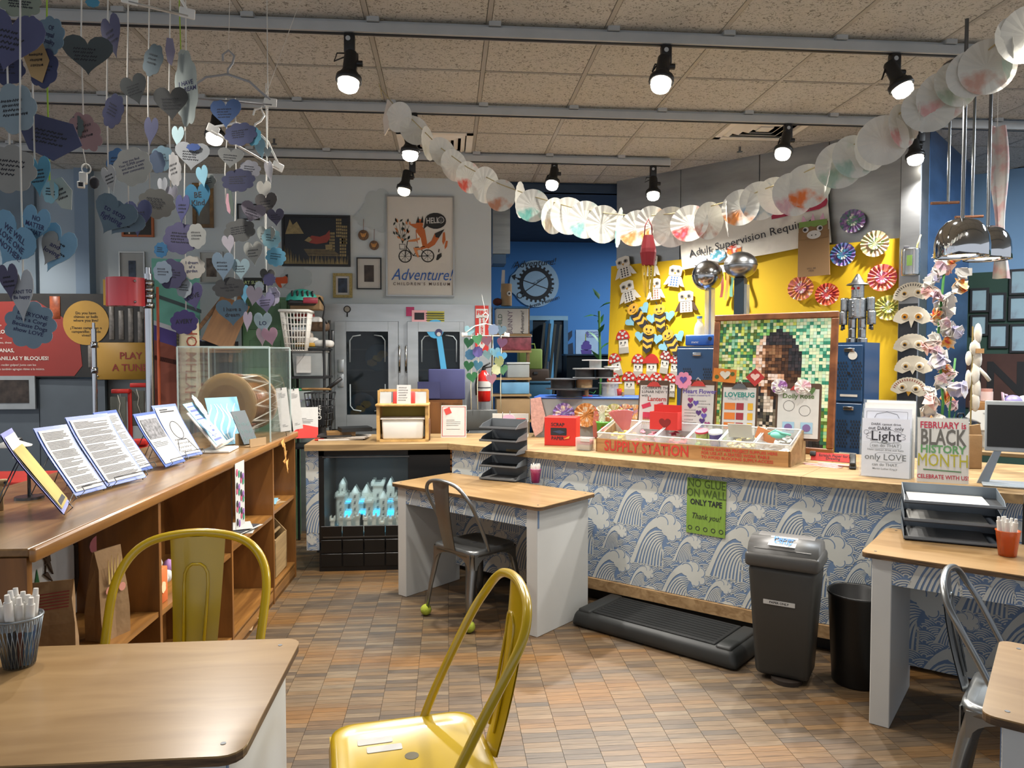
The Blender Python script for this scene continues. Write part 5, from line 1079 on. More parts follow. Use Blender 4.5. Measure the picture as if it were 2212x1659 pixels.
# ------------------------------------------------------------------ fire extinguisher, sign
p = onpl(1041, 710, (0, YB - .12, 0), (0, 1, 0)); t = thing('extinguisher_sign', 'red and white FIRE EXTINGUISHER arrow sign above the extinguisher', 'sign', (p.x, YB - .122, p.z)); s = 6.9 / F; w, h = 29 * s, 100 * s; MB(M('#b5302a', .5)).box((0, 0, 0), (w, .004, h)).go('plate', t); MB(PAPER).box((0, -.003, h * .33), (w * .9, .002, h * .2)).prism([(-w * .22, h * .24), (w * .22, h * .24), (w * .22, -h * .36), (0, -h * .46), (-w * .22, -h * .36)], -.004, -.002).go('white_arrow', t); text(t, 'FIRE', .055, 0, h * .34, RED, -.006, bold=.03); m = None
for k, ch in enumerate('EXTINGUISHER'): text(t, ch, .032, 0, h * .2 - k * h * .047, RED, -.006, bold=.02)
p = onpl(1045, 830, (0, YB - .18, 0), (0, 1, 0)); t = thing('fire_extinguisher', 'red fire extinguisher hanging on the fridge side', 'fire extinguisher', (p.x, YB - .20, p.z)); REDG = M('#c2231f', .25, var=.05, coat=.5)
MB(REDG).lathe([(0, -.16), (.055, -.16), (.063, -.15), (.063, .05), (.055, .085), (.03, .115), (.02, .13), (0, .13)], 22).go('cylinder', t); MB(PAPER).lathe([(.0635, -.06), (.0635, .03)], 22).go('paper_label', t); MB(INK).lathe([(.064, -.035), (.064, -.025)], 22).go('strap', t); MB(BLACK).cyl((0, 0, .13), (0, 0, .16), .018).tube([(-.01, 0, .16), (.06, 0, .2)], .008, 6).tube([(-.01, 0, .15), (.07, 0, .165)], .008, 6).go('valve', t); MB(BLACK).tube([(-.015, 0, .14), (-.06, -.01, .1), (-.075, -.01, 0), (-.07, -.02, -.1)], .009, 6).go('hose', t)
# ------------------------------------------------------------------ blue room
def bl(px, py, off=0): return onpl(px, py, (0, YBL - off, 0), (0, 1, 0))
p = bl(1157, 613, .01); s = 10.3 / F; t = thing('museum_logo', 'pale round gear logo with crossed arrow and key on the blue wall', 'sign', p); PB = M('#8fa9bd', .7, var=.03); r = 50 * s
MB(PB).prism([(x * (1 + (.12 if abs(y) < r * .4 and x < 0 else 0)), y) for x, y in circ(r, 36)], -.012, 0).go('disc', t); m = MB(M('#16181c', .6)); n = 24; gear = []
for k in range(n):
    for da, rr in ((-.28, .70), (-.2, .8), (.2, .8), (.28, .70)): a = (k + da) / n * 6.283; gear.append((rr * r * math.cos(a), rr * r * math.sin(a)))
m.ribbon(circ(r * .62, 40), r * .16, -.015, closed=True); m.prism(gear, -.0135, -.0125); m.go('gear', t); MB(PB).prism(circ(r * .55, 36), -.0145, -.0137).go('gear_centre', t)
m = MB(M('#16181c', .6)); m.ribbon([(-r * .95, r * .28), (r * .75, -r * .3)], .012, -.017).ribbon([(-r * .62, -r * .45), (r * .6, r * .4)], .012, -.0172).prism([(-r * 1.05, r * .32), (-r * .85, r * .4), (-r * .9, r * .14)], -.018, -.016).ribbon(circ(r * .12, 12, -r * .68, -r * .5), .012, -.0172, closed=True); m.go('arrow_and_key', t)
text(t, 'Adventure!', .13, -.02, r * .86, M('#16181c', .6), -.018, shear=.3, rot=R(6)); text(t, 'Childrens Museum', .075, .06, -r * .84, M('#16181c', .6), -.018, rot=R(18)); text(t, 'est. 2012', .04, .02, r * .1, M('#16181c', .6), -.0185, rot=R(25))
p = bl(1268, 740, .01); t = thing('birthday_poster', 'cupcake poster reading 8 FANTASTIC YEARS OF ADVENTURE on the blue wall', 'poster', p); w, h = 49 * s, 55 * s; MB(M('#9db6cf', .6)).box((0, 0, 0), (w, .004, h)).go('sheet', t); PU = M('#4d3a86', .6); MB(PU).prism([(-.09, -.10), (.07, -.10), (.06, -.17), (-.07, -.17)], -.005, -.003).prism(cloud(.16, .1, 6, 0, -.01, -.06), -.005, -.003).prism(cloud(.1, .08, 5, 0, -.01, -.01), -.006, -.004).go('cupcake', t); MB(M('#8f9a4a', .6)).box((-.02, -.005, .07), (.012, .002, .1)).go('candle', t); text(t, '8', .09, .0, .115, PU, -.005, bold=.02); text(t, 'FANTASTIC\nYEARS OF\nADVENTURE!', .032, .085, .11, PU, -.005, bold=.01)
p = bl(1228, 740, .01); t = thing('leaf_decal', 'dark leaf shaped wall decal beside the cupcake poster', 'decal', p); MB(M('#1c2c40', .7)).prism([(.05, .17), (-.06, .1), (-.07, -.02), (0, .02), (.05, .09)], -.008, 0).prism([(-.07, -.05), (.06, -.0), (.07, -.2), (.03, -.33), (-.05, -.3), (-.06, -.15)], -.008, 0).go('leaf', t)
da, db = bl(1150, 692, .0), bl(1216, 900, .0); dw = db.x - da.x
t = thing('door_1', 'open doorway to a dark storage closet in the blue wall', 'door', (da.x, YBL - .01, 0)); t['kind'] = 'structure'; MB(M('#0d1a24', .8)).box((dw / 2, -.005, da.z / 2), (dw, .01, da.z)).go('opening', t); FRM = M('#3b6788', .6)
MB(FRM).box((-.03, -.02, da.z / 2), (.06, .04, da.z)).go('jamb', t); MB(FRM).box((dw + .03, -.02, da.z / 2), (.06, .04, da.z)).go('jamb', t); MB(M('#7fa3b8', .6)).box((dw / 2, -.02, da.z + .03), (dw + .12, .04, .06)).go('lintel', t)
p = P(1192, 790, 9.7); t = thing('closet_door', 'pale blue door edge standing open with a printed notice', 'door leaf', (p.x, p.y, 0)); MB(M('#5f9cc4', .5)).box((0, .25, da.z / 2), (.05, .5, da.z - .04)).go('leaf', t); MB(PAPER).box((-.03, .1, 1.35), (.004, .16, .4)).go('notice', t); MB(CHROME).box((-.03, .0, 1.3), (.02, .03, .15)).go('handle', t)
# closet clutter: bags, bins
for nm, lab, cat, px, py, w, h, hx in (('tote_bag', 'yellow green tote bag on the closet shelf', 'bag', 1144, 776, .30, .26, '#8a9a4a'), ('brown_case', 'dark brown case under the tote bag in the closet', 'case', 1150, 812, .4, .18, '#4a3626'), ('plastic_tub', 'blue lidded plastic tub low in the closet doorway', 'tub', 1152, 846, .42, .22, '#3f6c84'), ('plastic_tub', 'pale blue plastic tub at the bottom of the closet stack', 'tub', 1150, 880, .4, .2, '#6f9cb0')):
    p = P(px, py, 9.3); t = thing(nm, lab, cat, p); MB(M(hx, .6, var=.12)).rbox((0, 0, 0), (w, .2, h), .02).go('body', t)
    if cat == 'tub': MB(M(hx, .5)).rbox((0, 0, h / 2 + .01), (w * 1.06, .22, .03), .008).go('lid', t)
    if cat == 'bag': MB(M(hx, .7)).tube([(-.07, 0, h / 2), (-.06, 0, h / 2 + .06), (.06, 0, h / 2 + .06), (.07, 0, h / 2)], .01, 6).go('handle', t)
    if cat == 'case': MB(DSTEEL).box((.03, -.105, .04), (.05, .008, .03)).go('clasp', t)
p = P(1150, 905, 9.3); t = thing('storage_rack', 'dark rack carrying the stacked tubs in the closet', 'rack', (p.x, p.y, 0)); zz = P(1150, 898, 9.3).z; MB(BLACK).box((0, 0, zz - .02), (.55, .3, .03)).go('deck', t)
for sx in (-1, 1): MB(BLACK).box((sx * .25, 0, (zz - .03) / 2), (.03, .28, zz - .035)).go('leg', t)
zz = [P(1150, y, 9.3).z for y in (826, 860)]
# long folded fans / boards leaning
p = P(1140, 720, 9.5); t = thing('folded_boards', 'dark boards leaning inside the closet doorway', 'boards', (p.x, p.y, 0))
for k in range(4): MB(M('#3a3a34', .6)).box((k * .07, 0, p.z * .55), (.03, .05, p.z * 1.05)).go('board', t, None, (0, R(6), 0))
def fill_panel(x, y, z, w_, lab):  # glowing panel added out of view to brighten the rooms behind
    t = thing('fill_light_panel', lab, 'ceiling light', (x, y, z)); MB(WHITE).box((0, 0, -.012), (.62, .62, .02)).go('frame', t); MB(M('#f4f8ff', .5, emit=3)).box((0, 0, -.024), (.56, .56, .004)).go('diffuser', t)
    l = bpy.data.lights.new('fill_panel_light', 'AREA'); l.energy = w_; l.color = (.85, .93, 1); l.size = .55; o = bpy.data.objects.new('fill_panel_light', l); COL.objects.link(o); o.parent = t; o.location = (0, 0, -.03)
fill_panel(2.9, 8.3, 3.2, 110, 'flat ceiling light panel over the blue room'); fill_panel(4.6, 4.0, ZC - .02, 130, 'flat ceiling light panel over the green wall side')
# dark cabinet and conduit in the blue room
p = P(1262, 768, 9.9); t = thing('black_cabinet', 'black tiled cabinet under the cupcake poster', 'cabinet', (p.x + .05, p.y, 0)); MB(M('#0e1418', .3, coat=.3)).box((0, 0, p.z / 2), (.62, .3, p.z)).go('body', t); MB(M('#1b3144', .4)).box((0, 0, p.z + .01), (.66, .34, .02)).go('top', t)
p = onpl(1081, 480, (0, YB + .2, 0), (0, 1, 0)); t = thing('steel_duct', 'short stainless steel duct hanging at the edge of the opening', 'duct', (p.x + .01, YB + .35, 0)); zz = P(1080, 545, 7.2).z; MB(STEEL).box((0, 0, (zz + 3.2) / 2), (.17, .3, 3.2 - zz)).go('duct', t); MB(M('#3f5f80', .5)).box((-.02, 0, zz - .05), (.13, .3, .09)).go('collar', t)
# storage shelves right of the fridge
p = P(1098, 900, 7.5); t = thing('supply_rack', 'wooden supply rack behind the fire extinguisher', 'rack', (p.x + .02, p.y, 0)); zr = [P(1098, y, 7.5).z for y in (660, 722, 757, 815, 850, 905)]
for sx in (-1, 1): MB(PINE).box((sx * .19, .1, zr[0] / 2), (.03, .06, zr[0] - .02)).go('post', t)
for z in zr[1:]: MB(PINE).box((0, 0, z - .012), (.4, .3, .02)).go('deck', t)
RX, RY = p.x + .02, p.y
def rb(nm, lab, cat, x, z, w, h, mat, d=.26, lid=None, extra=None):
    t = thing(nm, lab, cat, (RX + x, RY, z)); MB(mat).rbox((0, 0, h / 2), (w, d, h), .008).go('body', t)
    if lid: MB(lid).rbox((0, 0, h + .012), (w * 1.05, d * 1.05, .02), .006).go('lid', t)
    if extra: extra(t)
    return t
def bunny(t): text(t, 'CHILD', .06, -.12, .11, M('#3a5a4a', .7), -.133, rot=R(90)); text(t, 'BUNNY', .07, -.02, .11, M('#6a5a6a', .7), -.133, rot=R(90)); text(t, 'Adventure!', .05, .1, .11, INK, -.133, rot=R(90), shear=.3)
rb('lettered_box', 'white carton lettered BUNNY with a blue lid on the supply rack', 'box', .01, zr[1], .32, .25, M('#b9b8b4', .7), .26, M('#2f6a9c', .5), bunny)
rb('craft_tray', 'clear tray of red craft pieces on the supply rack', 'tray', .05, zr[2], .30, .13, M('#8a4550', .4, var=.5, vs=20), lid=WHITE); rb('clear_tub', 'clear round tub below the red craft tray', 'tub', .07, zr[3], .22, .13, M('#b5bcbc', .3, alpha=.7), lid=M('#c5cccc', .3)); rb('blue_tub', 'blue tinted bin low on the supply rack', 'tub', .04, zr[4], .28, .12, M('#6a9cc0', .4, var=.3)); rb('brown_carton', 'brown carton at the bottom of the supply rack', 'box', .02, zr[5], .34, .22, CARD)
p = P(1094, 637, 7.5); t = thing('tube_puppet', 'cardboard tube puppet with one eye and a white feather', 'puppet', (p.x, p.y, zr[1] + .285)); MB(CARD).cyl((0, 0, 0), (0, 0, .22), .055, n=18).go('tube', t); MB(PAPER).cyl((.02, -.05, .12), (.025, -.06, .12), .025).go('eye', t); MB(INK).cyl((.022, -.06, .12), (.024, -.063, .12), .011).go('pupil', t); MB(PAPER).prism([(-.06, .14), (-.02, .14), (-.015, .36), (-.045, .36)], -.005, .005).go('feather', t); MB(M('#5a2c20', .9)).ball((-.09, 0, .04), (.05, .04, .04), 10).go('pompom', t)
# ------------------------------------------------------------------ on the left run of the counter
def onct(px, py): p = onz(px, py, ZT); return Vector((p.x, p.y, ZT))
p = onct(873, 948); hx_ = p.y; s = 5.75 / F; W_, H_ = 110 * s, 108 * s
t = thing('wooden_rack', 'small yellow backed wooden house rack holding white bins', 'rack', (p.x, 5.72, ZT), R(-1)); NW = wood('#a9834a', '#cfa869', (4, 4, 4)); D_ = .22
for sx in (-1, 1): MB(NW).box((sx * (W_ / 2 - .012), D_ / 2, H_ * .36), (.024, D_, H_ * .72)).go('side_board', t)
MB(M('#b5a34a', .7)).box((0, D_ - .01, H_ * .4), (W_ - .05, .008, H_ * .6)).go('back_board', t); MB(NW).box((0, D_ / 2, .008), (W_, D_, .016)).go('base_board', t); MB(NW).rbox((0, D_ / 2 - .02, H_ * .73), (W_ + .01, D_ + .03, .018), .003, seg=1).go('shelf_board', t)
for sx in (-1, 1): MB(NW).box((sx * (W_ / 2 - .01), .02 + .08, H_ * .87), (.02, .02, H_ * .28)).go('roof_strut', t, None)
MB(NW).box((0, .16, H_ * 1.0), (W_ * .96, .02, .02)).go('ridge', t)
for sx in (-1, 1): MB(M('#a9aaa6', .6)).box((0, 0, 0), (W_ * .22, .006, H_ * .24)).go('grey_panel', t, (sx * W_ * .34, .08, H_ * .86), (R(-18), 0, 0))
b_ = thing('white_bin', 'white plastic bin in the bottom of the wooden rack', 'bin', (p.x, 5.735, ZT + .017), R(-1)); MB(WHITE).rbox((0, .085, H_ * .2), (W_ * .82, .16, H_ * .4), .012, taper=.95).go('tub', b_); MB(WHITE).rbox((0, .085, H_ * .41), (W_ * .86, .18, .014), .004).go('rim', b_)
t = thing('notice_card', 'white notice card standing in a red holder on the wooden rack', 'card', (p.x + .01, 5.74, ZT + H_ * .745), 0, rx=R(-8)); MB(PAPER).box((0, 0, H_ * .19), (W_ * .27, .003, H_ * .38)).go('card', t); scribble(MB(INK), -W_ * .11, W_ * .11, H_ * .35, H_ * .05, 6, .003).go('handwriting', t); MB(M('#c23a34', .6)).rbox((0, .04, .05), (.17, .06, .1), .01).go('holder', t)
p = onct(906, 952); t = thing('wooden_radio', 'small walnut box with a blue fabric window on the counter edge', 'box', (p.x, p.y + .04, ZT), R(-3)); WN = wood('#4a2c18', '#7a4d2b', (2, 2, 12), .4, .2); MB(WN).rbox((0, 0, .085), (.165, .07, .17), .004, seg=1).go('case', t); MB(M('#7fa3b8', .8, var=.2, vs=60)).rbox((0, -.036, .075), (.085, .004, .085), .002, seg=1).go('window', t); MB(INK).box((0, -.036, .14), (.05, .003, .006)).go('slot', t)
p = onct(980, 946); t = thing('framed_letter', 'white letter with red border in a clear stand on the counter', 'letter', (p.x, p.y + .03, ZT), R(-4), rx=R(-12)); MB(PAPER).box((0, 0, .13), (.205, .003, .265)).go('sheet', t); m = MB(M('#a8332c', .7)); m.ribbon([(-.092, .012), (.092, .012), (.092, .25), (-.092, .25)], .006, -.003, closed=True); m.go('border', t); MB(M('#b8352c', .6)).prism(rot2(sq(.05, .05), .4), -.004, -.002, T=Matrix.Translation((-.05, 0, .215))).go('stamp', t); lines(MB(M('#8a8a8a', .8)), -.06, .06, .15, .06, 6, .0025, -.003).go('print', t)
p = onct(765, 930); t = thing('magazine', 'pile of magazines lying on the counter beside the wooden rack', 'magazines', (p.x, 5.95, ZT), R(12)); q = random.Random(3)
for k, (hx, w, d) in enumerate((('#c9c2b8', .34, .2), ('#b9b0a5', .3, .22), ('#2a2a2a', .26, .2), ('#7a5a30', .22, .17), ('#15181a', .24, .18))): MB(M(hx, .5, var=.1)).box((0, 0, 0), (w, d, .012 if k < 3 else .03)).go('issue', t, (q.uniform(-.06, .12), q.uniform(-.02, .02), .007 + .013 * k + (.02 if k == 4 else 0)), (0, 0, q.uniform(-.4, .4)))
p = onct(690, 952); t = thing('red_scrap', 'small red plastic piece lying on the counter', 'scrap', (p.x, p.y, ZT)); MB(RED).rbox((0, 0, .008), (.07, .02, .014), .005).rbox((.02, .015, .008), (.02, .04, .014), .005).go('clip_body', t)
p = onct(1075, 948); t = thing('button_plate', 'dark round plate with a lettered badge lying on the counter', 'plate', (p.x, p.y, ZT)); MB(M('#3a3a3c', .4)).lathe([(0, .004), (.07, .004), (.085, .012), (.085, .008), (.07, 0), (0, 0)], 24).go('dish', t); MB(PAPER).box((.01, 0, .006), (.1, .03, .002)).go('badge', t); MB(RED).box((.03, -.01, .0075), (.05, .01, .001)).go('badge_stripe', t)
p = P(1040, 900, 6.42); t = thing('grey_chair', 'dark grey plastic chair back behind the counter', 'chair', (p.x, p.y, 0), R(5)); zz = P(1040, 885, 6.42).z; GC = M('#4a4d4d', .4, var=.08); MB(GC).rbox((0, 0, zz - .09), (.28, .02, .18), .04).go('backrest', t); MB(GC).rbox((0, .16, .46), (.34, .28, .02), .01).go('seat', t)
for sx in (-1, 1): MB(DSTEEL).tube([(sx * .11, .012, zz - .12), (sx * .13, .02, .46), (sx * .17, -.02, .0)], .011, 6).go('leg', t); MB(DSTEEL).tube([(sx * .15, .27, .46), (sx * .15, .27, 0)], .011, 6).go('leg', t)
p = onct(1100, 940); t = thing('ribbon_holder', 'white holder of ribbon rolls and felt bits on the counter', 'holder', (p.x, 6.05, ZT), R(-8)); MB(WHITE).box((0, .08, .09), (.30, .012, .18)).box((.14, .0, .06), (.012, .16, .12)).box((0, 0, .004), (.30, .16, .008)).go('tray', t)
for k, (x, z, hx) in enumerate(((.09, .13, '#b3302c'), (.09, .085, '#7fa03a'), (.09, .045, '#b3302c'), (-.03, .10, '#c9953a'), (.0, .05, '#5c8fae'))): MB(M(hx, .6)).cyl((x, -.03, z - .018), (x, -.03, z + .018), .04, n=16).go('ribbon_roll', t)
MB(M('#d5b3cf', .8)).prism(circ(.05, 18, -.005, .155, .03), -.08, -.076).go('felt_disc', t); MB(INK).rbox((-.1, -.02, .09), (.06, .02, .08), .01).go('spotted_felt', t); MB(DSTEEL).tube([(-.06, -.02, .12), (-.06, -.02, .2)], .003, 5).tube([(.0, -.02, .12), (.0, -.02, .21)], .003, 5).go('hook', t)
# ------------------------------------------------------------------ helpers in picture-sized units (1 unit = 1 px at that distance)
def cpx(name, label, cat, px, py, d, rz=0, group=None, rx=0, ry=0, corr=True, pos=None):
    p = pos if pos is not None else P(px, py, d); s = d / F; t = thing(name, label, cat, p, rz, group, rx, ry)
    a = math.atan2(px - 1106, F) - YAW; k = 1 / max(.5, abs(math.cos(a + rz))) if corr else 1
    t.scale = (s * k, s, s); return t
def ydepth(px, py, off=0): p = onpl(px, py, YP - YN * off, YN); return (p - C0).dot(FW), p
def ypx(name, label, cat, px, py, off=.012, group=None, ry=0):
    d, p = ydepth(px, py, off); return cpx(name, label, cat, px, py, d, RZY, group, 0, ry, True, p)
def flat(t, nm, pts, mat, y=0, th=.8): return MB(mat).prism(pts, -y - th, -y).go(nm, t)
# ------------------------------------------------------------------ yellow paper
YPAP = M('#d2ad10', .75, var=.08, vs=1.2, bump=.15, bs=3, name='yellow_paper')
yp = thing('yellow_backdrop', 'bright yellow paper sheet covering the wall behind the counter', 'backdrop', ywp(0, 0, .004), RZY)
xl0, zt0 = yw(1325, 575); xl1, zt1_ = yw(1949, 514); xs = [xl0 - .02 + (xl1 - xl0 + .02) * k / 3 for k in range(4)]
for k, (a, b) in enumerate(zip(xs, xs[1:])):
    def fn(u, v, o=0, a=a, b=b, k=k):
        x = a + (b - a) * u; zt = zt0 + (zt1_ - zt0) * (x - xl0) / (xl1 - xl0); z = .7 + (zt - .7) * v
        return (x - (.06 * (1 - v) if x < xl0 + .02 else 0), -.004 - .002 * k + o - .012 * (1 - v) ** 2 * (1 + math.sin(x * 9)), z)
    MB(YPAP).grid(8, 8, lambda u, v: fn(u, v)).grid(8, 8, lambda u, v: fn(1 - u, v, .001)).go('paper_sheet', yp)
# ------------------------------------------------------------------ owls, bees, mushrooms
EYE = M('#b98a2a', .5); OWLW = M('#d3cfc4', .8, var=.06, vs=1)
def owl(label, px, py, w, h, ry, pat, wing=OWLW):
    t = ypx('paper_owl', label, 'paper owl', px, py, .03, 'paper owls on the yellow wall', ry); g = w / 46; t.scale *= .86
    
    for s in (-1, 1): flat(t, 'wing', [(s * 9 * g, 6), (s * 17 * g, -2), (s * 27 * g, -24), (s * 17 * g, -22), (s * 8 * g, -8)], wing, 1)
    b = flat(t, 'body', [(-13 * g, 2), (-14 * g, -26), (14 * g, -26), (13 * g, 2)], OWLW, 2); flat(t, 'head', [(-16 * g, 2), (-17 * g, 22), (-9 * g, 27), (9 * g, 27), (17 * g, 22), (16 * g, 2)], OWLW, 3)
    for s in (-1, 1): e = flat(t, 'eye', circ(5.2 * g, 12, s * 7.5 * g, 14), M('#8f8878', .7), 4); flat(t, 'pupil', circ(2.6 * g, 10, s * 7.5 * g, 14), INK, 5)
    flat(t, 'beak', [(-3, 10), (3, 10), (0, 4)], EYE, 4); m = MB(pat)
    for r in range(4):
        for c in range(3): m.prism(circ(1.7, 6, (-7 + c * 7) * g, -3 - r * 6, 2.2), -3.8, -3)
    m.go('feather_marks', t)
owl('white paper owl at the top corner of the yellow wall', 1349, 578, 46, 50, R(-12), INK); owl('white paper owl with a black scaled body below the corner owl', 1358, 630, 46, 50, R(-14), M('#55524e', .8)); owl('pinkish speckled paper owl beside the red lantern tassel', 1416, 625, 40, 52, R(-3), M('#a8705f', .8)); owl('white paper owl with a blue belly patch', 1459, 597, 44, 54, R(10), M('#3f6fb5', .8)); owl('white paper owl with dark brown wings above the lockers', 1483, 652, 50, 50, R(-2), M('#8a7a6a', .8), M('#4a3424', .8)); owl('paper owl half hidden behind the red lantern', 1409, 574, 36, 46, R(4), INK)
def bee(label, px, py, ry):
    t = ypx('paper_bee', label, 'paper bee', px, py, .03, 'paper bees on the yellow wall', ry); t.scale *= 1.12; Yb = M('#d9a53a', .7); LBw = M('#7fb3c4', .7)
    for s in (-1, 1): flat(t, 'wing', rot2(heart(22, 20, 18, s * 16, -4), 0), LBw, .5)
    flat(t, 'head', circ(11, 18, 0, 12, 10), Yb, 3)
    for k in range(5): flat(t, 'body_band', [(-11 + k * .9, 4 - k * 6), (0, -1 - k * 6), (11 - k * .9, 4 - k * 6), (11 - k, -4 - k * 6), (0, -10 - k * 6), (-11 + k, -4 - k * 6)], INK if k % 2 == 0 else Yb, 2 + .1 * k)
    for s in (-1, 1): MB(INK).tube([(s * 3, -2, 20), (s * 6, -2, 28)], .8, 5).go('antenna', t); flat(t, 'eye', circ(1.6, 8, s * 4, 13), INK, 4)
    MB(INK).ribbon([(-4, 7), (0, 5), (4, 7)], 1, -4.2).go('smile', t)
bee('paper bee with a dark heart tail, leftmost of the bees', 1376, 678, R(-38)); bee('paper bee wearing an orange heart between the antennae', 1427, 682, R(-6)); bee('paper bee in the lower row, blue wings spread', 1402, 726, R(8)); bee('paper bee holding a small wand above the blue locker', 1450, 735, R(-30))
def shroom(label, px, py, w, ry, dots=True, cap='#b32a22', face=True):
    t = ypx('paper_mushroom', label, 'paper mushroom', px, py, .02, 'paper mushrooms on the yellow wall', ry); t.scale *= .86; q = random.Random(px)
    flat(t, 'stem', [(-w * .36, 8), (w * .36, 8), (w * .38, -30), (-w * .38, -30)], OWLW, .5); flat(t, 'fold', [(-w * .37, -14), (w * .37, -14), (w * .39, -29), (-w * .39, -29)], M('#a9a59a', .8), 1.4)
    flat(t, 'cap', [(-w * .55, 6)] + [(w * .55 * math.cos(R(a)), 6 + 24 * math.sin(R(a))) for a in range(180, -1, -15)], M(cap, .7, var=.1, vs=1), 2)
    if dots:
        for x, z, r in ((-.3, 12, 3.6), (.02, 20, 3.8), (.3, 13, 3.6), (0, 10, 2.6), (-.16, 25, 2.4), (.2, 24, 2.4)): flat(t, 'cap_spot', circ(r, 12, x * w, z), PAPER, 3)
    if face:
        for s in (-1, 1): flat(t, 'eye', circ(1.8, 8, s * 5, -2), INK, 2.2)
        MB(INK).ribbon([(-4, -8), (0, -10), (4, -8)], .9, -2.6).go('smile', t)
for a in (('paper mushroom above the rest on the yellow edge', 1347, 738, 31, R(-5)), ('tilted spotted paper mushroom at the left edge of the yellow wall', 1331, 788, 30, R(-16)), ('spotted paper mushroom with a grey folded stem', 1379, 790, 30, R(2)), ('plain red capped smiling paper mushroom', 1408, 790, 34, 0, False), ('paper mushroom with a small dark red cap', 1437, 782, 26, R(8), True, '#8d2a26'), ('wide spotted paper mushroom over the art boxes', 1360, 828, 34, R(-2)), ('paper mushroom partly hidden by the flat spools', 1326, 830, 30, R(5)), ('spotted paper mushroom behind the lantern clipboard', 1392, 832, 32, R(-12)), ('spotted paper mushroom peeking over the lantern clipboard', 1418, 830, 32, R(4)), ('paper mushroom with a half smile beside the locker', 1448, 832, 32, R(3)), ('spotted paper mushroom cut off by the locker edge', 1458, 790, 24, R(5))): shroom(*a)
# ------------------------------------------------------------------ dyed coffee filters
DY = {}
def dye(cols, sc=6, white='#dcdad2', alpha=1, amt=.5):
    k = (tuple(cols), sc, white, alpha)
    if k in DY: return DY[k]
    m = M(white, .85, var=.05, vs=20, alpha=alpha).copy(); m.name = 'dyed_paper'; nt = m.node_tree; b = nt.nodes['Principled BSDF']; L = nt.links
    tc = nt.nodes.new('ShaderNodeTexCoord'); n = nt.nodes.new('ShaderNodeTexNoise'); n.inputs['Scale'].default_value = sc; n.inputs['Detail'].default_value = 4; L.new(tc.outputs['Object'], n.inputs['Vector'])
    cr = nt.nodes.new('ShaderNodeValToRGB'); e = cr.color_ramp.elements; e[0].position = amt - .04; e[0].color = lin(white) + [1]; e[1].position = amt + .3; e[1].color = lin(cols[-1]) + [1]
    for i, c in enumerate(cols[:-1]): x = e.new(amt + .07 + .16 * i / max(1, len(cols) - 1)); x.color = lin(c) + [1]
    L.new(n.outputs['Fac'], cr.inputs[0]); L.new(cr.outputs[0], b.inputs['Base Color']); DY[k] = m; return m
def ruffle(mb, r, k=22, amp=.12, y=0, n=3):
    m = k * 2; vs = [(0, y, 0)]; fs = []
    for j in range(1, n + 1):
        for i in range(m): a = 6.2832 * i / m; rr = r * j / n; vs.append((rr * math.cos(a), y - r * .12 * (j / n) ** 2 + (amp * r * .5 * j / n) * (1 if i % 2 else -1), rr * math.sin(a)))
    for i in range(m): fs.append((0, 1 + i, 1 + (i + 1) % m))
    for j in range(n - 1):
        for i in range(m): a = 1 + j * m; fs.append((a + i, a + m + i, a + m + (i + 1) % m, a + (i + 1) % m))
    return mb.add(vs, fs, None, False)
for px, py, r, cols, lab in ((1843, 478, 25, ('#8a5aa0', '#4f8a6a'), 'purple and green dyed filter on the steel hood'), (1891, 527, 28, ('#c9a58a', '#8aa86a'), 'pale green and pink filter at the top of the yellow paper'), (1822, 550, 25, ('#7a4fa0', '#2f8fae'), 'blue and purple ragged filter flower'), (1731, 623, 26, ('#e0913a', '#c06a8a'), 'orange and pink filter flower above the mosaic'), (1788, 636, 24, ('#d8602a', '#b0304a'), 'deep orange filter flower with purple middle'), (1907, 600, 29, ('#e07a4a', '#c04a7a'), 'large coral striped filter flower'), (1920, 665, 27, ('#c9b85a', '#8a9a4a'), 'yellow green filter flower beside the pillar')):
    t = ypx('filter_flower', lab, 'paper flower', px, py, .03, 'dyed filter flowers on the yellow wall'); MB(None); m = MB(dye(cols, .10, amt=.36)); ruffle(m, r, 18, .16, -2); m.go('ruffled_disc', t); m = MB(dye(cols[::-1], .12, amt=.4)); ruffle(m, r * .45, 10, .2, -5); m.go('centre', t)
# banner on the hood
t = ypx('canvas_banner', 'canvas banner lettered LAB Adult Supervision Required on the hood', 'banner', 1612, 505, .05, None, R(-5)); CV = dye(('#d5d0c4', '#b3a9a0'), .02, '#cfcabe')
MB(CV).grid(14, 6, lambda u, v: (-142 + 300 * u, -2 - 2 * math.sin(u * 17 + v * 3), -52 + 118 * v)).grid(14, 6, lambda u, v: (158 - 300 * u, -1 - 2 * math.sin((1 - u) * 17 + v * 3), -52 + 118 * v)).go('canvas', t)
text(t, 'LAB', 62, 105, 38, M('#a2304a', .8), -6, bold=.03); text(t, 'Adult Supervision Required', 23, 5, -12, INK, -6, rot=R(4), bold=.004)
for px, pz, r, cols in ((-60, -36, 22, ('#4f8fae', '#3f8a5a')), (-25, -30, 20, ('#c0392f', '#d9a02c')), (-100, -40, 20, ('#8aa0c0', '#a58ab0'))): m = MB(dye(cols, .09, amt=.42)); m.prism(cloud(r * 1.6, r * 1.2, 6, px, px, pz), -5.5, -4.8); m.go('paint_splash', t)
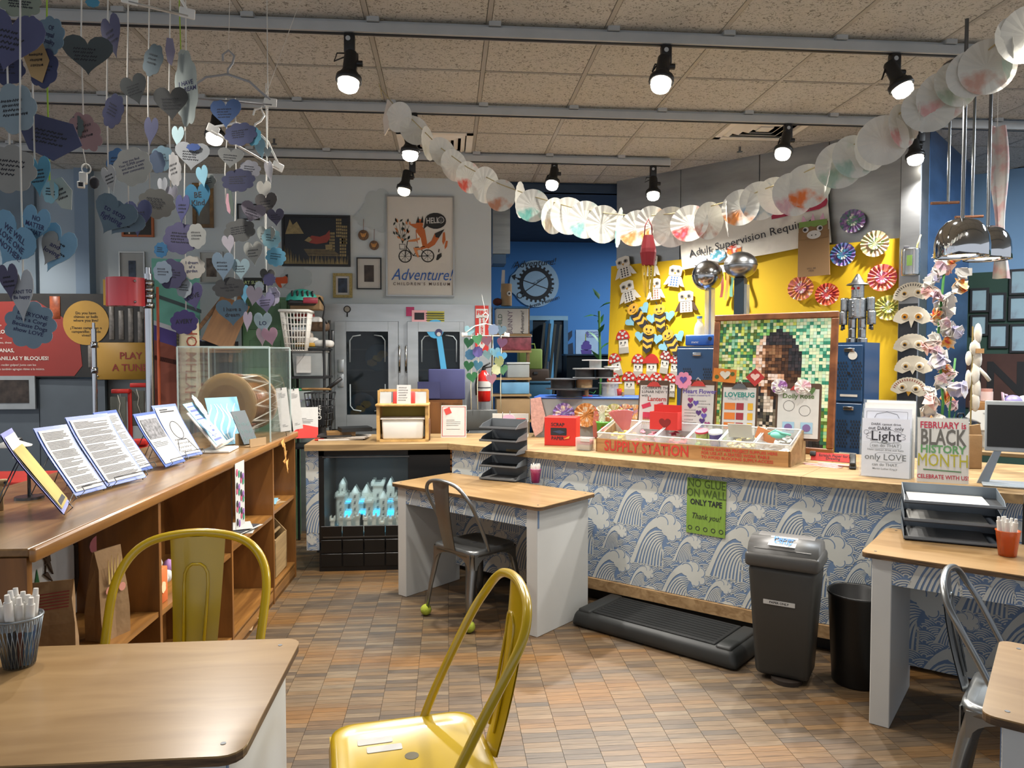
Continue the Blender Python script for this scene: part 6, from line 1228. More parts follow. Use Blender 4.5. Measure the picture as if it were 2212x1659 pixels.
# paper bag puppet
t = ypx('bag_puppet', 'brown paper bag unicorn puppet hanging on the banner end', 'puppet', 1758, 538, .09, None, R(-1)); MB(KRAFT).prism([(-30, 38), (30, 38), (32, -58), (-32, -58)], -3, 0).go('bag_body', t); flat(t, 'bag_flap', [(-29, 56), (29, 56), (29, 22), (-29, 22)], M('#7d6242', .9, var=.1, vs=.1), 3, 1.5); flat(t, 'paper_fringe', [(-28, 60)] + [(-28 + 8 * k, 46 + 3 * (k % 2)) for k in range(8)] + [(28, 60)], M('#6f8a45', .8), 5); flat(t, 'muzzle', circ(14, 18, 2, 30, 9), PAPER, 5)
for s in (-1, 1): flat(t, 'eye', circ(6, 14, s * 14, 42), PAPER, 6); flat(t, 'pupil', circ(3.5, 10, s * 15, 42), INK, 7); flat(t, 'ear', [(s * 10, 56), (s * 24, 56), (s * 20, 74)], M('#c99ab0', .8), 4); flat(t, 'nostril', circ(1.2, 6, 2 + s * 4, 29), INK, 6.2)
flat(t, 'horn', [(-5, 57), (5, 57), (0, 76)], M('#c99ab0', .8), 4.5); text(t, 'WILL BE\nFREE', 5, -4, -44, INK, -3.4)
# streamers behind the chrome ball
t = ypx('streamer_sock', 'red, green and purple paper streamers behind the chrome ball', 'streamer', 1582, 605, .06)
for k, hx in enumerate(('#8f4438', '#b0803a', '#4f7f6a', '#5a6a9a', '#7a4f86')): MB(M(hx, .8)).grid(1, 6, lambda u, v: (-24 + 11 * k + 6 * u + 3 * math.sin(v * 4 + k), -3 - 3 * math.sin(v * 5 + k), 18 - (54 + 6 * (k % 2)) * v)).go('streamer', t)
MB(PAPER).prism([(-28, 18), (32, 18), (32, 34), (-28, 34)], -3, 0).go('paper_band', t)
# can and owl masks on the pillar
def pil_pt(px, py): return onpl(px, py, YP - YN * .125, YN)
p = pil_pt(1972, 568); d = (p - C0).dot(FW); t = cpx('tin_can', 'ribbed tin can holding a straw, fixed to the pillar', 'tin can', 1972, 568, d, RZY, pos=p); prof = [(0, -28), (17, -28)] + [(17 + (.8 if k % 2 else 0), -26 + k * 5.2) for k in range(11)] + [(17, 28), (15, 28), (15, -20)]; MB(M('#b5b9ba', .25, 1, var=.1)).lathe(prof, 20, T=Matrix.Translation((0, -18, 0))).go('can', t); MB(M('#c9b870', .6)).tube([(8, -18, 10), (12, -18, 36), (18, -18, 56)], 1.5, 6).go('straw', t); MB(INK).rbox((-8, -18, 30), (10, 6, 10), 1).go('clip', t); MB(M('#8ab35a', .6)).box((2, -36, 2), (10, 1, 22)).go('paper_label', t)
for k, (px, py, lab, edge) in enumerate(((1970, 629, 'half plate owl mask with black edge marks, topmost on the pillar', INK), (1971, 680, 'half plate owl mask with big orange eyes', None), (1971, 740, 'half plate owl mask with ragged tufts', OWLW), (1973, 787, 'plain half plate owl mask, second from the bottom', None), (1966, 834, 'half plate owl mask with red edge marks, lowest on the pillar', M('#8f3a30', .8)))):
    p = pil_pt(px, py); d = (p - C0).dot(FW); t = cpx('owl_mask', lab, 'mask', px, py, d, RZY, 'paper plate owl masks on the pillar', pos=p, ry=R((-3, 2, 0, 0, 6)[k])); PL = M('#d6cfbd', .7, var=.05, vs=.1)
    o = [(36 * math.cos(R(a)) * (1 + .015 * (1 if (a // 6) % 2 else -1)), -14 + 33 * math.sin(R(a)) * (1 + .015 * (1 if (a // 6) % 2 else -1))) for a in range(0, 181, 6)] + [(-20, -20), (-4, -12), (4, -12), (20, -20)]
    MB(PL).prism(o, -4, -1).go('plate', t)
    for s in (-1, 1): MB(PL).cyl((s * 13, -4, -4), (s * 13, -6, -4), 9, 7, 16).go('eye_ring', t); flat(t, 'eye', circ(6 if k == 1 else 4, 14, s * 13, -4), M('#c98a2a', .6) if k == 1 else EYE, 6); flat(t, 'pupil', circ(2.6, 10, s * 13, -5), INK, 7)
    if k in (1, 3, 4): flat(t, 'beak', [(-5, -12), (5, -12), (0, -28 if k == 1 else -22)], PL if k < 4 else EYE, 4.5)
    if edge:
        m = MB(edge)
        for a in range(20, 165, 9): m.ribbon([(33 * math.cos(R(a)), -14 + 30 * math.sin(R(a))), (28 * math.cos(R(a)), -14 + 25 * math.sin(R(a)))], 1.6, -4.6)
        m.go('edge_marks', t)
# ------------------------------------------------------------------ lockers, chrome balls, tin man
LKB = M('#1f3f63', .4, var=.06, name='locker_blue'); LKD = M('#0d1a28', .7)
def locker(label, px0, px1, ytop, d, rz, tiers, h0, depth):
    p = P(px0, ytop, d); p1 = P(px1, ytop, d); ang = math.atan2((px0 + px1) / 2 - 1106, F) - YAW; w = (p1 - p0_).length if False else (px1 - px0) * d / F / math.cos(ang + rz)
    t = thing('locker', label, 'locker', (p.x, p.y, 0), rz, 'blue steel mini lockers'); zt = p.z; MB(LKB).box((w / 2, depth / 2, zt / 2), (w, depth, zt)).go('body', t); th = (zt - .1) / tiers
    for k in range(tiers):
        z0 = zt - .012 - (k + 1) * th; o = MB(LKB).rbox((w / 2, -.008, z0 + th / 2), (w - .02, .016, th - .012), .004, seg=1, smooth=False).go('door', t)
        m = MB(LKD)
        for sx in (-1, 1):
            for r in range(9):
                for c in range(4): m.prism([(w / 2 + sx * w * .24 + (c - 1.5 + (r % 2) * .5) * .018 + a, z0 + th * .68 - r * .022 + b) for a, b in ((-.006, 0), (0, -.011), (.006, 0), (0, .011))], -.0175, -.0162)
        m.go('vent_slots', o); MB(CHROME).rbox((w / 2, -.02, z0 + th * .9), (.07, .008, .026), .004).go('label_holder', o); MB(PAPER).box((w / 2, -.0175, z0 + th * .12), (w * .6, .002, .016)).go('name_strip', o); MB(BLACK).cyl((w / 2, -.016, z0 + th * .5), (w / 2, -.022, z0 + th * .5), .01).go('lock', o)
    return t, w, zt
dL = 6.0; t_, wL, zL = locker('single blue mini locker standing under the static generator', 1463, 1549, 748, dL, R(-40), 3, 0, .3)
dR = 5.2; tR, wR, zR = locker('stack of blue mini lockers beside the mosaic frame', 1806, 1862, 740, dR, R(-47), 4, 0, .34)
MB(M('#c9c9c4', .4)).cyl((wR * .62, -.017, zR - .09), (wR * .62, -.02, zR - .09), .03, n=18).go('round_sticker', bpy.data.objects[tR.name])
def in_lk(t, x, y, z): return t.matrix_basis @ Vector((x, y, z))
p = in_lk(t_, wL * .5, .14, zL); t = cpx('static_generator', 'polished chrome ball on a clear column and blue base', 'generator', 1520, 745, 5.95, R(-40), pos=p, corr=False); MB(M('#1f4f96', .35, coat=.3)).rbox((-2, 0, 13), (66, 46, 24), 3).go('base', t); MB(M('#a9b3bd', .2, .2, alpha=.5)).cyl((12, 0, 25), (12, 0, 125), 11, n=18).go('column', t); MB(M('#4a3a5a', .4)).box((12, 0, 75), (5, 1, 100)).go('belt', t); MB(CHROME).ball((6, 0, 153), 33, 28).go('ball', t); MB(CHROME).lathe([(33.4, -1.2), (33.8, 0), (33.4, 1.2)], 28, T=Matrix.Translation((6, 0, 153))).go('seam', t); MB(BLACK).cyl((22, -24, 16), (22, -27, 16), 4).go('knob', t); text(t, 'STATIC', 5, -12, 8, WHITE, -24)
t = cpx('water_bottle', 'clear plastic bottle behind the static generator column', 'bottle', 1503, 745, 6.0, pos=in_lk(t_, wL * .25, .26, zL), corr=False); MB(M('#cfdbe0', .1, alpha=.45)).lathe([(0, 0), (11, 0), (12, 4), (12, 40), (9, 50), (5, 56), (5, 62)], 16).go('bottle', t); MB(M('#5f8fc0', .5)).cyl((0, 0, 62), (0, 0, 67), 6).go('cap', t)
p = P(1600, 573, 5.75); t = thing('steel_ball_stand', 'brushed steel ball on a dark square post behind the mosaic', 'generator', (p.x, p.y, 0), R(-40)); s = 5.75 / F; MB(M('#a5a7a8', .28, 1, var=.15, stretch=(1, 1, 6))).ball((0, 0, p.z), (35 * s, 35 * s, 29 * s), 28).go('ball', t); MB(DSTEEL).lathe([(35.2 * s, p.z - .004), (35.6 * s, p.z), (35.2 * s, p.z + .004)], 28).go('seam', t); MB(M('#22303a', .4)).box((-.0, 0, (p.z - 28 * s) / 2), (.075, .075, p.z - 28 * s)).go('post', t); MB(M('#8a9298', .2, .3, alpha=.5)).box((.05, 0, p.z / 2 - .05), (.02, .07, p.z - .2)).go('clear_strip', t); MB(M('#2a3038', .5)).box((0, 0, .3), (.17, .17, .6)).go('pedestal', t)
# tin man
p = in_lk(tR, wR * .45, .17, zR); t = cpx('tin_man', 'tin can robot man with a funnel hat standing on the lockers', 'figure', 1840, 740, 5.1, R(-40), pos=p, corr=False); TIN = M('#a9adae', .25, 1, var=.15, vs=.2)
def rib(mb, x, z0, z1, r, y=0, n=18, k=8):
    pr = [(0, z0)] + [(r * (1 + (.03 if i % 2 else 0)), z0 + (z1 - z0) * i / k) for i in range(k + 1)] + [(0, z1)]; return mb.lathe(pr, n, T=Matrix.Translation((x, y, 0)))
for s in (-1, 1):
    rib(MB(TIN), s * 11, 0, 10, 11, -2).go('foot', t); rib(MB(TIN), s * 10, 10, 32, 8.5).go('lower_leg', t); rib(MB(TIN), s * 10, 32, 54, 9).go('upper_leg', t); rib(MB(TIN), s * 27, 70, 100, 8.5).go('upper_arm', t); rib(MB(TIN), s * 29, 40, 70, 9).go('lower_arm', t); MB(DSTEEL).tube([(s * 30, -2, 40), (s * 31, -4, 28)], 3, 6).tube([(s * 27, -2, 40), (s * 26, -4, 30)], 2, 6).go('hand', t)
rib(MB(TIN), 0, 54, 98, 19, k=12).go('torso', t); rib(MB(TIN), 0, 98, 132, 13.5, k=10).go('head', t); MB(DSTEEL).lathe([(24, 128), (21, 131), (14, 133), (9, 142), (3, 152), (0, 153)], 20).go('funnel_hat', t)
for s in (-1, 1): MB(RED).cyl((s * 6 - 2, -13, 120), (s * 6 - 2, -15.5, 120), 3).go('eye', t)
MB(TIN).prism([(-5, 104), (1, 104), (-2, 118)], -17, -13).go('nose', t); m = MB(CHROME)
for k in range(4): m.ball((-6, -20, 88 - k * 9), 2.4, 8)
m.go('button', t)
# ------------------------------------------------------------------ mosaic portrait
pr_ = onz(1800, 985, ZT); pr_.z = ZT; MZ = math.atan2(CD.y, CD.x) - R(2); MD = Vector((math.cos(MZ), math.sin(MZ), 0)); MN = Vector((-math.sin(MZ), math.cos(MZ), 0))
pl_ = onpl(1533, 900, pr_, MN); mw = (pr_ - pl_).dot(MD); ptop = onpl(1680, 676, pr_ + MN * .06, MN); mh = (ptop.z - ZT) / math.cos(R(5))
t = thing('mosaic_portrait', 'large framed mosaic portrait of small painted paper squares', 'picture', (pr_.x - MD.x * mw / 2, pr_.y - MD.y * mw / 2, ZT), MZ, rx=R(-5)); FRW = wood('#5a3218', '#8a5530', (3, 3, 3), .45); fw = .045
for nm, c, sdim in (('frame_bar', (0, 0, fw / 2), (mw, .03, fw)), ('frame_bar', (0, 0, mh - fw / 2), (mw, .03, fw)), ('frame_bar', (-mw / 2 + fw / 2, 0, mh / 2), (fw, .03, mh - 2 * fw)), ('frame_bar', (mw / 2 - fw / 2, 0, mh / 2), (fw, .03, mh - 2 * fw))): MB(FRW).rbox(c, sdim, .006, seg=1, smooth=False).go(nm, t)
MB(M('#3a342c', .8)).box((0, .004, mh / 2), (mw - 2 * fw, .008, mh - 2 * fw)).go('backing', t)
PAL = {'g': ('#a9cf8a', '#6fb35a', '#2f7f55', '#cfe09a', '#57722f', '#2a6650', '#dfe5b5', '#c9d65f', '#8fc9a8'), 'G': ('#bfe0b8', '#d5e8c0', '#8fcfae', '#cfe8cf', '#2f8a6f', '#e0ecc5'), 'h': ('#20242c', '#2b2a30', '#16181e', '#3a3136'), 'd': ('#3d2618', '#4a2f1e', '#2e1c14', '#5c3c26'), 'b': ('#7a5234', '#8c6240', '#684428', '#9c7450'), 'l': ('#e0b898', '#e8cdb8', '#d9a988', '#efe0d5'), 'w': ('#e8e2d8', '#d8d0c5', '#c0b5a8', '#efeae2'), 'k': ('#1c1e22', '#3a3c3c', '#55564e', '#6f6a5c', '#8a8476')}
NC, NR = 34, 39; q = random.Random(21); tm = MB(); tw_, th_ = (mw - 2 * fw) / NC, (mh - 2 * fw) / NR
def zone(u, v):                        # u right, v down, both 0..1
    hx, hy = (u - .55) / .21, (v - .36) / .27; jit = q.uniform(-.06, .06)
    if hx * hx + hy * hy < 1 + jit:
        if v < .2 and u > .45 or u > .655 - (v - .3) * .1: return 'h' if v < .42 else 'd'
        if u < .42 + jit: return 'l'
        if v < .2: return 'w'
        if v < .30: return 'b' if u < .6 else 'd'
        if .30 <= v < .34: return 'd' if q.random() < .6 else 'b'
        if .44 < v < .49 and .48 < u < .62: return 'l'
        return 'b' if u < .52 + jit and q.random() < .6 else 'd'
    if v > .55:
        e = .33 - (v - .55) * .05; f = .74 + (v - .55) * .5
        if e + jit * .5 < u < f: return 'w' if (.44 < u < .52 and v < .74) or q.random() < .06 else ('k' if u < .62 and v > .62 else 'h')
    return 'G' if u > .72 and v < .7 else 'g'
for r in range(NR):
    for c in range(NC):
        h = q.choice(PAL[zone((c + .5) / NC, (r + .5) / NR)]); tm.box((-mw / 2 + fw + (c + .5) * tw_ + q.uniform(-.0008, .0008), -.003 - q.random() * .002, mh - fw - (r + .5) * th_), (tw_ * .95, .005, th_ * .95), M(h, .45, var=.1, vs=30))
o = tm.go('mosaic_squares', t); o['kind'] = 'stuff'
# ------------------------------------------------------------------ supply station box
a, b = onct(1287, 975), onct(1707, 1010); d_ = b - a; SL = d_.length; SRZ = math.atan2(d_.y, d_.x); SD = .36
t = thing('supply_box', 'long wooden box hand lettered SUPPLY STATION on the counter', 'box', a, SRZ); BRN = wood('#8a6238', '#b08350', (.8, 8, 8), .5); fh = .092
MB(BRN).box((SL / 2, .006, fh / 2), (SL, .012, fh)).go('front_board', t); MB(PINE).box((SL / 2, SD - .006, .10), (SL, .012, .2)).go('rear_board', t); MB(PINE).box((SL / 2, SD / 2, .005), (SL - .02, SD - .02, .008)).go('bottom_board', t)
for x in (.006, SL - .006): MB(PINE).prism([(0, 0), (SD, 0), (SD, .2), (SD - .04, .2), (.012, fh), (0, fh)], x - .006, x + .006, plane='yz').go('end_board', t)
RL = M('#b8352a', .7); text(t, 'SUPPLY STATION', .098, SL * .285, fh * .48, RL, -.002, bold=.025, sx=.80); text(t, '* PLEASE GATHER PROJECT SUPPLIES HERE\n  FOR USE AT A SEATED WORK TABLE\n  TO AVOID BLOCKING SUPPLY-ACCESS', .0255, SL * .57, fh * .52, RL, -.002, 'LEFT', bold=.02, ls=1.0)
TUB = M('#e3e6e6', .2, var=.04, alpha=.28)
fills = ('#d8bf4a', '#d68a98', '#b04a5a', '#6f9a4a', '#d9cf9a', '#dfe3e0')
labs = ('clear tray of yellow stars at the left end of the supply box', 'clear tray of pink hearts in the supply box', 'clear tray of red pieces behind the word STATION', 'clear tray with round button tubs in the supply box', 'clear tray with a white tent card in the supply box', 'clear tray with a teal bundle at the right end')
for k in range(6):
    w = SL / 6 - .012; x = SL * (k + .5) / 6; pz = a + Vector((math.cos(SRZ) * x - math.sin(SRZ) * .18, math.sin(SRZ) * x + math.cos(SRZ) * .18, .012))
    u = thing('supply_tray', labs[k], 'tray', pz, SRZ, 'clear trays in the supply box', rx=R(16)); z0 = .05
    for nm, c, sdim in (('tray_side', (0, -.13, z0 + .06), (w, .003, .10)), ('tray_side', (0, .13, z0 + .06), (w, .003, .10)), ('tray_side', (-w / 2, 0, z0 + .06), (.003, .26, .10)), ('tray_side', (w / 2, 0, z0 + .06), (.003, .26, .10)), ('tray_base', (0, 0, z0 + .01), (w, .26, .003))): MB(TUB).box(c, sdim).go(nm, u)
    MB(M('#e8ebea', .25, alpha=.75)).tube([(-w / 2, -.13, z0 + .11), (w / 2, -.13, z0 + .11), (w / 2, .13, z0 + .11), (-w / 2, .13, z0 + .11)], .005, 6, closed=True).go('rim', u)
    q = random.Random(k); m = MB(M(fills[k], .7, var=.2, vs=30))
    for j in range(22): m.prism(rot2(heart(.04, .04, 10) if k in (1, 2) else circ(.02, 6), q.random() * 6), 0, .005, plane='xy', T=Matrix.Translation((q.uniform(-w * .36, w * .36), q.uniform(-.1, .1), z0 + .014 + .0025 * j)) @ Euler((q.uniform(-.4, .4), q.uniform(-.4, .4), 0)).to_matrix().to_4x4())
    m.go('craft_pieces', u)['kind'] = 'stuff'
    if k == 3:
        for j, (x_, hx, lid) in enumerate(((-.04, '#b9c06a', '#c2384a'), (.05, '#5a4a8a', '#d5d8da'))): MB(M(hx, .4, var=.5, vs=40, alpha=.85)).cyl((x_, -.03, z0 + .03), (x_, -.03, z0 + .12), .04, n=18).go('button_tub', u); MB(M(lid, .5)).cyl((x_, -.03, z0 + .12), (x_, -.03, z0 + .132), .044, n=18).go('tub_lid', u)
    if k == 4: MB(M('#b5b3a8', .8)).box((-.01, -.02, z0 + .14), (.15, .004, .09)).go('tent_card', u); MB(M('#d98a5a', .8)).box((.07, .04, z0 + .13), (.12, .003, .08)).go('orange_card', u, None, (0, R(20), 0))
    if k == 5: MB(M('#6fb8a4', .9)).ball((0, .0, z0 + .12), (.05, .035, .02), 12).tube([(-.06, 0, z0 + .12), (-.02, .02, z0 + .14), (.03, -.02, z0 + .14), (.07, .01, z0 + .12)], .008, 6).go('teal_bundle', u)
    if k == 0:
        for j in range(6): MB(M('#d97f82', .8)).box((0, 0, 0), (.045, .003, .16)).go('pink_card', u, (-.02 + .016 * j, .03, z0 + .15), (R(10), R(-28 + 9 * j), R(20)))
# red pocket with heart cut-out, clipboards
def boxpt(x, y, z=.0): return a + Vector((math.cos(SRZ) * x - math.sin(SRZ) * y, math.sin(SRZ) * x + math.cos(SRZ) * y, z))
def sx_of(px, y): 
    n = Vector((-math.sin(SRZ), math.cos(SRZ), 0)); p = onpl(px, 900, boxpt(0, y), n); return (p - a).dot(Vector((math.cos(SRZ), math.sin(SRZ), 0)))
t = thing('heart_pocket', 'red paper pocket with a heart cut into its front', 'pocket', boxpt(sx_of(1438, .2), .2, .165), SRZ); RDP = M('#c32a22', .7, var=.05); MB(RDP).box((0, .035, .075), (.20, .004, .17)).go('rear_sheet', t); MB(RDP).box((.098, 0, .055), (.004, .07, .12)).box((-.098, 0, .055), (.004, .07, .12)).box((0, 0, -.003), (.2, .07, .004)).go('side_sheet', t); MB(RDP).box((0, -.035, .055), (.20, .004, .12)).go('front_sheet', t); MB(M('#7d1a16', .8)).prism(heart(.085, .075, 24, .01, .035), -.0385, -.0375).go('heart_cutout', t)
HB = M('#4a3524', .7, var=.15); PUR = M('#5a4a9a', .8)
def clipboard(label, px, w, h, y, build, ztop=None):
    t = thing('clipboard', label, 'clipboard', boxpt(sx_of(px, y), y, .13), SRZ + R(6), 'instruction clipboards behind the supply box', rx=R(-9)); MB(HB).prism(rrect(w, h, .015, 3, 0, h / 2), 0, .005).go('board', t); pg = MB(PAPER).box((.0, -.003, h * .47), (w * .9, .003, h * .86)).go('page', t)
    MB(M('#b3342c', .4) if build.__name__ != 'lovebug' else DSTEEL).prism([(-.05, h - .045), (.05, h - .045), (.035, h - .025), (.02, h - .01), (-.02, h - .01), (-.035, h - .025)], -.014, -.005).go('clip', t); MB(CHROME).tube([(-.02, -.012, h - .015), (0, -.02, h + .012), (.02, -.012, h - .015)], .004, 6).go('clip_loop', t); build(t, w, h); return t
def lantern_pg(t, w, h):
    text(t, 'CELEBRATE THE\nLUNAR NEW YEAR\nwith a', .028, -w * .4, h * .77, INK, -.006, 'LEFT', ls=.95); text(t, 'Lantern', .044, w * .12, h * .63, M('#a8352f', .8), -.006, bold=.02); flat(t, 'sample_strip', [(x, z) for x, z in rot2(sq(w * .3, .03), .35)], M('#b5304a', .8), .006, .001).location = (-w * .22, 0, h * .5); flat(t, 'sample_strip', rot2(sq(w * .3, .03), .35), M('#b5304a', .8), .006, .001).location = (w * .2, 0, h * .5); flat(t, 'sample_lantern', sq(w * .34, .05, -w * .15, h * .3), M('#b5304a', .8), .006, .001)
    for k in range(6): flat(t, 'sample_fringe', sq(.006, .05, -w * .3 + k * w * .06, h * .2), M('#b9a05a', .8), .006, .001)
def flower_pg(t, w, h):
    text(t, 'Heart Flower', .042, .01, h * .78, PUR, -.006, bold=.02); text(t, 'project created by R!', .018, .01, h * .71, PUR, -.006)
    for k, (x, z) in enumerate(((-w * .15, h * .56), (w * .15, h * .38), (w * .2, h * .18))):
        for j in range(3 if k < 2 else 5): flat(t, 'sample_petal', heart(.04, .04, 14, x + .025 * math.cos(j * 2.1 + k), z + .022 * math.sin(j * 2.1 + k)), (PUR, M('#8a3a6a', .8), M('#4a2f6a', .8))[(j + k) % 3], .006 + .0008 * j, .0007)
    for z in (.55, .38, .2): scribble(MB(INK), -w * .38 if z < .5 else w * .0, w * .0 if z < .5 else w * .36, h * z + .03, h * z - .03, 3, .0022, -.006, seed=int(z * 100)).go('handwriting', t)
    flat(t, 'paper_flower', cloud(.12, .12, 8, 0, -w * .42, h * .98, .2), M('#d98aa8', .8), .02, .003); flat(t, 'flower_heart', heart(.05, .05, 16, -w * .42, h * .98), PUR, .024, .003)
def lovebug(t, w, h):
    text(t, 'LOVEBUG', .044, .0, h * .76, M('#2f8078', .8), -.006, bold=.03); text(t, 'VALENTINE', .026, -.01, h * .69, M('#8a9aa0', .8), -.006)
    for r in range(3):
        for c, (hx, ww) in enumerate((('#c8702a', .3), ('#8f2a34', .2), ('#c99a2a', .14))): flat(t, 'sample_card', sq(w * ww, .045, -w * .25 + c * w * .28, h * (.55 - .18 * r)), M(hx, .8), .006, .001)
    t2 = flat(t, 'bug_card', rot2(sq(.15, .09), -.08), M('#c8772a', .8, var=.1), .02, .003); t2.location = (-w * .42, 0, h + .04); 
    for k in range(4): flat(t, 'bug_spot', circ(.014, 10, -w * .42 - .05 + .034 * k, h + .03 + .02 * (k % 2)), M('#4a5a2a', .8), .0235, .002)
    flat(t, 'bug_wing', heart(.07, .06, 16, -w * .40, h + .04), M('#c9c5b8', .8), .026, .002); t3 = flat(t, 'red_card', rot2(sq(.085, .085), .8), M('#a8302f', .8), .02, .003); t3.location = (w * .42, 0, h + .03); flat(t, 'bug_wing', heart(.06, .05, 16, w * .42, h + .03), M('#d5b0a8', .8), .024, .002)
def doily(t, w, h):
    text(t, 'Doily Rose', .042, .0, h * .77, M('#55703f', .8), -.006, bold=.02)
    for x, z in ((-w * .2, h * .6), (w * .15, h * .52)): MB(INK).ribbon(circ(.033, 18, x, z), .002, -.006, closed=True).go('drawn_circle', t)
    for x in (-w * .2, w * .2): flat(t, 'sample_square', sq(.07, .07, x, h * .22), M('#8fb0c4', .8), .006, .001); flat(t, 'sample_rose', circ(.024, 12, x, h * .22), M('#6f5a8a', .8), .0075, .001)
    for x, hx in ((-w * .42, '#8f5aa0'), (w * .1, '#d8b0b8')):
        for j in range(3): m = MB(dye((hx, '#c9a5c0'), 18)); ruffle(m, .05 - .013 * j, 9, .25, -.022 - .012 * j); o = m.go('paper_rose', t); o.location = (x, 0, h * .93)
    flat(t, 'paper_leaf', heart(.04, .05, 12, w * .3, h * .86), M('#4a6a3a', .8), .02, .002)
clipboard('clipboard with the Lunar New Year Lantern instructions', 1408, .22, .36, .31, lantern_pg); clipboard('clipboard with the Heart Flower instructions and pink flower', 1504, .24, .37, .315, flower_pg); clipboard('clipboard with the Lovebug Valentine instructions', 1594, .235, .36, .31, lovebug); clipboard('brown clipboard with the Doily Rose instructions', 1722, .27, .36, .30, doily)
# ------------------------------------------------------------------ red scrap box, cups, art tank, spools
p = onct(1207, 966); sA = onct(1176, 962); t = thing('scrap_box', 'red paper box with a slot lettered SCRAP PAPER', 'box', (sA.x, sA.y, ZT), R(-20)); s = 5.4 / F; w, h, d_ = 70 * s, 62 * s, .17; RB = M('#c8281f', .5, var=.05); MB(RB).rbox((w / 2, d_ / 2, h / 2), (w, d_, h), .003, seg=1, smooth=False).go('box_body', t); MB(INK).prism(rrect(w * .5, .055, .004, 2, w * .45, h * .5), -.002, 0).go('slot', t); text(t, 'SCRAP', .034, w * .42, h * .74, INK, -.002, bold=.02); text(t, 'PAPER', .034, w * .42, h * .26, INK, -.002, bold=.02); MB(M('#3a4560', .8)).prism([(w * .26, h * .5), (w * .5, h * .42), (w * .66, h * .48), (w * .5, h * .55)], -.003, -.002).go('scraps', t); MB(M('#d8a04a', .8)).prism([(w * .6, h * .24), (w * .8, h * .36), (w * .78, h * .27)], -.005, -.003).go('scrap_corner', t)
p = onct(1264, 972); t = thing('label_tub', 'small clear tub of wooden pieces with a red rim', 'tub', (p.x, p.y, ZT), R(-35)); MB(M('#dfe5e5', .1, alpha=.35)).rbox((0, 0, .045), (.11, .09, .09), .004).go('tub', t); MB(M('#b3302c', .6)).rbox((0, 0, .055), (.095, .075, .03), .003).go('red_pieces', t); MB(PINE).rbox((0, 0, .022), (.095, .075, .035), .003).go('wood_pieces', t); MB(PAPER).box((.02, -.047, .075), (.07, .003, .022)).go('paper_label', t)
p = onct(1308, 950); t = thing('green_cup', 'green plastic cup with a red label beside the supply box', 'cup', (p.x, p.y + .05, ZT)); MB(M('#5fae4a', .4, var=.05, alpha=.9)).lathe([(0, 0), (.05, 0), (.062, .13), (.066, .13), (.066, .138), (.058, .138), (.05, .02)], 20).go('cup', t); MB(RED).box((0, -.058, .085), (.07, .012, .035)).go('paper_label', t); MB(M('#9a5a3a', .6)).cyl((.03, .02, .14), (.03, .02, .17), .018).go('cork', t)
dT = 5.95; t = cpx('art_tank', 'clear tank with a blue lid, dyed paper discs taped to its front', 'box', 1268, 945, dT, R(-14), pos=Vector((*P(1268, 945, dT).xy, ZT))); s = dT / F; hh_ = (P(1268, 862, dT).z - ZT) / s
MB(M('#5f574c', .5, var=.1)).rbox((0, 45, hh_ / 2), (224, 88, hh_), 2, seg=1, smooth=False).go('tank', t); MB(M('#24509e', .45)).rbox((0, 45, hh_ + 2), (232, 96, 5), 2).go('lid', t); MB(M('#c9d0d0', .1, alpha=.4)).box((0, 0, hh_ / 2), (224, 2, hh_)).go('front_pane', t)
for k, (x, z, r, cols) in enumerate(((-50, 52, 24, ('#8a6fae', '#6a4f9a', '#9aa0c0')), (-2, 50, 26, ('#c98a4a', '#8a5a30')), (34, 52, 20, ('#e0ddd2', '#c9c4b0')), (58, 55, 20, ('#b9b87a', '#8f9a5a')), (82, 58, 17, ('#d98a5a', '#7a6fb0', '#5a9ac0')), (102, 58, 16, ('#d8a05a', '#b08ac0')))): m = MB(dye(cols, .09, '#cfc6b4', 1, .4)); ruffle(m, r, 13, .2, -4); m.go('dyed_disc', t, (x, -1, z))
for k in range(2): m = MB(M('#c49a90', .85, var=.2, vs=.2)); m.prism([(-122, 84), (-100, 88 - k * 3), (-90, 46), (-96, 14), (-112, 2), (-120, 26)], -8 - 3 * k, -6 - 3 * k); m.go('pink_paper', t)
MB(M('#b5655a', .8)).prism([(14, 0), (22, 2), (26, 50), (18, 70), (12, 30)], -9, -7).go('paper_strip', t)
zl = ZT + (hh_ + 5) * s
cp = t.matrix_basis @ Vector((0, 45, hh_ + 5)); SPW = M('#d0d2d2', .4)
def spool(label, px, py, r, h, mat, fm, hub=.45, d=dT):
    p = P(px, py, d + .12); t = cpx('cable_spool', label, 'spool', px, py, d + .12, 0, 'stacked cable spools', pos=p, corr=False); MB(fm).cyl((0, 0, -h / 2), (0, 0, -h / 2 + 2), r, n=24).go('flange', t); MB(fm).cyl((0, 0, h / 2 - 2), (0, 0, h / 2), r, n=24).go('flange', t); MB(mat).cyl((0, 0, -h / 2 + 2), (0, 0, h / 2 - 2), r * hub, n=20).go('core', t)
yb0 = proj(cp)[1]
spool('white spool on top of the spool tower', 1286, 787, 29, 20, M('#b9bcbc', .4, alpha=.85), SPW); spool('middle black spool under the white top spool', 1263, 806, 26, 21, BLACK, M('#8f9294', .4), .8); spool('black spool with a white lid in the second tier', 1306, 806, 24, 21, BLACK, M('#8f9294', .4), .8); spool('wide black spool in the third tier at the left', 1216, 829, 38, 23, BLACK, M('#4a4d50', .4), .7); spool('brown cored spool in the middle of the third tier', 1262, 828, 30, 22, CARD, M('#3a3c3e', .4), .6)
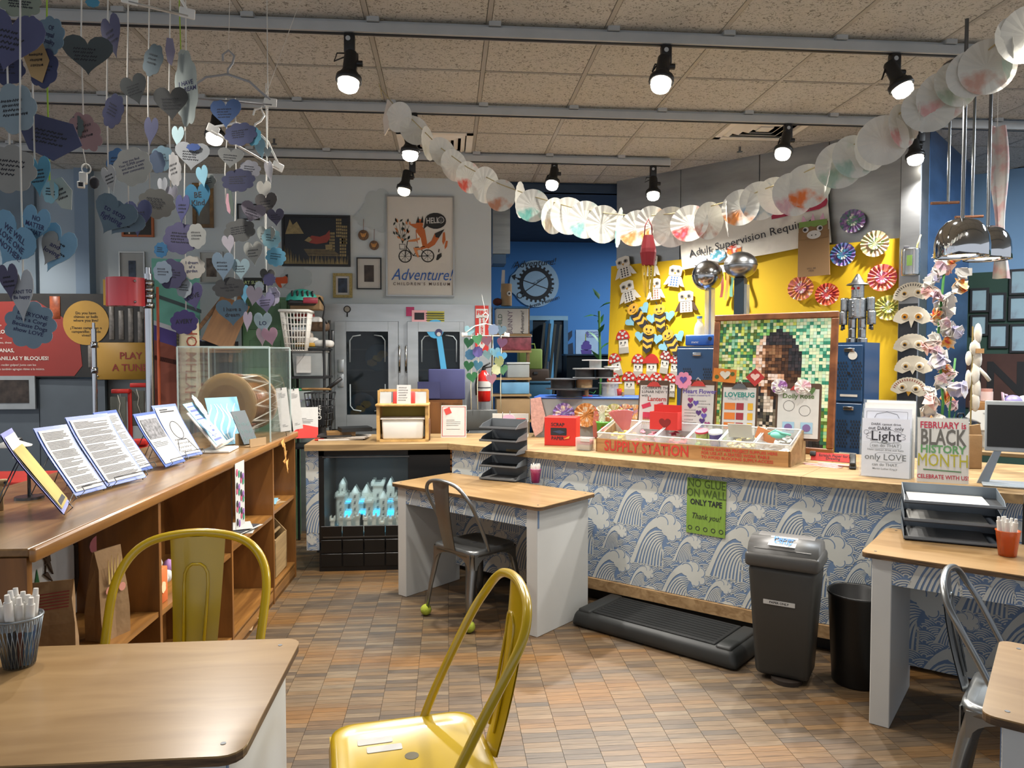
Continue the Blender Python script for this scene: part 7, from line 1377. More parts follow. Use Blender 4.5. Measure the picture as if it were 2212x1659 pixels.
spool('low black spool carrying the flame puppet tier', 1232, 849, 40, 18, BLACK, M('#2a2c2e', .4), .75); spool('clear rimmed spool at the lower front of the tower', 1318, 841, 26, 30, M('#c9cdcd', .2, alpha=.5), M('#d5d8d8', .15, alpha=.6), .7); spool('small white lidded spool at the side of the tower', 1321, 795, 17, 8, WHITE, WHITE, .9)
p = P(1267, 858, 6.03); t = cpx('flame_puppet', 'cork puppet with a paper flame head in front of the spools', 'puppet', 1267, 858, 6.03, 0, pos=Vector((p.x, p.y, zl)), corr=False); MB(M('#a9835a', .9)).cyl((0, 0, 0), (0, 0, 16), 5, n=14).go('cork', t); flat(t, 'flame', [(-7, 18), (-5, 34), (-3, 30), (0, 42), (4, 32), (7, 36), (7, 18), (0, 14)], M('#d9a03a', .7), 1, 2); flat(t, 'eye', circ(3.5, 12, 0, 24), INK, 4); MB(M('#4aa05a', .6)).tube([(6, 0, 10), (16, 0, 6), (20, 0, 12)], 1, 5).tube([(-6, 0, 10), (-16, 0, 8), (-18, 0, 14)], 1, 5).go('arms', t); MB(RED).box((0, -2, 1), (24, 4, 2)).go('feet', t)
p = P(1335, 856, 6.05); t = cpx('red_cups', 'small red paper cup with a cork beside the clear spool', 'cup', 1335, 856, 6.05, 0, pos=Vector((p.x, p.y, zl)), corr=False); MB(M('#a82a26', .6)).lathe([(0, 0), (6, 0), (9, 16), (7, 16), (5, 2)], 14).go('cup', t); MB(CARD).cyl((10, 0, 0), (10, 0, 9), 4).go('cork', t)
# ------------------------------------------------------------------ garland of coffee filters
GC_ = [(822, 192), (850, 225), (890, 258), (950, 318), (1010, 362), (1080, 398), (1150, 424), (1230, 447), (1310, 461), (1380, 467), (1450, 462), (1530, 447), (1620, 421), (1700, 390), (1780, 352), (1860, 303), (1930, 255), (2000, 203), (2060, 157), (2130, 112), (2240, 20)]
def gdep(px): return 4.62 + (2.85 - 4.62) * (px - 822) / (2212 - 822)
gp = [P(x, y, gdep(x)) for x, y in GC_]
ga = thing('filter_garland', 'sagging garland of overlapping dyed coffee filters across the room', 'garland', gp[0]); g0 = gp[0]
MB(M('#b5a57a', .9)).tube([p - g0 for p in gp], .003, 5).tube([Vector((-.03, .0, .10)), Vector((0, 0, 0)), Vector((.01, 0, -.06))], .003, 5).go('string', ga)
FW_ = '#d8d6cd'
cols_ = [None, None, ('#c9c6b5', '#a5a290'), None, None, ('#d8503a', '#d8503a'), None, ('#c98a6a', '#a5a08a'), None, ('#6fb5a8', '#8fc4b4'), ('#c9b59a', '#b5a088'), None, ('#7fb0b0', '#9ab8b8'), None, ('#5fae9c', '#7fbcae'), ('#d98a4a', '#c9b08a'), ('#e09a4a', '#d0705a'), None, ('#d03a3a', '#3f7fae', '#6a5a9a'), ('#b07a6a', '#8fae7a'), None, ('#d8843a', '#d0504a'), ('#6f9ab8', '#a5707a'), None, ('#d0a0a5', '#7f8fa8'), ('#e0702a', '#d84a2a'), None, ('#a9c0ae', '#b8c8b8'), ('#a5beb0', '#b9c9bb'), None, None, ('#c98f8a', '#b8a89a'), None, None, ('#d5a5a0', '#c08a84'), ('#a8b4a0', '#9aa890'), None, ('#c9a090', '#b08a78'), ('#b5cfc0', '#c9d8cc'), None, None]
n = len(cols_); L_ = [0]
for i in range(len(GC_) - 1): L_.append(L_[-1] + math.hypot(GC_[i + 1][0] - GC_[i][0], GC_[i + 1][1] - GC_[i][1]))
q = random.Random(31)
def gat(f):
    s = f * L_[-1]
    for i in range(len(L_) - 1):
        if L_[i + 1] >= s: u = (s - L_[i]) / (L_[i + 1] - L_[i]); return (GC_[i][0] + (GC_[i + 1][0] - GC_[i][0]) * u, GC_[i][1] + (GC_[i + 1][1] - GC_[i][1]) * u)
    return GC_[-1]
for k in range(n):
    x, y = gat(.035 + .95 * k / (n - 1)); d = gdep(x); r = .098 * q.uniform(.92, 1.08); rp = r * F / d
    ex = x + q.uniform(-4, 4) + (6 if x < 1300 else -2); ey = y + rp * q.uniform(.5, .85); p = P(ex, ey, d - .012 + .02 * (k % 3)) - g0
    mt = dye(cols_[k], 7, FW_, .93, .56) if cols_[k] else M(FW_, .85, var=.06, vs=14, alpha=.9)
    m = MB(mt); ruffle(m, r, 16, .022, 0, 2); f = m.go('paper_filter', ga, p, (R(q.uniform(-12, 12)), 0, R(q.uniform(-38, 38) if k % 6 != 2 else 68)))
p = P(838, 252, 4.6) - g0; MB(M('#cfc4b8', .85, var=.1)).prism([(.0, .10), (.05, .05), (.02, -.05), (-.02, -.12), (-.03, -.02)], -.02, 0).go('folded_filter', ga, p)
# red lantern under the garland
p = P(1394, 470, gdep(1394)); s = gdep(1394) / F; t = cpx('paper_lantern', 'dark red paper lantern with yellow fringe hanging from the garland', 'lantern', 1394, 470, gdep(1394), R(20), pos=p + Vector((0, -.06, 0)), corr=False); DR = M('#8c1a22', .7, var=.1, vs=.1); pr = [(10, -42), (16, -70), (17, -78), (13, -105), (11, -106)]; MB(DR).lathe(pr, 10, smooth=False).go('lantern_body', t); MB(DR).tube([(-10, 0, -42), (-8, 0, -22), (0, 0, -8), (8, 0, -22), (10, 0, -42)], 1.2, 5).go('handle', t); q = random.Random(2)
for k in range(9): a = k * .698; MB(M('#d5b53a', .8)).grid(1, 5, lambda u, v: (10 * math.cos(a) + 4 * u - 2 + 2 * math.sin(v * 4 + k), 10 * math.sin(a), -104 - (48 + 20 * (k % 3) / 2) * v)).go('fringe', t)
# ------------------------------------------------------------------ strands of paper hearts
CORD = M('#cfccc4', .9, var=.08); LIME = M('#8fae3a', .9)
HN = 0
def mute(h):
    c = [int(h[i:i + 2], 16) for i in (1, 3, 5)]; g = sum(c) / 3; return '#%02x%02x%02x' % tuple(int((g + (v - g) * .85) * .86) for v in c)
def strand(label, px, d, hearts, cord=CORD, top=None, group='cords of paper hearts and clouds', yend=None, rad=.0022):
    global HN
    tp = P(px, top if top is not None else 0, d)
    if top is None: tp = Vector((tp.x, tp.y, ZC - .014))
    t = thing('heart_strand', label, 'heart strand', tp, 0, group); ye = yend or max(h[1] for h in hearts)
    bt = P(px, ye, d) - tp; MB(cord).tube([(0, 0, 0), bt * .35 + Vector((.004, 0, 0)), bt * .7 - Vector((.004, 0, 0)), bt], rad, 5).go('cord', t); q = random.Random(int(px * 7 + d * 10))
    for h in hearts:
        x, y, w, hh_, kind, hx = h[:6]; rot = h[6] if len(h) > 6 else q.uniform(-.2, .2); tx_ = h[7] if len(h) > 7 else None; HN += 1
        dd = d - .012 - .006 * (HN % 4); s = dd / F; p = P(x, y, dd) - tp; W2, H2 = w * s, hh_ * s; o = heart(W2, H2, 26) if kind == 'h' else (cloud(W2, H2, 7 + HN % 3, HN * .5) if kind == 'c' else [(-W2 * .3, H2 * .5), (W2 * .3, H2 * .45), (W2 * .5, 0), (W2 * .1, -H2 * .5), (-W2 * .3, -H2 * .35), (-W2 * .5, .1 * H2)])
        pc = MB(M(mute(hx), .85, var=.08, vs=14)).prism(o, -.0015, 0).go({'h': 'paper_heart', 'c': 'paper_cloud'}.get(kind, 'paper_leaf'), t, p, (0, -rot, R(q.uniform(-22, 22)) - R(8)))
        if tx_: text(pc, tx_, min(H2 * (.17 if tx_.count('\n') > 1 else .24), W2 * .8 / (max(len(l) for l in tx_.split('\n')) * .56)), 0, H2 * .03, INK if hx < '#6' else M('#2c2c55', .8), -.0022, rot=0, bold=.012, name='handwriting')
        elif w > 34: scribble(MB(M('#3a3444', .8) if HN % 3 else M('#5a3a44', .8)), -W2 * .28, W2 * .28, H2 * .2, -H2 * .16, 3 if w < 60 else 4, .0012 + .00002 * w, -.0022, seed=HN).go('handwriting', pc)
    return t
H_ = 'h'; C_ = 'c'
strand('cord of four large grey and purple papers at the picture edge', 22, 1.9, [(45, 8, 88, 62, C_, '#8f9a86'), (20, 90, 135, 130, H_, '#565a82', -.2), (32, 235, 100, 110, C_, '#8fa4ae'), (22, 365, 105, 105, C_, '#a09f98')])
strand('cord with the pale blue equality cloud and orange leaf', 76, 2.0, [(108, 78, 100, 82, C_, '#7a9ab0', -.4, 'OF\nequal\nequality'), (95, 148, 66, 86, C_, '#42476f'), (80, 132, 50, 92, 'l', '#d0a86a', .1), (60, 60, 50, 60, C_, '#77728f'), (84, 382, 66, 86, H_, '#54a3c6', .05)])
strand('lime ribbon with teal and green papers near the picture edge', 108, 2.05, [(15, 150, 80, 70, C_, '#3b4068'), (110, 300, 130, 90, 'l', '#4f5278', -.2), (110, 415, 55, 50, C_, '#8fc3d0'), (135, 420, 45, 75, 'l', '#b9bdb0', .4)], LIME)
strand('cord with the rainbow heart reading WE WILL LOVE ONE ANOTHER', 52, 1.86, [(25, 525, 150, 110, H_, '#74abce', -.6, 'WE WILL\nLOVE ONE\nANOTHER!'), (76, 490, 82, 88, H_, '#74abce', -.3, 'NO\nMATTER\nWHAT'), (122, 540, 95, 105, H_, '#84b7d6', -.5), (115, 540, 62, 74, H_, '#a5a5a0', -.5, 'and\nloving'), (48, 640, 62, 115, H_, '#c5c9cc', .05, 'WANT TO\nBe happy'), (20, 610, 44, 80, H_, '#5c5878'), (66, 702, 102, 104, C_, '#8ba9bd', -.25, 'EVERYONE\nlove a Corgi\nBecause Dogs\nshow LOVE')])
strand('cord with a single dark grey heart and a pink cloud', 181, 2.3, [(190, 120, 100, 84, H_, '#4f5859', 0), (186, 285, 58, 86, C_, '#b0898a', .4), (165, 275, 40, 50, C_, '#5c6a68')])
strand('cord with a tilted purple heart taped above a drawn flower', 236, 2.4, [(243, 80, 58, 96, H_, '#57567a', .25), (245, 240, 62, 76, C_, '#50557f', -.5), (238, 388, 36, 62, H_, '#b9bcba', .3), (244, 468, 92, 84, H_, '#667e8f', -.5, 'to stop\nfighting'), (262, 478, 90, 70, H_, '#70889a', -.6)])
strand('cord with the MAY YOU FIND YOUR SUPER POWER cloud', 279, 2.48, [(292, 195, 60, 66, H_, '#5a5e5c', .3), (255, 350, 52, 60, C_, '#4577ae'), (287, 360, 88, 84, C_, '#bfc0b6', .25, 'may you find\nYour SUPER power\nand share it with\nyour community'), (297, 472, 82, 78, H_, '#434a7a', 0)], yend=505)
strand('cord with slim grey cloud, purple heart and wide grey cloud', 324, 2.56, [(331, 130, 42, 72, C_, '#6a7c84', -.3), (326, 285, 32, 62, H_, '#5a5d85', -.1), (338, 440, 90, 66, C_, '#716f69', -.15), (340, 350, 34, 50, C_, '#6a7fa0')])
strand('cord with the I HAVE A DREAM cloud and grey heart', 369, 2.6, [(403, 192, 66, 165, C_, '#a9b3ae', .05, 'I HAVE\nA DREAM'), (368, 112, 22, 60, 'l', '#8a84a0'), (370, 225, 72, 72, H_, '#4f5150', .05), (352, 342, 50, 54, C_, '#8fb8ca'), (377, 366, 40, 76, C_, '#c9c6c4', .2), (352, 405, 26, 42, H_, '#c9ccd2'), (372, 420, 30, 36, H_, '#b5b3c2')])
strand('cord from the BE KIND heart down to the AVERY cloud', 402, 2.78, [(384, 296, 26, 46, H_, '#a9cad0'), (415, 338, 74, 60, H_, '#9a9ea0'), (418, 318, 30, 16, C_, '#36539a'), (438, 382, 32, 48, H_, '#7fbcd4'), (448, 392, 40, 36, C_, '#8f8f88'), (428, 432, 58, 70, H_, '#25749c', .05, 'BE\nKind'), (394, 452, 42, 62, H_, '#474a7e', -.1), (425, 510, 40, 56, C_, '#c5c7c0'), (390, 515, 84, 70, C_, '#56527a', -.1), (348, 540, 36, 34, C_, '#24699a'), (370, 592, 72, 66, C_, '#48466a', -.1, 'I dream\nthat one day we will\njudge by the content\nof character'), (352, 588, 40, 50, C_, '#8fa4b8'), (415, 578, 58, 52, C_, '#cfc8ba', .0, 'I dream\nof a\ngarden'), (398, 622, 42, 44, C_, '#a5b0b8'), (418, 642, 56, 58, H_, '#524a7c', .25, 'LOVE'), (398, 696, 66, 54, C_, '#43367a', .05, 'AVERY')])
strand('cord on the hanger with the blue heart and navy cloud', 488, 3.0, [(488, 246, 70, 62, H_, '#45639a', 0), (548, 295, 40, 40, C_, '#5aaac8'), (520, 290, 72, 50, C_, '#525880'), (498, 342, 54, 44, H_, '#858684'), (540, 366, 46, 40, C_, '#9c9ca6'), (515, 390, 82, 50, C_, '#343758'), (495, 440, 16, 44, 'l', '#d59aa8'), (500, 440, 10, 60, 'l', '#5a6a5f')], top=212)
strand('cord with the dark grey TO LIVE A HEALTHY LIFE cloud', 508, 3.06, [(545, 460, 52, 46, H_, '#88828f', -.3), (518, 498, 70, 50, C_, '#626361'), (494, 528, 26, 40, H_, '#c0b9c4'), (482, 576, 46, 62, H_, '#758fa4'), (520, 582, 40, 46, H_, '#94b2bc'), (496, 622, 72, 46, C_, '#424446', .1, 'To live a\nhealthy life with\nmy son'), (502, 676, 66, 58, H_, '#48667c', .05, 'I have a\ndream'), (535, 695, 24, 44, H_, '#b0a3b8'), (528, 636, 26, 40, H_, '#5ba7cc'), (548, 640, 34, 44, H_, '#8a8292')], top=212)
strand('cord at the hanger end with grey and turquoise hearts', 574, 3.15, [(563, 322, 24, 46, H_, '#8ab0bc'), (578, 330, 16, 24, H_, '#8f9a9a'), (582, 372, 20, 48, H_, '#c9c3c6'), (570, 412, 34, 42, H_, '#cfcabc'), (576, 442, 50, 50, H_, '#625d58', .1), (596, 470, 38, 38, H_, '#5f5c75'), (574, 512, 46, 46, H_, '#b0b7b0', -.1), (586, 515, 40, 46, C_, '#8fc6d4'), (596, 555, 44, 42, C_, '#5fafd2'), (548, 548, 42, 52, H_, '#a9a9a0', .1), (577, 598, 40, 34, H_, '#4d4b48'), (582, 604, 34, 28, C_, '#3f3c66')], top=180)
strand('cord ending in lilac, pale blue and pink hearts above the drum case', 577, 3.2, [(590, 640, 38, 42, C_, '#c0b9d2'), (574, 655, 42, 44, H_, '#938cb4', .1), (568, 700, 38, 50, H_, '#b5d4de', 0, 'LO'), (566, 728, 26, 40, H_, '#d9c0cc'), (584, 728, 34, 40, H_, '#d09fb6', .2), (560, 620, 20, 26, C_, '#b9c9d0')])
strand('short lime ribbon behind the I HAVE A DREAM cloud', 391, 2.7, [(395, 120, 20, 26, C_, '#a5afa8')], LIME)
strand('thin cord with turquoise scrap at the top of the picture', 203, 2.35, [(200, 5, 28, 22, C_, '#4a9cc0')])
# usb charger tied to a cord, hangers
p = P(180, 385, 2.28); t = thing('usb_charger', 'white charger block with a coiled cable tied to a cord', 'charger', p, R(20)); MB(WHITE).rbox((0, 0, 0), (.022, .022, .034), .003).rbox((-.006, -.006, -.022), (.02, .018, .018), .002).go('plug_block', t); MB(INK).box((-.006, -.0155, -.022), (.012, .001, .012)).go('port', t); m = MB(WHITE)
for k in range(3): m.tube([(.008 + .012 * math.cos(a * .5 + k), .0 + .003 * k, .03 + .014 * math.sin(a * .5 + k)) for a in range(13)], .0018, 5, closed=True)
m.go('cable', t); MB(INK).ball((.028, .01, -.008), (.014, .008, .02), 10).go('dark_knob', t); MB(CORD).tube([(.01, 0, .03), (.0, .0, .09), (-.004, 0, .15)], .0016, 5).go('tie', t)
def hanger(label, px, py, d, w, rz, tilt, mat, up):
    p = P(px, py, d); s = d / F; t = thing('coat_hanger', label, 'hanger', p, rz, 'plastic coat hangers', ry=tilt); W2 = w * s
    MB(mat).tube([(-.02, 0, .10), (-.022, 0, .125), (0, 0, .145), (.022, 0, .125), (.016, 0, .095), (0, 0, .07), (0, 0, .05)], .0045, 6).go('hook', t); MB(mat).tube([(0, 0, .05), (-W2 * .25, 0, .03), (-W2 * .36, 0, -.0), (-W2 * .5, 0, -.035), (-W2 * .52, 0, -.055), (W2 * .52, 0, -.055), (W2 * .5, 0, -.035), (W2 * .36, 0, 0), (W2 * .25, 0, .03), (0, 0, .05)], .005, 6).go('shoulder_bar', t)
    for sx in (-1, 1): MB(WHITE).rbox((sx * W2 * .5, 0, -.045), (.05, .008, .035), .004).go('end_pad', t)
    if up: MB(CORD).tube([(0, 0, .145), (0, .0, ZC - .012 - p.z)], .0012, 5).go('tie', t)
hanger('grey plastic hanger holding the blue heart cords', 492, 188, 3.0, 175, R(6), R(2), M('#8f9092', .4), True); hanger('white plastic hanger below the grey one, tilted', 540, 300, 3.12, 150, R(38), R(20), WHITE, True); hanger('white hanger end at the top edge of the picture', 345, -16, 2.5, 110, R(20), R(4), WHITE, True)
# small hanger by the fridge
hanger('white hanger hung with small green and blue hearts by the fridge', 1049, 712, 6.35, 92, R(5), 0, WHITE, False); MB(CORD).tube([(0, 0, .14), (0, .25, .32)], .0015, 5).go('tie', bpy.data.objects[[o.name for o in COL.objects if o.get('label', '').startswith('white hanger hung')][0]])
for k, (px, hs) in enumerate(((1018, ((1014, 716, '#7fb0bc', H_), (1012, 742, '#2f7a52', H_), (1016, 766, '#3f7fae', C_), (1012, 792, '#2f7f4f', H_), (1020, 816, '#2f8048', H_))), (1032, ((1032, 735, '#3f8a55', H_), (1032, 760, '#5a4f9a', C_), (1032, 791, '#4f9cc4', H_))), (1064, ((1066, 712, '#7a8fae', C_), (1052, 738, '#9a6a82', H_), (1054, 767, '#8fc4cc', H_), (1070, 763, '#6fb0c8', H_), (1073, 798, '#cfd6a0', C_), (1062, 820, '#c98aa0', H_))), (1082, ((1082, 715, '#5f7f92', H_), (1084, 742, '#8a5a86', H_), (1083, 772, '#4aa0d0', H_), (1078, 780, '#c0d08a', C_), (1086, 800, '#4a8a5a', H_))))): strand(('first', 'second', 'third', 'last')[k] + ' cord of small hearts under the white hanger by the fridge', px, 6.352, [(x, y, 24, 24, kd, hx) for x, y, hx, kd in hs], M('#d5d2b8', .9), 720, 'small heart cords by the fridge', 885, .004)
# ------------------------------------------------------------------ right hand end of the counter
def brochure(t, z, y, w, h, body, nm='sheet', mat=PAPER): return MB(mat).box((0, y, z + h / 2), (w, .003, h)).go(nm, t)
p = onct(1915, 1036); s = 3.86 / F; pa, pb = onct(1862, 1031), onct(1975, 1040); rz = math.atan2((pb - pa).y, (pb - pa).x); w = (pb - pa).length
t = thing('brochure_rack', 'clear tiered rack of black and white colouring sheets', 'brochure rack', (pa + pb) / 2 + Vector((0, .03, 0)), rz, rx=R(-4))
hs = (.315, .37, .40, .415); AC = M('#dfe8e8', .06, alpha=.10)
for k in range(4):
    y = .012 + .035 * k; MB(M('#cfd2dc' if k < 2 else '#dddad6', .8, var=.03)).box((.004 * k, y, hs[k] / 2 + .006), (w * (.93 if k < 2 else .97), .004, hs[k])).go('sheet', t)
    MB(AC).box((0, y - .006, .10 + .04 * k), (w, .003, .2 + .07 * k)).go('pocket', t)
for sx in (-1, 1): MB(AC).prism([(0, 0), (.15, 0), (.15, .40), (.11, .40), (.0, .22)], sx * w / 2 - .002, sx * w / 2 + .002, plane='yz').go('side_pane', t)
G2 = M('#33333c', .8); yy = .008
for z, tx_, sz in ((.29, 'DARK cannot drive', .018), (.268, 'out DARK  only', .026), (.225, 'Light', .075), (.175, 'can do THAT', .024), (.152, 'Hate cannot drive out hate', .016), (.112, 'only LOVE', .046), (.072, 'can do THAT.', .022), (.05, 'Martin Luther King Jr', .014)): text(t, tx_, sz, .0, z, G2, yy, bold=.004)
m = MB(G2); m.ribbon(cloud(w * .78, .075, 12, 0, .0, .225), .0016, yy + .001, closed=True); m.ribbon(rrect(w * .6, .03, .012, 3, 0, .175), .0014, yy + .001, closed=True); m.ribbon(rrect(w * .55, .05, .02, 3, .02, .112), .0014, yy + .001, closed=True); m.ribbon(circ(.012, 12, -w * .38, .245), .0014, yy + .001, closed=True); m.go('outline_drawing', t); MB(G2).ribbon([(-.06, .325), (-.05, .345), (0, .358), (.05, .345), (.06, .325)], .002, .043).ribbon(rrect(w * .8, .2, .004, 2, 0, .26), .0012, .0445, closed=True).go('outline_drawing', t)
pa, pb = onct(1986, 1041), onct(2098, 1048); rz = math.atan2((pb - pa).y, (pb - pa).x); w = (pb - pa).length; h = .335
t = thing('history_sign', 'white sign reading FEBRUARY IS BLACK HISTORY MONTH', 'sign', (pa + pb) / 2 + Vector((.0, .02, 0)), rz, rx=R(-7)); MB(PAPER).box((0, 0, h / 2), (w, .003, h)).go('sheet', t); MB(AC).box((0, .004, h / 2), (w + .01, .003, h + .01)).box((0, .05, .003), (w, .1, .004)).go('acrylic_holder', t)
RDk = M('#a82a44', .8); text(t, 'FEBRUARY is', .048, 0, h * .885, RDk, -.003, bold=.02, sx=.78); text(t, 'BLACK', .115, 0, h * .69, M('#5c5a56', .8), -.003, bold=.02, sx=.58); text(t, 'HISTORY', .056, 0, h * .51, M('#5a8a5a', .8), -.003, bold=.03, sx=.9); text(t, 'MONTH', .095, 0, h * .335, M('#a39c2a', .8), -.004, sx=.66); text(t, 'CELEBRATE WITH US!', .03, 0, h * .085, RDk, -.003, bold=.015, sx=.8); MB(M('#5a7a5a', .8)).ribbon([(-w * .38, h * .195), (w * .36, h * .18)], .007, -.003).go('underline', t)
# tablet on stand
p = onct(2160, 1050); t = thing('tablet_stand', 'black tablet screen on a silver tilted stand at the counter end', 'tablet', (p.x + .02, p.y + .06, ZT), R(-34)); MB(M('#9aa3ab', .35, .5)).rbox((.06, -.02, .006), (.24, .2, .01), .004).go('base', t); MB(M('#8a939b', .35, .6)).prism([(-.08, .0), (-.03, .0), (.03, .19), (-.0, .19)], -.012, .012).go('stem', t); sc = thing('screen', '', '', (.10, -.0, .30), 0); del sc['label'], sc['category']; sc.parent = t; sc.rotation_euler = (R(-8), 0, 0); MB(M('#8d949a', .4)).rbox((0, .008, 0), (.30, .014, .26), .006).go('bezel', sc); MB(M('#050608', .5, var=.1)).box((0, 0, 0), (.28, .004, .215)).go('display', sc)
p = onct(1808, 1002); t = thing('scratch_sign', 'red strip lettered Scratch Paper for Drawing', 'sign', (p.x + .01, p.y + .09, ZT), RZC + R(4), rx=R(-30)); MB(M('#b5302c', .7)).box((0, 0, .03), (.24, .003, .055)).go('strip', t); text(t, 'Scratch Paper for\nDrawing', .024, .01, .03, INK, -.003, bold=.01, ls=.8); MB(BLACK).rbox((-.11, -.004, .045), (.035, .02, .03), .004).rbox((.12, -.004, .045), (.035, .02, .03), .004).go('binder_clip', t)
p = onct(1785, 1006); t = thing('pink_slips', 'loose pink paper slips lying on the counter', 'papers', (p.x, p.y, ZT), RZC); q = random.Random(4)
for k in range(5): MB(M('#d98a88' if k % 2 else '#e0aaa2', .8)).box((0, 0, 0), (.2, .035, .0015)).go('slip', t, (q.uniform(-.04, .06), .02 * k - .04, .001 + .002 * k), (0, 0, q.uniform(-.3, .3)))
p = onct(1846, 1012); t = thing('stapler', 'black stapler standing beside the brochure rack', 'stapler', (p.x, p.y + .02, ZT), R(60)); MB(BLACK).rbox((0, 0, .008), (.15, .038, .014), .006).go('base', t); MB(BLACK).rbox((0, 0, 0), (.15, .034, .022), .008).go('arm', t, (0, 0, .045), (0, R(-12), 0)); MB(CHROME).box((0, 0, 0), (.13, .02, .006)).go('magazine', t, (0, 0, .03), (0, R(-12), 0))
p = onct(2120, 1016); t = thing('paper_bag', 'small folded brown paper bag behind the history month sign', 'paper bag', (p.x, p.y + .08, ZT), R(-20)); MB(KRAFT).rbox((0, 0, .10), (.09, .06, .2), .006).go('bag_body', t); MB(KRAFT).prism([(-.045, .19), (.045, .19), (.035, .26), (-.02, .25)], -.012, .012).go('folded_top', t); MB(M('#4f8f3a', .8)).box((-.05, -.034, .03), (.02, .01, .05)).go('green_scrap', t)
# far table behind the counter end: pots, boxes
p = P(2130, 900, 5.35) + YD * .12; TXX, TYY = p.x, p.y; t = thing('rear_table', 'pale wooden table behind the end of the counter', 'table', (TXX, TYY, 0), R(-42)); MB(PINE).rbox((0, 0, ZT - .015), (.8, .6, .03), .004, seg=1, smooth=False).go('top', t)
for sx in (-1, 1):
    for sy in (-1, 1): MB(PINE).box((sx * .35, sy * .25, (ZT - .03) / 2), (.06, .06, ZT - .03)).go('leg', t)
p = P(2075, 912, 5.3); t = cpx('black_pot', 'shiny black lidded pot behind the history month sign', 'pot', 2075, 912, 5.3, 0, pos=Vector((p.x, p.y, ZT)), corr=False); k_ = (p.z - ZT) / (5.3 / F); MB(M('#17181a', .2, coat=.6)).lathe([(0, 0), (26, 0), (30, k_ * .8), (38, k_), (30, k_ + 5), (12, k_ + 11), (0, k_ + 12)], 26).go('pot', t); MB(BLACK).tube([(-8, 0, k_ + 10), (-6, 0, k_ + 19), (6, 0, k_ + 19), (8, 0, k_ + 10)], 2, 6).go('handle', t)
p = P(2122, 905, 5.32); t = cpx('white_octagon', 'white octagonal tabletop sign behind the black pot', 'sign', 2122, 905, 5.32, R(-30), pos=p); MB(WHITE).prism([(-50, -24), (-22, 18), (18, 20), (48, -2), (50, -24)], -4, 0).go('board', t); text(t, 'donated by friends', 6, 20, 2, INK, -5, rot=R(-30)); hh_ = (p.z - ZT) * F / 5.32; MB(WHITE).box((0, 3, -hh_ / 2 - 10), (60, 4, hh_ - 20)).go('foot', t)
p = P(2123, 876, 5.42); t = cpx('wooden_caddy', 'orange wooden caddy with pink lidded jar', 'box', 2123, 876, 5.42, R(-30), pos=p); MB(OAKH).rbox((0, 10, -8), (46, 30, 34), 2).go('box_body', t); hh_ = (p.z - ZT) * F / 5.42; MB(M('#8a5f34', .6)).box((0, 10, -hh_ / 2 - 12), (40, 26, hh_ - 24)).go('stand', t); MB(M('#d5b8ae', .5)).cyl((8, 10, 10), (8, 10, 30), 12, n=16).go('jar', t); MB(M('#b07a6a', .5)).cyl((8, 10, 30), (8, 10, 36), 11, n=16).go('lid', t)
p = P(2188, 862, 5.25); t = cpx('teapot', 'lilac and white toy teapot above the tablet', 'teapot', 2188, 862, 5.25, 0, pos=p, corr=False); MB(M('#8a7fa8', .4)).ball((0, 0, -6), (20, 16, 15), 16).go('pot', t); MB(M('#d8b8c8', .4)).tube([(-14, 0, 8), (-24, 0, 14), (-22, 0, -6), (-12, 0, -10)], 3, 6).go('handle', t); MB(WHITE).ball((26, 0, -4), (14, 12, 12), 12).go('cup', t); hh_ = (p.z - ZT) * F / 5.25; MB(OAKH).box((0, 0, -hh_ / 2 - 10), (60, 24, hh_ - 20)).go('stand', t)
# pendants
def pendant(label, px, py, r, d):
    p = P(px, py, d); s = d / F; t = thing('pendant_lamp', label, 'pendant lamp', p, 0, 'chrome dome pendant lamps'); q = r * s; CH2 = M('#c4c6c8', .06, 1, var=.04)
    MB(CH2).lathe([(.02 * q, q * 1.02), (.3 * q, q * .98), (.6 * q, q * .84), (.82 * q, q * .58), (.95 * q, q * .25), (q, -.1 * q), (q, -.55 * q), (.99 * q, -.57 * q), (.97 * q, -.5 * q), (.95 * q, -.1 * q), (.8 * q, .5 * q), (.3 * q, .93 * q)], 36).go('dome', t); MB(M('#ffe9a8', .4, emit=9, name='warm_glow')).prism(circ(q * .5, 24), -.5 * q, -.44 * q, plane='xy').go('bulb', t); MB(DSTEEL).lathe([(q * .5, -.45 * q), (q * .94, -.42 * q)], 30).go('reflector', t); MB(DSTEEL).cyl((0, 0, q), (0, 0, ZC - .012 - p.z), .009, n=10).go('rod', t)
    l = bpy.data.lights.new('pendant_light', 'SPOT'); l.energy = 26; l.color = (1, .9, .72); l.spot_size = R(140); l.spot_blend = .7; l.shadow_soft_size = .06; o = bpy.data.objects.new('pendant_light', l); COL.objects.link(o); o.parent = t; o.location = (0, 0, -.6 * q)
pendant('larger chrome dome pendant lamp beside the pillar', 2078, 525, 53, 3.75); pendant('smaller chrome dome pendant lamp behind the larger one', 2133, 535, 46, 4.35)
for px, y0, y1, lab in ((2048, 240, 440, 'thin hanging steel rod ending in a small copper bar'), (2100, 300, 470, 'plain steel hanging rod behind the pendant lamps')):
    d = 4.6; p = P(px, y1, d); t = thing('hanging_rod', lab, 'rod', p, 0, 'hanging rods'); MB(STEEL).cyl((0, 0, 0), (0, 0, ZC - .012 - p.z), .008, n=10).go('rod', t); MB(M('#8a5f42', .4, .7)).cyl((-.11, 0, 0), (.07, 0, .01), .009, n=10).go('cross_bar', t)
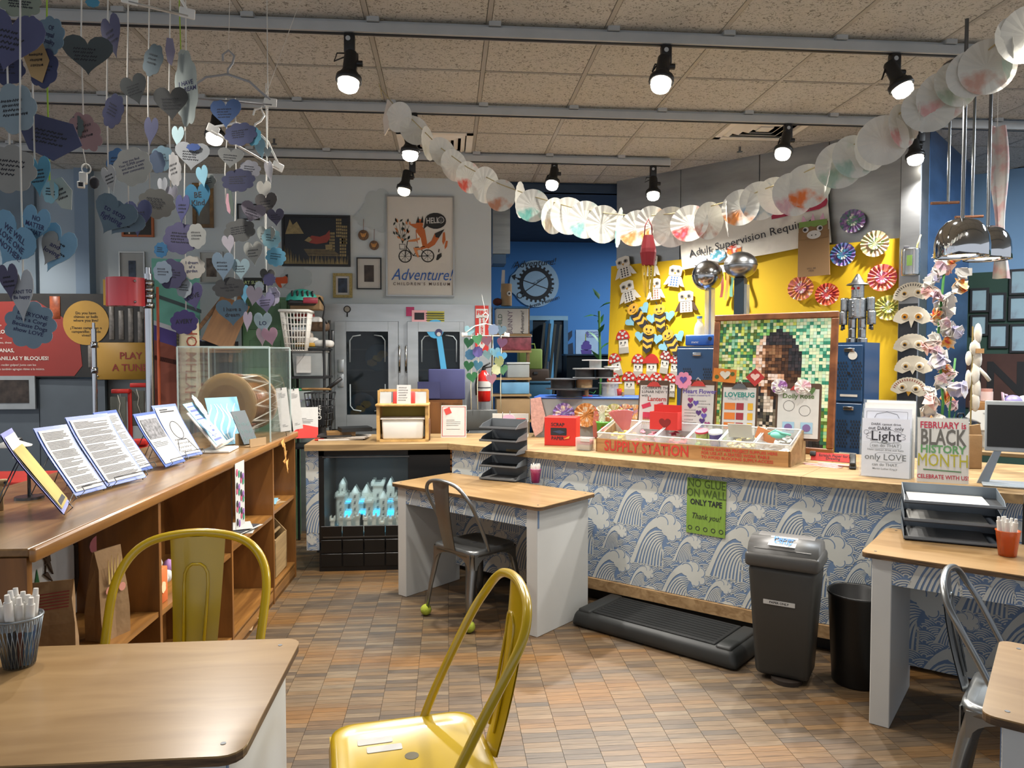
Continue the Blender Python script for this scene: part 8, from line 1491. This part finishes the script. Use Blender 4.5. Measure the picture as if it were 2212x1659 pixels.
t = cpx('fabric_strip', 'long torn white fabric strip hanging beside the pendant lamps', 'fabric', 2160, 440, 4.5, R(-20)); m = MB(dye(('#c9a5a0', '#a58a8f'), .03, '#c9c5be', 1, .5)); m.grid(6, 14, lambda u, v: ((u - .5) * (30 + 10 * math.sin(v * 7)) - 8 + 14 * v, -6 * math.sin(u * 9 + v * 2), 165 - 325 * v)); m.go('fabric', t); MB(CORD).tube([(-8, 0, 165), (-8, 0, (ZC - .012 - t.location.z) / (4.5 / F))], .6, 5).go('tie', t)
# flower vine and white paper figure
q = random.Random(17); p = P(2030, 880, 4.35); t = thing('flower_vine', 'tall vine of crumpled dyed paper flowers beside the pillar', 'paper flowers', (p.x, p.y, ZT)); zt_ = P(2030, 535, 4.35).z - ZT; MB(M('#3f7a3a', .8)).tube([(0, 0, 0), (.02, 0, zt_ * .3), (-.02, 0, zt_ * .6), (.02, 0, zt_)], .008, 6).tube([(.07, 0, 0), (.06, 0, zt_ * .25), (.09, 0, zt_ * .5)], .006, 6).go('stem', t)
meshes = []
for cols in (None, ('#c9a8b0', '#8f86a0'), ('#d0aaa0', '#a86a8a'), ('#d8a04a', '#c0402f', '#4a3a8a'), None, ('#b9b4c9', '#6a6f9a')):
    m = MB(dye(cols, 14, '#c9c5bf', 1, .48) if cols else M('#c9c6c0', .85, var=.12, vs=16)); 
    for j in range(6): o = [(q.uniform(.02, .055) * math.cos(a * .9), q.uniform(.02, .055) * math.sin(a * .9)) for a in range(7)]; m.prism(o, -.003, 0, T=Euler((q.uniform(-1.2, 1.2), q.uniform(-3, 3), q.uniform(-1.2, 1.2))).to_matrix().to_4x4() @ Matrix.Translation((0, q.uniform(-.03, .03), 0)))
    meshes.append(m.mesh('paper_flower'))
for k in range(48):
    o = bpy.data.objects.new('paper_flower', meshes[k % 6]); COL.objects.link(o); o.parent = t; z = zt_ * (k + .5) / 48; o.location = (q.uniform(-.075, .085) + (.02 if z > zt_ * .6 else 0), q.uniform(-.06, .06), z); o.rotation_euler = (q.uniform(-.6, .6), q.uniform(0, 6), q.uniform(-.8, .8)); o.scale = [q.uniform(.8, 1.25)] * 3
MB(M('#4a8a3a', .8)).prism([(.05, .0), (.08, .25), (.1, .34), (.06, .2)], -.003, 0).prism([(.03, .1), (.14, .3), (.1, .2)], -.003, 0).go('leaf', t)
t = cpx('paper_figure', 'tall white paper and plaster figure on a stick', 'sculpture', 2103, 880, 4.5, 0, pos=Vector((*P(2103, 880, 4.5).xy, ZT)), corr=False); k_ = (P(2103, 880, 4.5).z - ZT) / (4.5 / F); WP = M('#cfcac0', .8, var=.1, vs=.1); m = MB(M('#8a7a4a', .7)).cyl((-6, 0, 0), (-6, 0, k_ + 175), 1.6); m.go('stick', t)
for k, (x, z, rx_, rz_) in enumerate(((4, 12, 9, 22), (6, 40, 9, 24), (2, 72, 10, 26), (6, 104, 10, 22), (0, 128, 12, 18), (6, 158, 8, 24), (-14, 60, 5, 22), (-14, 106, 6, 16))): MB(WP).ball((x, 0, k_ + z), (rx_, 7, rz_), 12).go('paper_roll', t)
MB(WP).tube([(10, 0, k_ + 84), (22, -4, k_ + 70), (32, -4, k_ + 58)], 4, 6).go('arm', t); MB(M('#b58a5a', .7)).box((6, -7, k_ + 122), (18, 3, 10)).go('ribbon', t)
# framed art on the green wall
k = 0
for bx in ((2096, 623, 2136, 674), (2138, 633, 2173, 693), (2096, 680, 2134, 725), (2136, 700, 2178, 752), (2181, 582, 2222, 636), (2179, 640, 2222, 692), (2182, 700, 2222, 762)):
    a, b = gw(bx[0], bx[1], .02), gw(bx[2], bx[3], .02); w, h = b[0] - a[0], a[1] - b[1]; pp = gwp((a[0] + b[0]) / 2, (a[1] + b[1]) / 2, .012); lab = ('upper left', 'tall middle', 'lower left', 'lower middle', 'top right', 'right hand marbled', 'bottom right')[k]; k += 1
    t = thing('framed_art', lab + ' black framed pale drawing on the green wall', 'picture', pp, RZG, 'framed drawings on the green wall')
    for sx, sz, ww, hh_ in ((0, 1, w, .018), (0, -1, w, .018), (1, 0, .018, h - .036), (-1, 0, .018, h - .036)): MB(BLACK).box((sx * (w - .018) / 2, 0, sz * (h - .018) / 2), (ww, .02, hh_)).go('frame_bar', t)
    MB(dye(('#9ab0b8', '#7a6a70'), 9, '#9fb8bf', 1, .55)).box((0, .004, 0), (w - .036, .006, h - .036)).go('drawing', t)
t = thing('mural_letters', 'brown cut-out letters along the bottom of the green wall', 'mural', gwp(gw(2150, 800)[0], 0, .01), RZG); zz = gw(2150, 762)[1]; MB(M('#4a2c22', .7, var=.2)).box((.2, 0, zz - .26), (1.6, .012, .5)).go('panel', t); text(t, 'IN IN', .42, .3, zz - .25, M('#1c1a1a', .7), -.008, bold=.02)
p = P(1990, 880, 4.9); 
# ------------------------------------------------------------------ green note, bins, step, trays, cups
n = Vector((-math.sin(RZC), math.cos(RZC), 0)); wpnt = Vector((A2[0], A2[1], 0)) + n * .044
pa = onpl(1525, 1096, wpnt, n); t = thing('glue_note', 'green corrugated note reading NO GLUE ON WALL ONLY TAPE', 'note', pa, RZC, ry=R(1)); dd = (pa - C0).dot(FW); k_ = dd / F; w, h = 80 * k_ / math.cos(R(25)), 122 * k_; GN_ = M('#7f9f3f', .8, var=.12, vs=2, stretch=(40, 1, 1)); MB(GN_).box((0, 0, 0), (w, .003, h)).go('sheet', t)
text(t, 'NO GLUE\nON WALL', .068, 0, h * .32, M('#4a5f2a', .8), -.003, bold=.01, ls=.85, sx=.8); text(t, 'ONLY TAPE', .047, 0, h * .07, INK, -.003, bold=.03, sx=.8); text(t, 'Thank you!', .05, 0, -h * .18, INK, -.003, shear=.3, sx=.8); m = MB(INK)
for k in range(5): m.ribbon(circ(.012, 12, -w * .4 + k * w * .2, -h * .4), .004, -.0025, closed=True)
m.go('drawn_circles', t)
p0_, p1_ = onz(1645, 1472, 0), onz(1752, 1490, 0); pc = onz(1703, 1462, 0); DG = M('#33322f', .45, var=.06); t = thing('swing_bin', 'dark grey swing top bin labelled Paper Only', 'bin', (pc.x - .012, pc.y + .015, 0), R(-36)); BH = .56
MB(DG).rbox((0, 0, .02 + BH / 2), (.33, .25, BH), .03, taper=.78, seg=3).go('tub', t); ld = MB(M('#4a4947', .4)).rbox((0, 0, BH + .05), (.355, .275, .075), .022, seg=3).go('lid', t)
MB(M('#4a4947', .4)).add([(x, y, z) for x in (-.165, .165) for y, z in ((-.125, BH + .085), (-.10, BH + .125), (-.04, BH + .15), (.04, BH + .15), (.10, BH + .125), (.125, BH + .085))], [(0, 1, 2, 3, 4, 5), (11, 10, 9, 8, 7, 6)] + [(i, i + 6, i + 7, i + 1) for i in range(5)], None, True).go('dome', ld); fl_ = MB(M('#565452', .4)).grid(6, 5, lambda u, v: ((u - .5) * .27, -.115 + .16 * v, BH + .107 + .05 * math.sin(v * 1.6))).go('flap', ld)
MB(PAPER).prism([(-.07, -.06), (.06, -.06), (.06, .03), (-.07, .03)], 0, .002, plane='xy', T=Matrix.Translation((0, -.05, BH + .142)) @ Matrix.Rotation(R(18), 4, 'X')).go('paper_label', ld); lt = text(ld, 'Paper\nOnly', .045, 0, BH + .148, M('#2f6fae', .7), -.06, bold=.02, ls=.8); lt.rotation_euler = (R(18), 0, 0); lt.location = (0, -.065, BH + .1445)
MB(PAPER).box((-.01, -.1185, BH * .72), (.15, .002, .022)).go('strip_label', t); text(t, 'PAPER ONLY', .016, -.01, BH * .72, INK, -.1202, bold=.02); MB(M('#2a2018', .7)).cyl((.02, -.06, 0), (.02, -.06, .022), .075, n=20).go('foot', t)
pc = onz(1862, 1492, 0); pc2 = P(1862, 1315, (pc - C0).dot(FW) + .12); t = thing('round_bin', 'round black waste bin with a scrap of red paper inside', 'bin', (pc.x + .03, pc.y + .10, 0)); BK = M('#0b0b0c', .4, var=.1); MB(BK).lathe([(0, .004), (.112, 0), (.116, .01), (.139, .44), (.144, .445), (.142, .455), (.134, .45), (.11, .02), (0, .015)], 32).go('tub', t); MB(RED).box((0, 0, 0), (.09, .005, .08)).go('red_paper', t, (-.04, -.02, .37), (R(30), R(40), 0)); MB(M('#2a2a2a', .8)).cyl((0, 0, .02), (0, 0, .33), .108, .125, n=24).go('bin_liner', t)
# aerobic step
sa, sb = onz(1240, 1352, 0), onz(1582, 1450, 0); d_ = sb - sa; SLn = d_.length; rz = math.atan2(d_.y, d_.x); t = thing('step_platform', 'black aerobic step platform lying along the counter base', 'step', (sa.x, sa.y, 0), rz); SWd = .40; CH = M('#2b2d2d', .5, var=.1); MB(CH).rbox((SLn / 2, SWd / 2, .05), (SLn, SWd, .1), .035, taper=1.06, seg=3).go('body', t); tp_ = MB(M('#17191a', .7, var=.1, bump=.3, bs=150)).rbox((SLn / 2, SWd / 2, .101), (SLn - .22, SWd - .06, .012), .005).go('rubber_mat', t)
for k in range(9): MB(M('#1f2122', .7)).box((SLn / 2, .06 + k * (SWd - .12) / 8, .108), (SLn - .26, .004, .003)).go('mat_rib', tp_)
for x in (.06, SLn - .06): MB(CH).rbox((x, SWd / 2, .095), (.09, SWd - .03, .03), .014).go('end_grip', t)
# letter trays
def trays(label, p, rz, w, d, n, gap, cols, sheets_):
    t = thing('letter_tray', label, 'letter tray', p, rz, 'stacked letter trays'); m0 = M(cols[0], .4, .3, var=.08); m1 = M(cols[1], .5, .2, var=.1)
    for k in range(n):
        z = .006 + k * gap; o = MB(m1).box((w / 2, d / 2, z), (w, d, .004)).go('tray', t); MB(m0).prism([(0, 0), (d, 0), (d, gap * .62), (.05, .03)], 0, .003, plane='yz', T=Matrix.Translation((0, 0, z))).prism([(0, 0), (d, 0), (d, gap * .62), (.05, .03)], w - .003, w, plane='yz', T=Matrix.Translation((0, 0, z))).box((w / 2, .003, z + .006), (w, .005, .014)).go('tray_rim', o)
        if k in sheets_: MB(M('#8f9090' if k == 0 else '#c5c4bf', .8, var=.2, vs=8)).box((w * .45, d * .5, z + .006), (w * .8, d * .94, .006)).go('paper', o)
    MB(m0).box((w / 2, d - .002, n * gap / 2 - .01), (w, .004, n * gap - .03)).go('rear_plate', t)
p = onz(1040, 1048, .766); q2 = onz(1035, 1036, .766); trays('five tier black letter tray on the middle desk', (q2.x, q2.y, .766), R(-45) + R(14), .28, .19, 5, .088, ('#6d7174', '#1a1b1d'), (0,))
p = onz(1952, 1166, .766); trays('grey three tier letter tray with papers on the right hand desk', (p.x, p.y, .766), R(-42) + R(12), .40, .27, 3, .085, ('#6f7880', '#22252a'), (0, 1, 2))
def pencup(label, p, cup, r0, r1, h, n, pens, seed, mesh=False):
    t = thing('marker_cup', label, 'marker cup', p, 0, 'cups of markers'); m = MB(cup)
    m.lathe([(0, 0), (r0, 0), (r1, h), (r1 * 1.04, h), (r1 * 1.04, h + .004), (r1 * .95, h + .004), (r0 * .95, .004), (0, .004)], 24); m.go('cup', t)
    if mesh:
        w_ = MB(M('#8d9498', .35, .8))
        for k in range(28): a = 6.283 * k / 28; w_.tube([(r0 * math.cos(a), r0 * math.sin(a), .004), ((r0 + r1) / 2 * math.cos(a + .15), (r0 + r1) / 2 * math.sin(a + .15), h / 2), (r1 * math.cos(a + .3), r1 * math.sin(a + .3), h)], .0011, 4); w_.tube([(r0 * math.cos(-a), r0 * math.sin(-a), .004), ((r0 + r1) / 2 * math.cos(-a - .15), (r0 + r1) / 2 * math.sin(-a - .15), h / 2), (r1 * math.cos(-a - .3), r1 * math.sin(-a - .3), h)], .0011, 4)
        w_.tube([(r1 * math.cos(a / 24 * 6.283), r1 * math.sin(a / 24 * 6.283), h) for a in range(24)], .003, 6, closed=True).go('wire_mesh', t)
    q = random.Random(seed)
    for k in range(n):
        a = 6.283 * k / n + .3; rr = r0 * (.62 if k % 2 else .35); tl = .12 * (1 if k % 2 else .5); L = h * q.uniform(1.32, 1.55); hx = pens[k % len(pens)]; pt = thing('marker', ('%s marker standing in the ' % ('white capped ' + ('red', 'blue', 'grey', 'brown', 'pale', 'tan', 'ivory', 'navy', 'rust', 'sky blue')[k % 10])) + label.split(' ', 1)[1][:48], 'marker', Vector(p) + Vector((rr * math.cos(a), rr * math.sin(a), .006)), 0, 'markers in cups'); pt.rotation_euler = (-tl * math.sin(a), tl * math.cos(a), 0); pr = h * .115
        pr = min(pr, r0 * .27); MB(M(hx, .45)).cyl((0, 0, 0), (0, 0, L * .62), pr, n=12).go('barrel', pt); MB(M('#d9d6d0', .4)).cyl((0, 0, L * .5), (0, 0, L * .9), pr * 1.12, pr * 1.02, 12).cyl((0, 0, L * .9), (0, 0, L), pr * .75, pr * .6, 12).go('cap', pt)
p = onz(42, 1438, TZ); pencup('silver wire mesh cup on the large table', (p.x, p.y, TZ + .001), M('#7d8488', .35, .8, alpha=.25), .036, .056, .13, 10, ('#b5563a', '#3f6fae', '#c9c6c0', '#7a4a30', '#c9c6c0', '#c9a06a', '#d5d2cc', '#2f3a4a', '#8a3a2a', '#6fa5d0'), 3, True)
p = onz(1157, 1043, .766); pencup('pink plastic cup beside the black trays', (p.x, p.y, .767), M('#c2488a', .25, alpha=.6), .027, .036, .09, 6, ('#d0cdd0', '#3a3a40', '#d0a0b8'), 4)
p = onz(2176, 1200, .766); pencup('orange plastic cup beside the grey trays', (p.x, p.y, .767), M('#cf5f1e', .25, alpha=.65), .034, .046, .105, 7, ('#d8d5d0', '#d88aa8', '#c9b0a0'), 5)
p = P(1294, 705, 7.3); t = thing('leafy_plant', 'green leafy plant peeking out beside the yellow paper edge', 'plant', (p.x, p.y, 0)); MB(M('#2c2f33', .6)).lathe([(0, 0), (.09, 0), (.11, .9), (.1, .9), (.09, .05)], 16).go('planter', t); q = random.Random(5); MB(M('#3a6a34', .7)).tube([(0, 0, .85), (.02, 0, 1.4), (0, 0, p.z + .15)], .012, 6).go('stem', t)
for k in range(9):
    a = k * 2.4; MB(M('#3f7f3f', .6, var=.2)).add([(0, 0, 0), (.03, .05, .03), (0, .17, .05), (-.03, .05, .03), (0, .08, .05)], [(0, 1, 4), (1, 2, 4), (2, 3, 4), (3, 0, 4)], None, True).go('leaf', t, (.0, 0, 1.5 + .085 * k), (R(q.uniform(-20, 30)), 0, a))
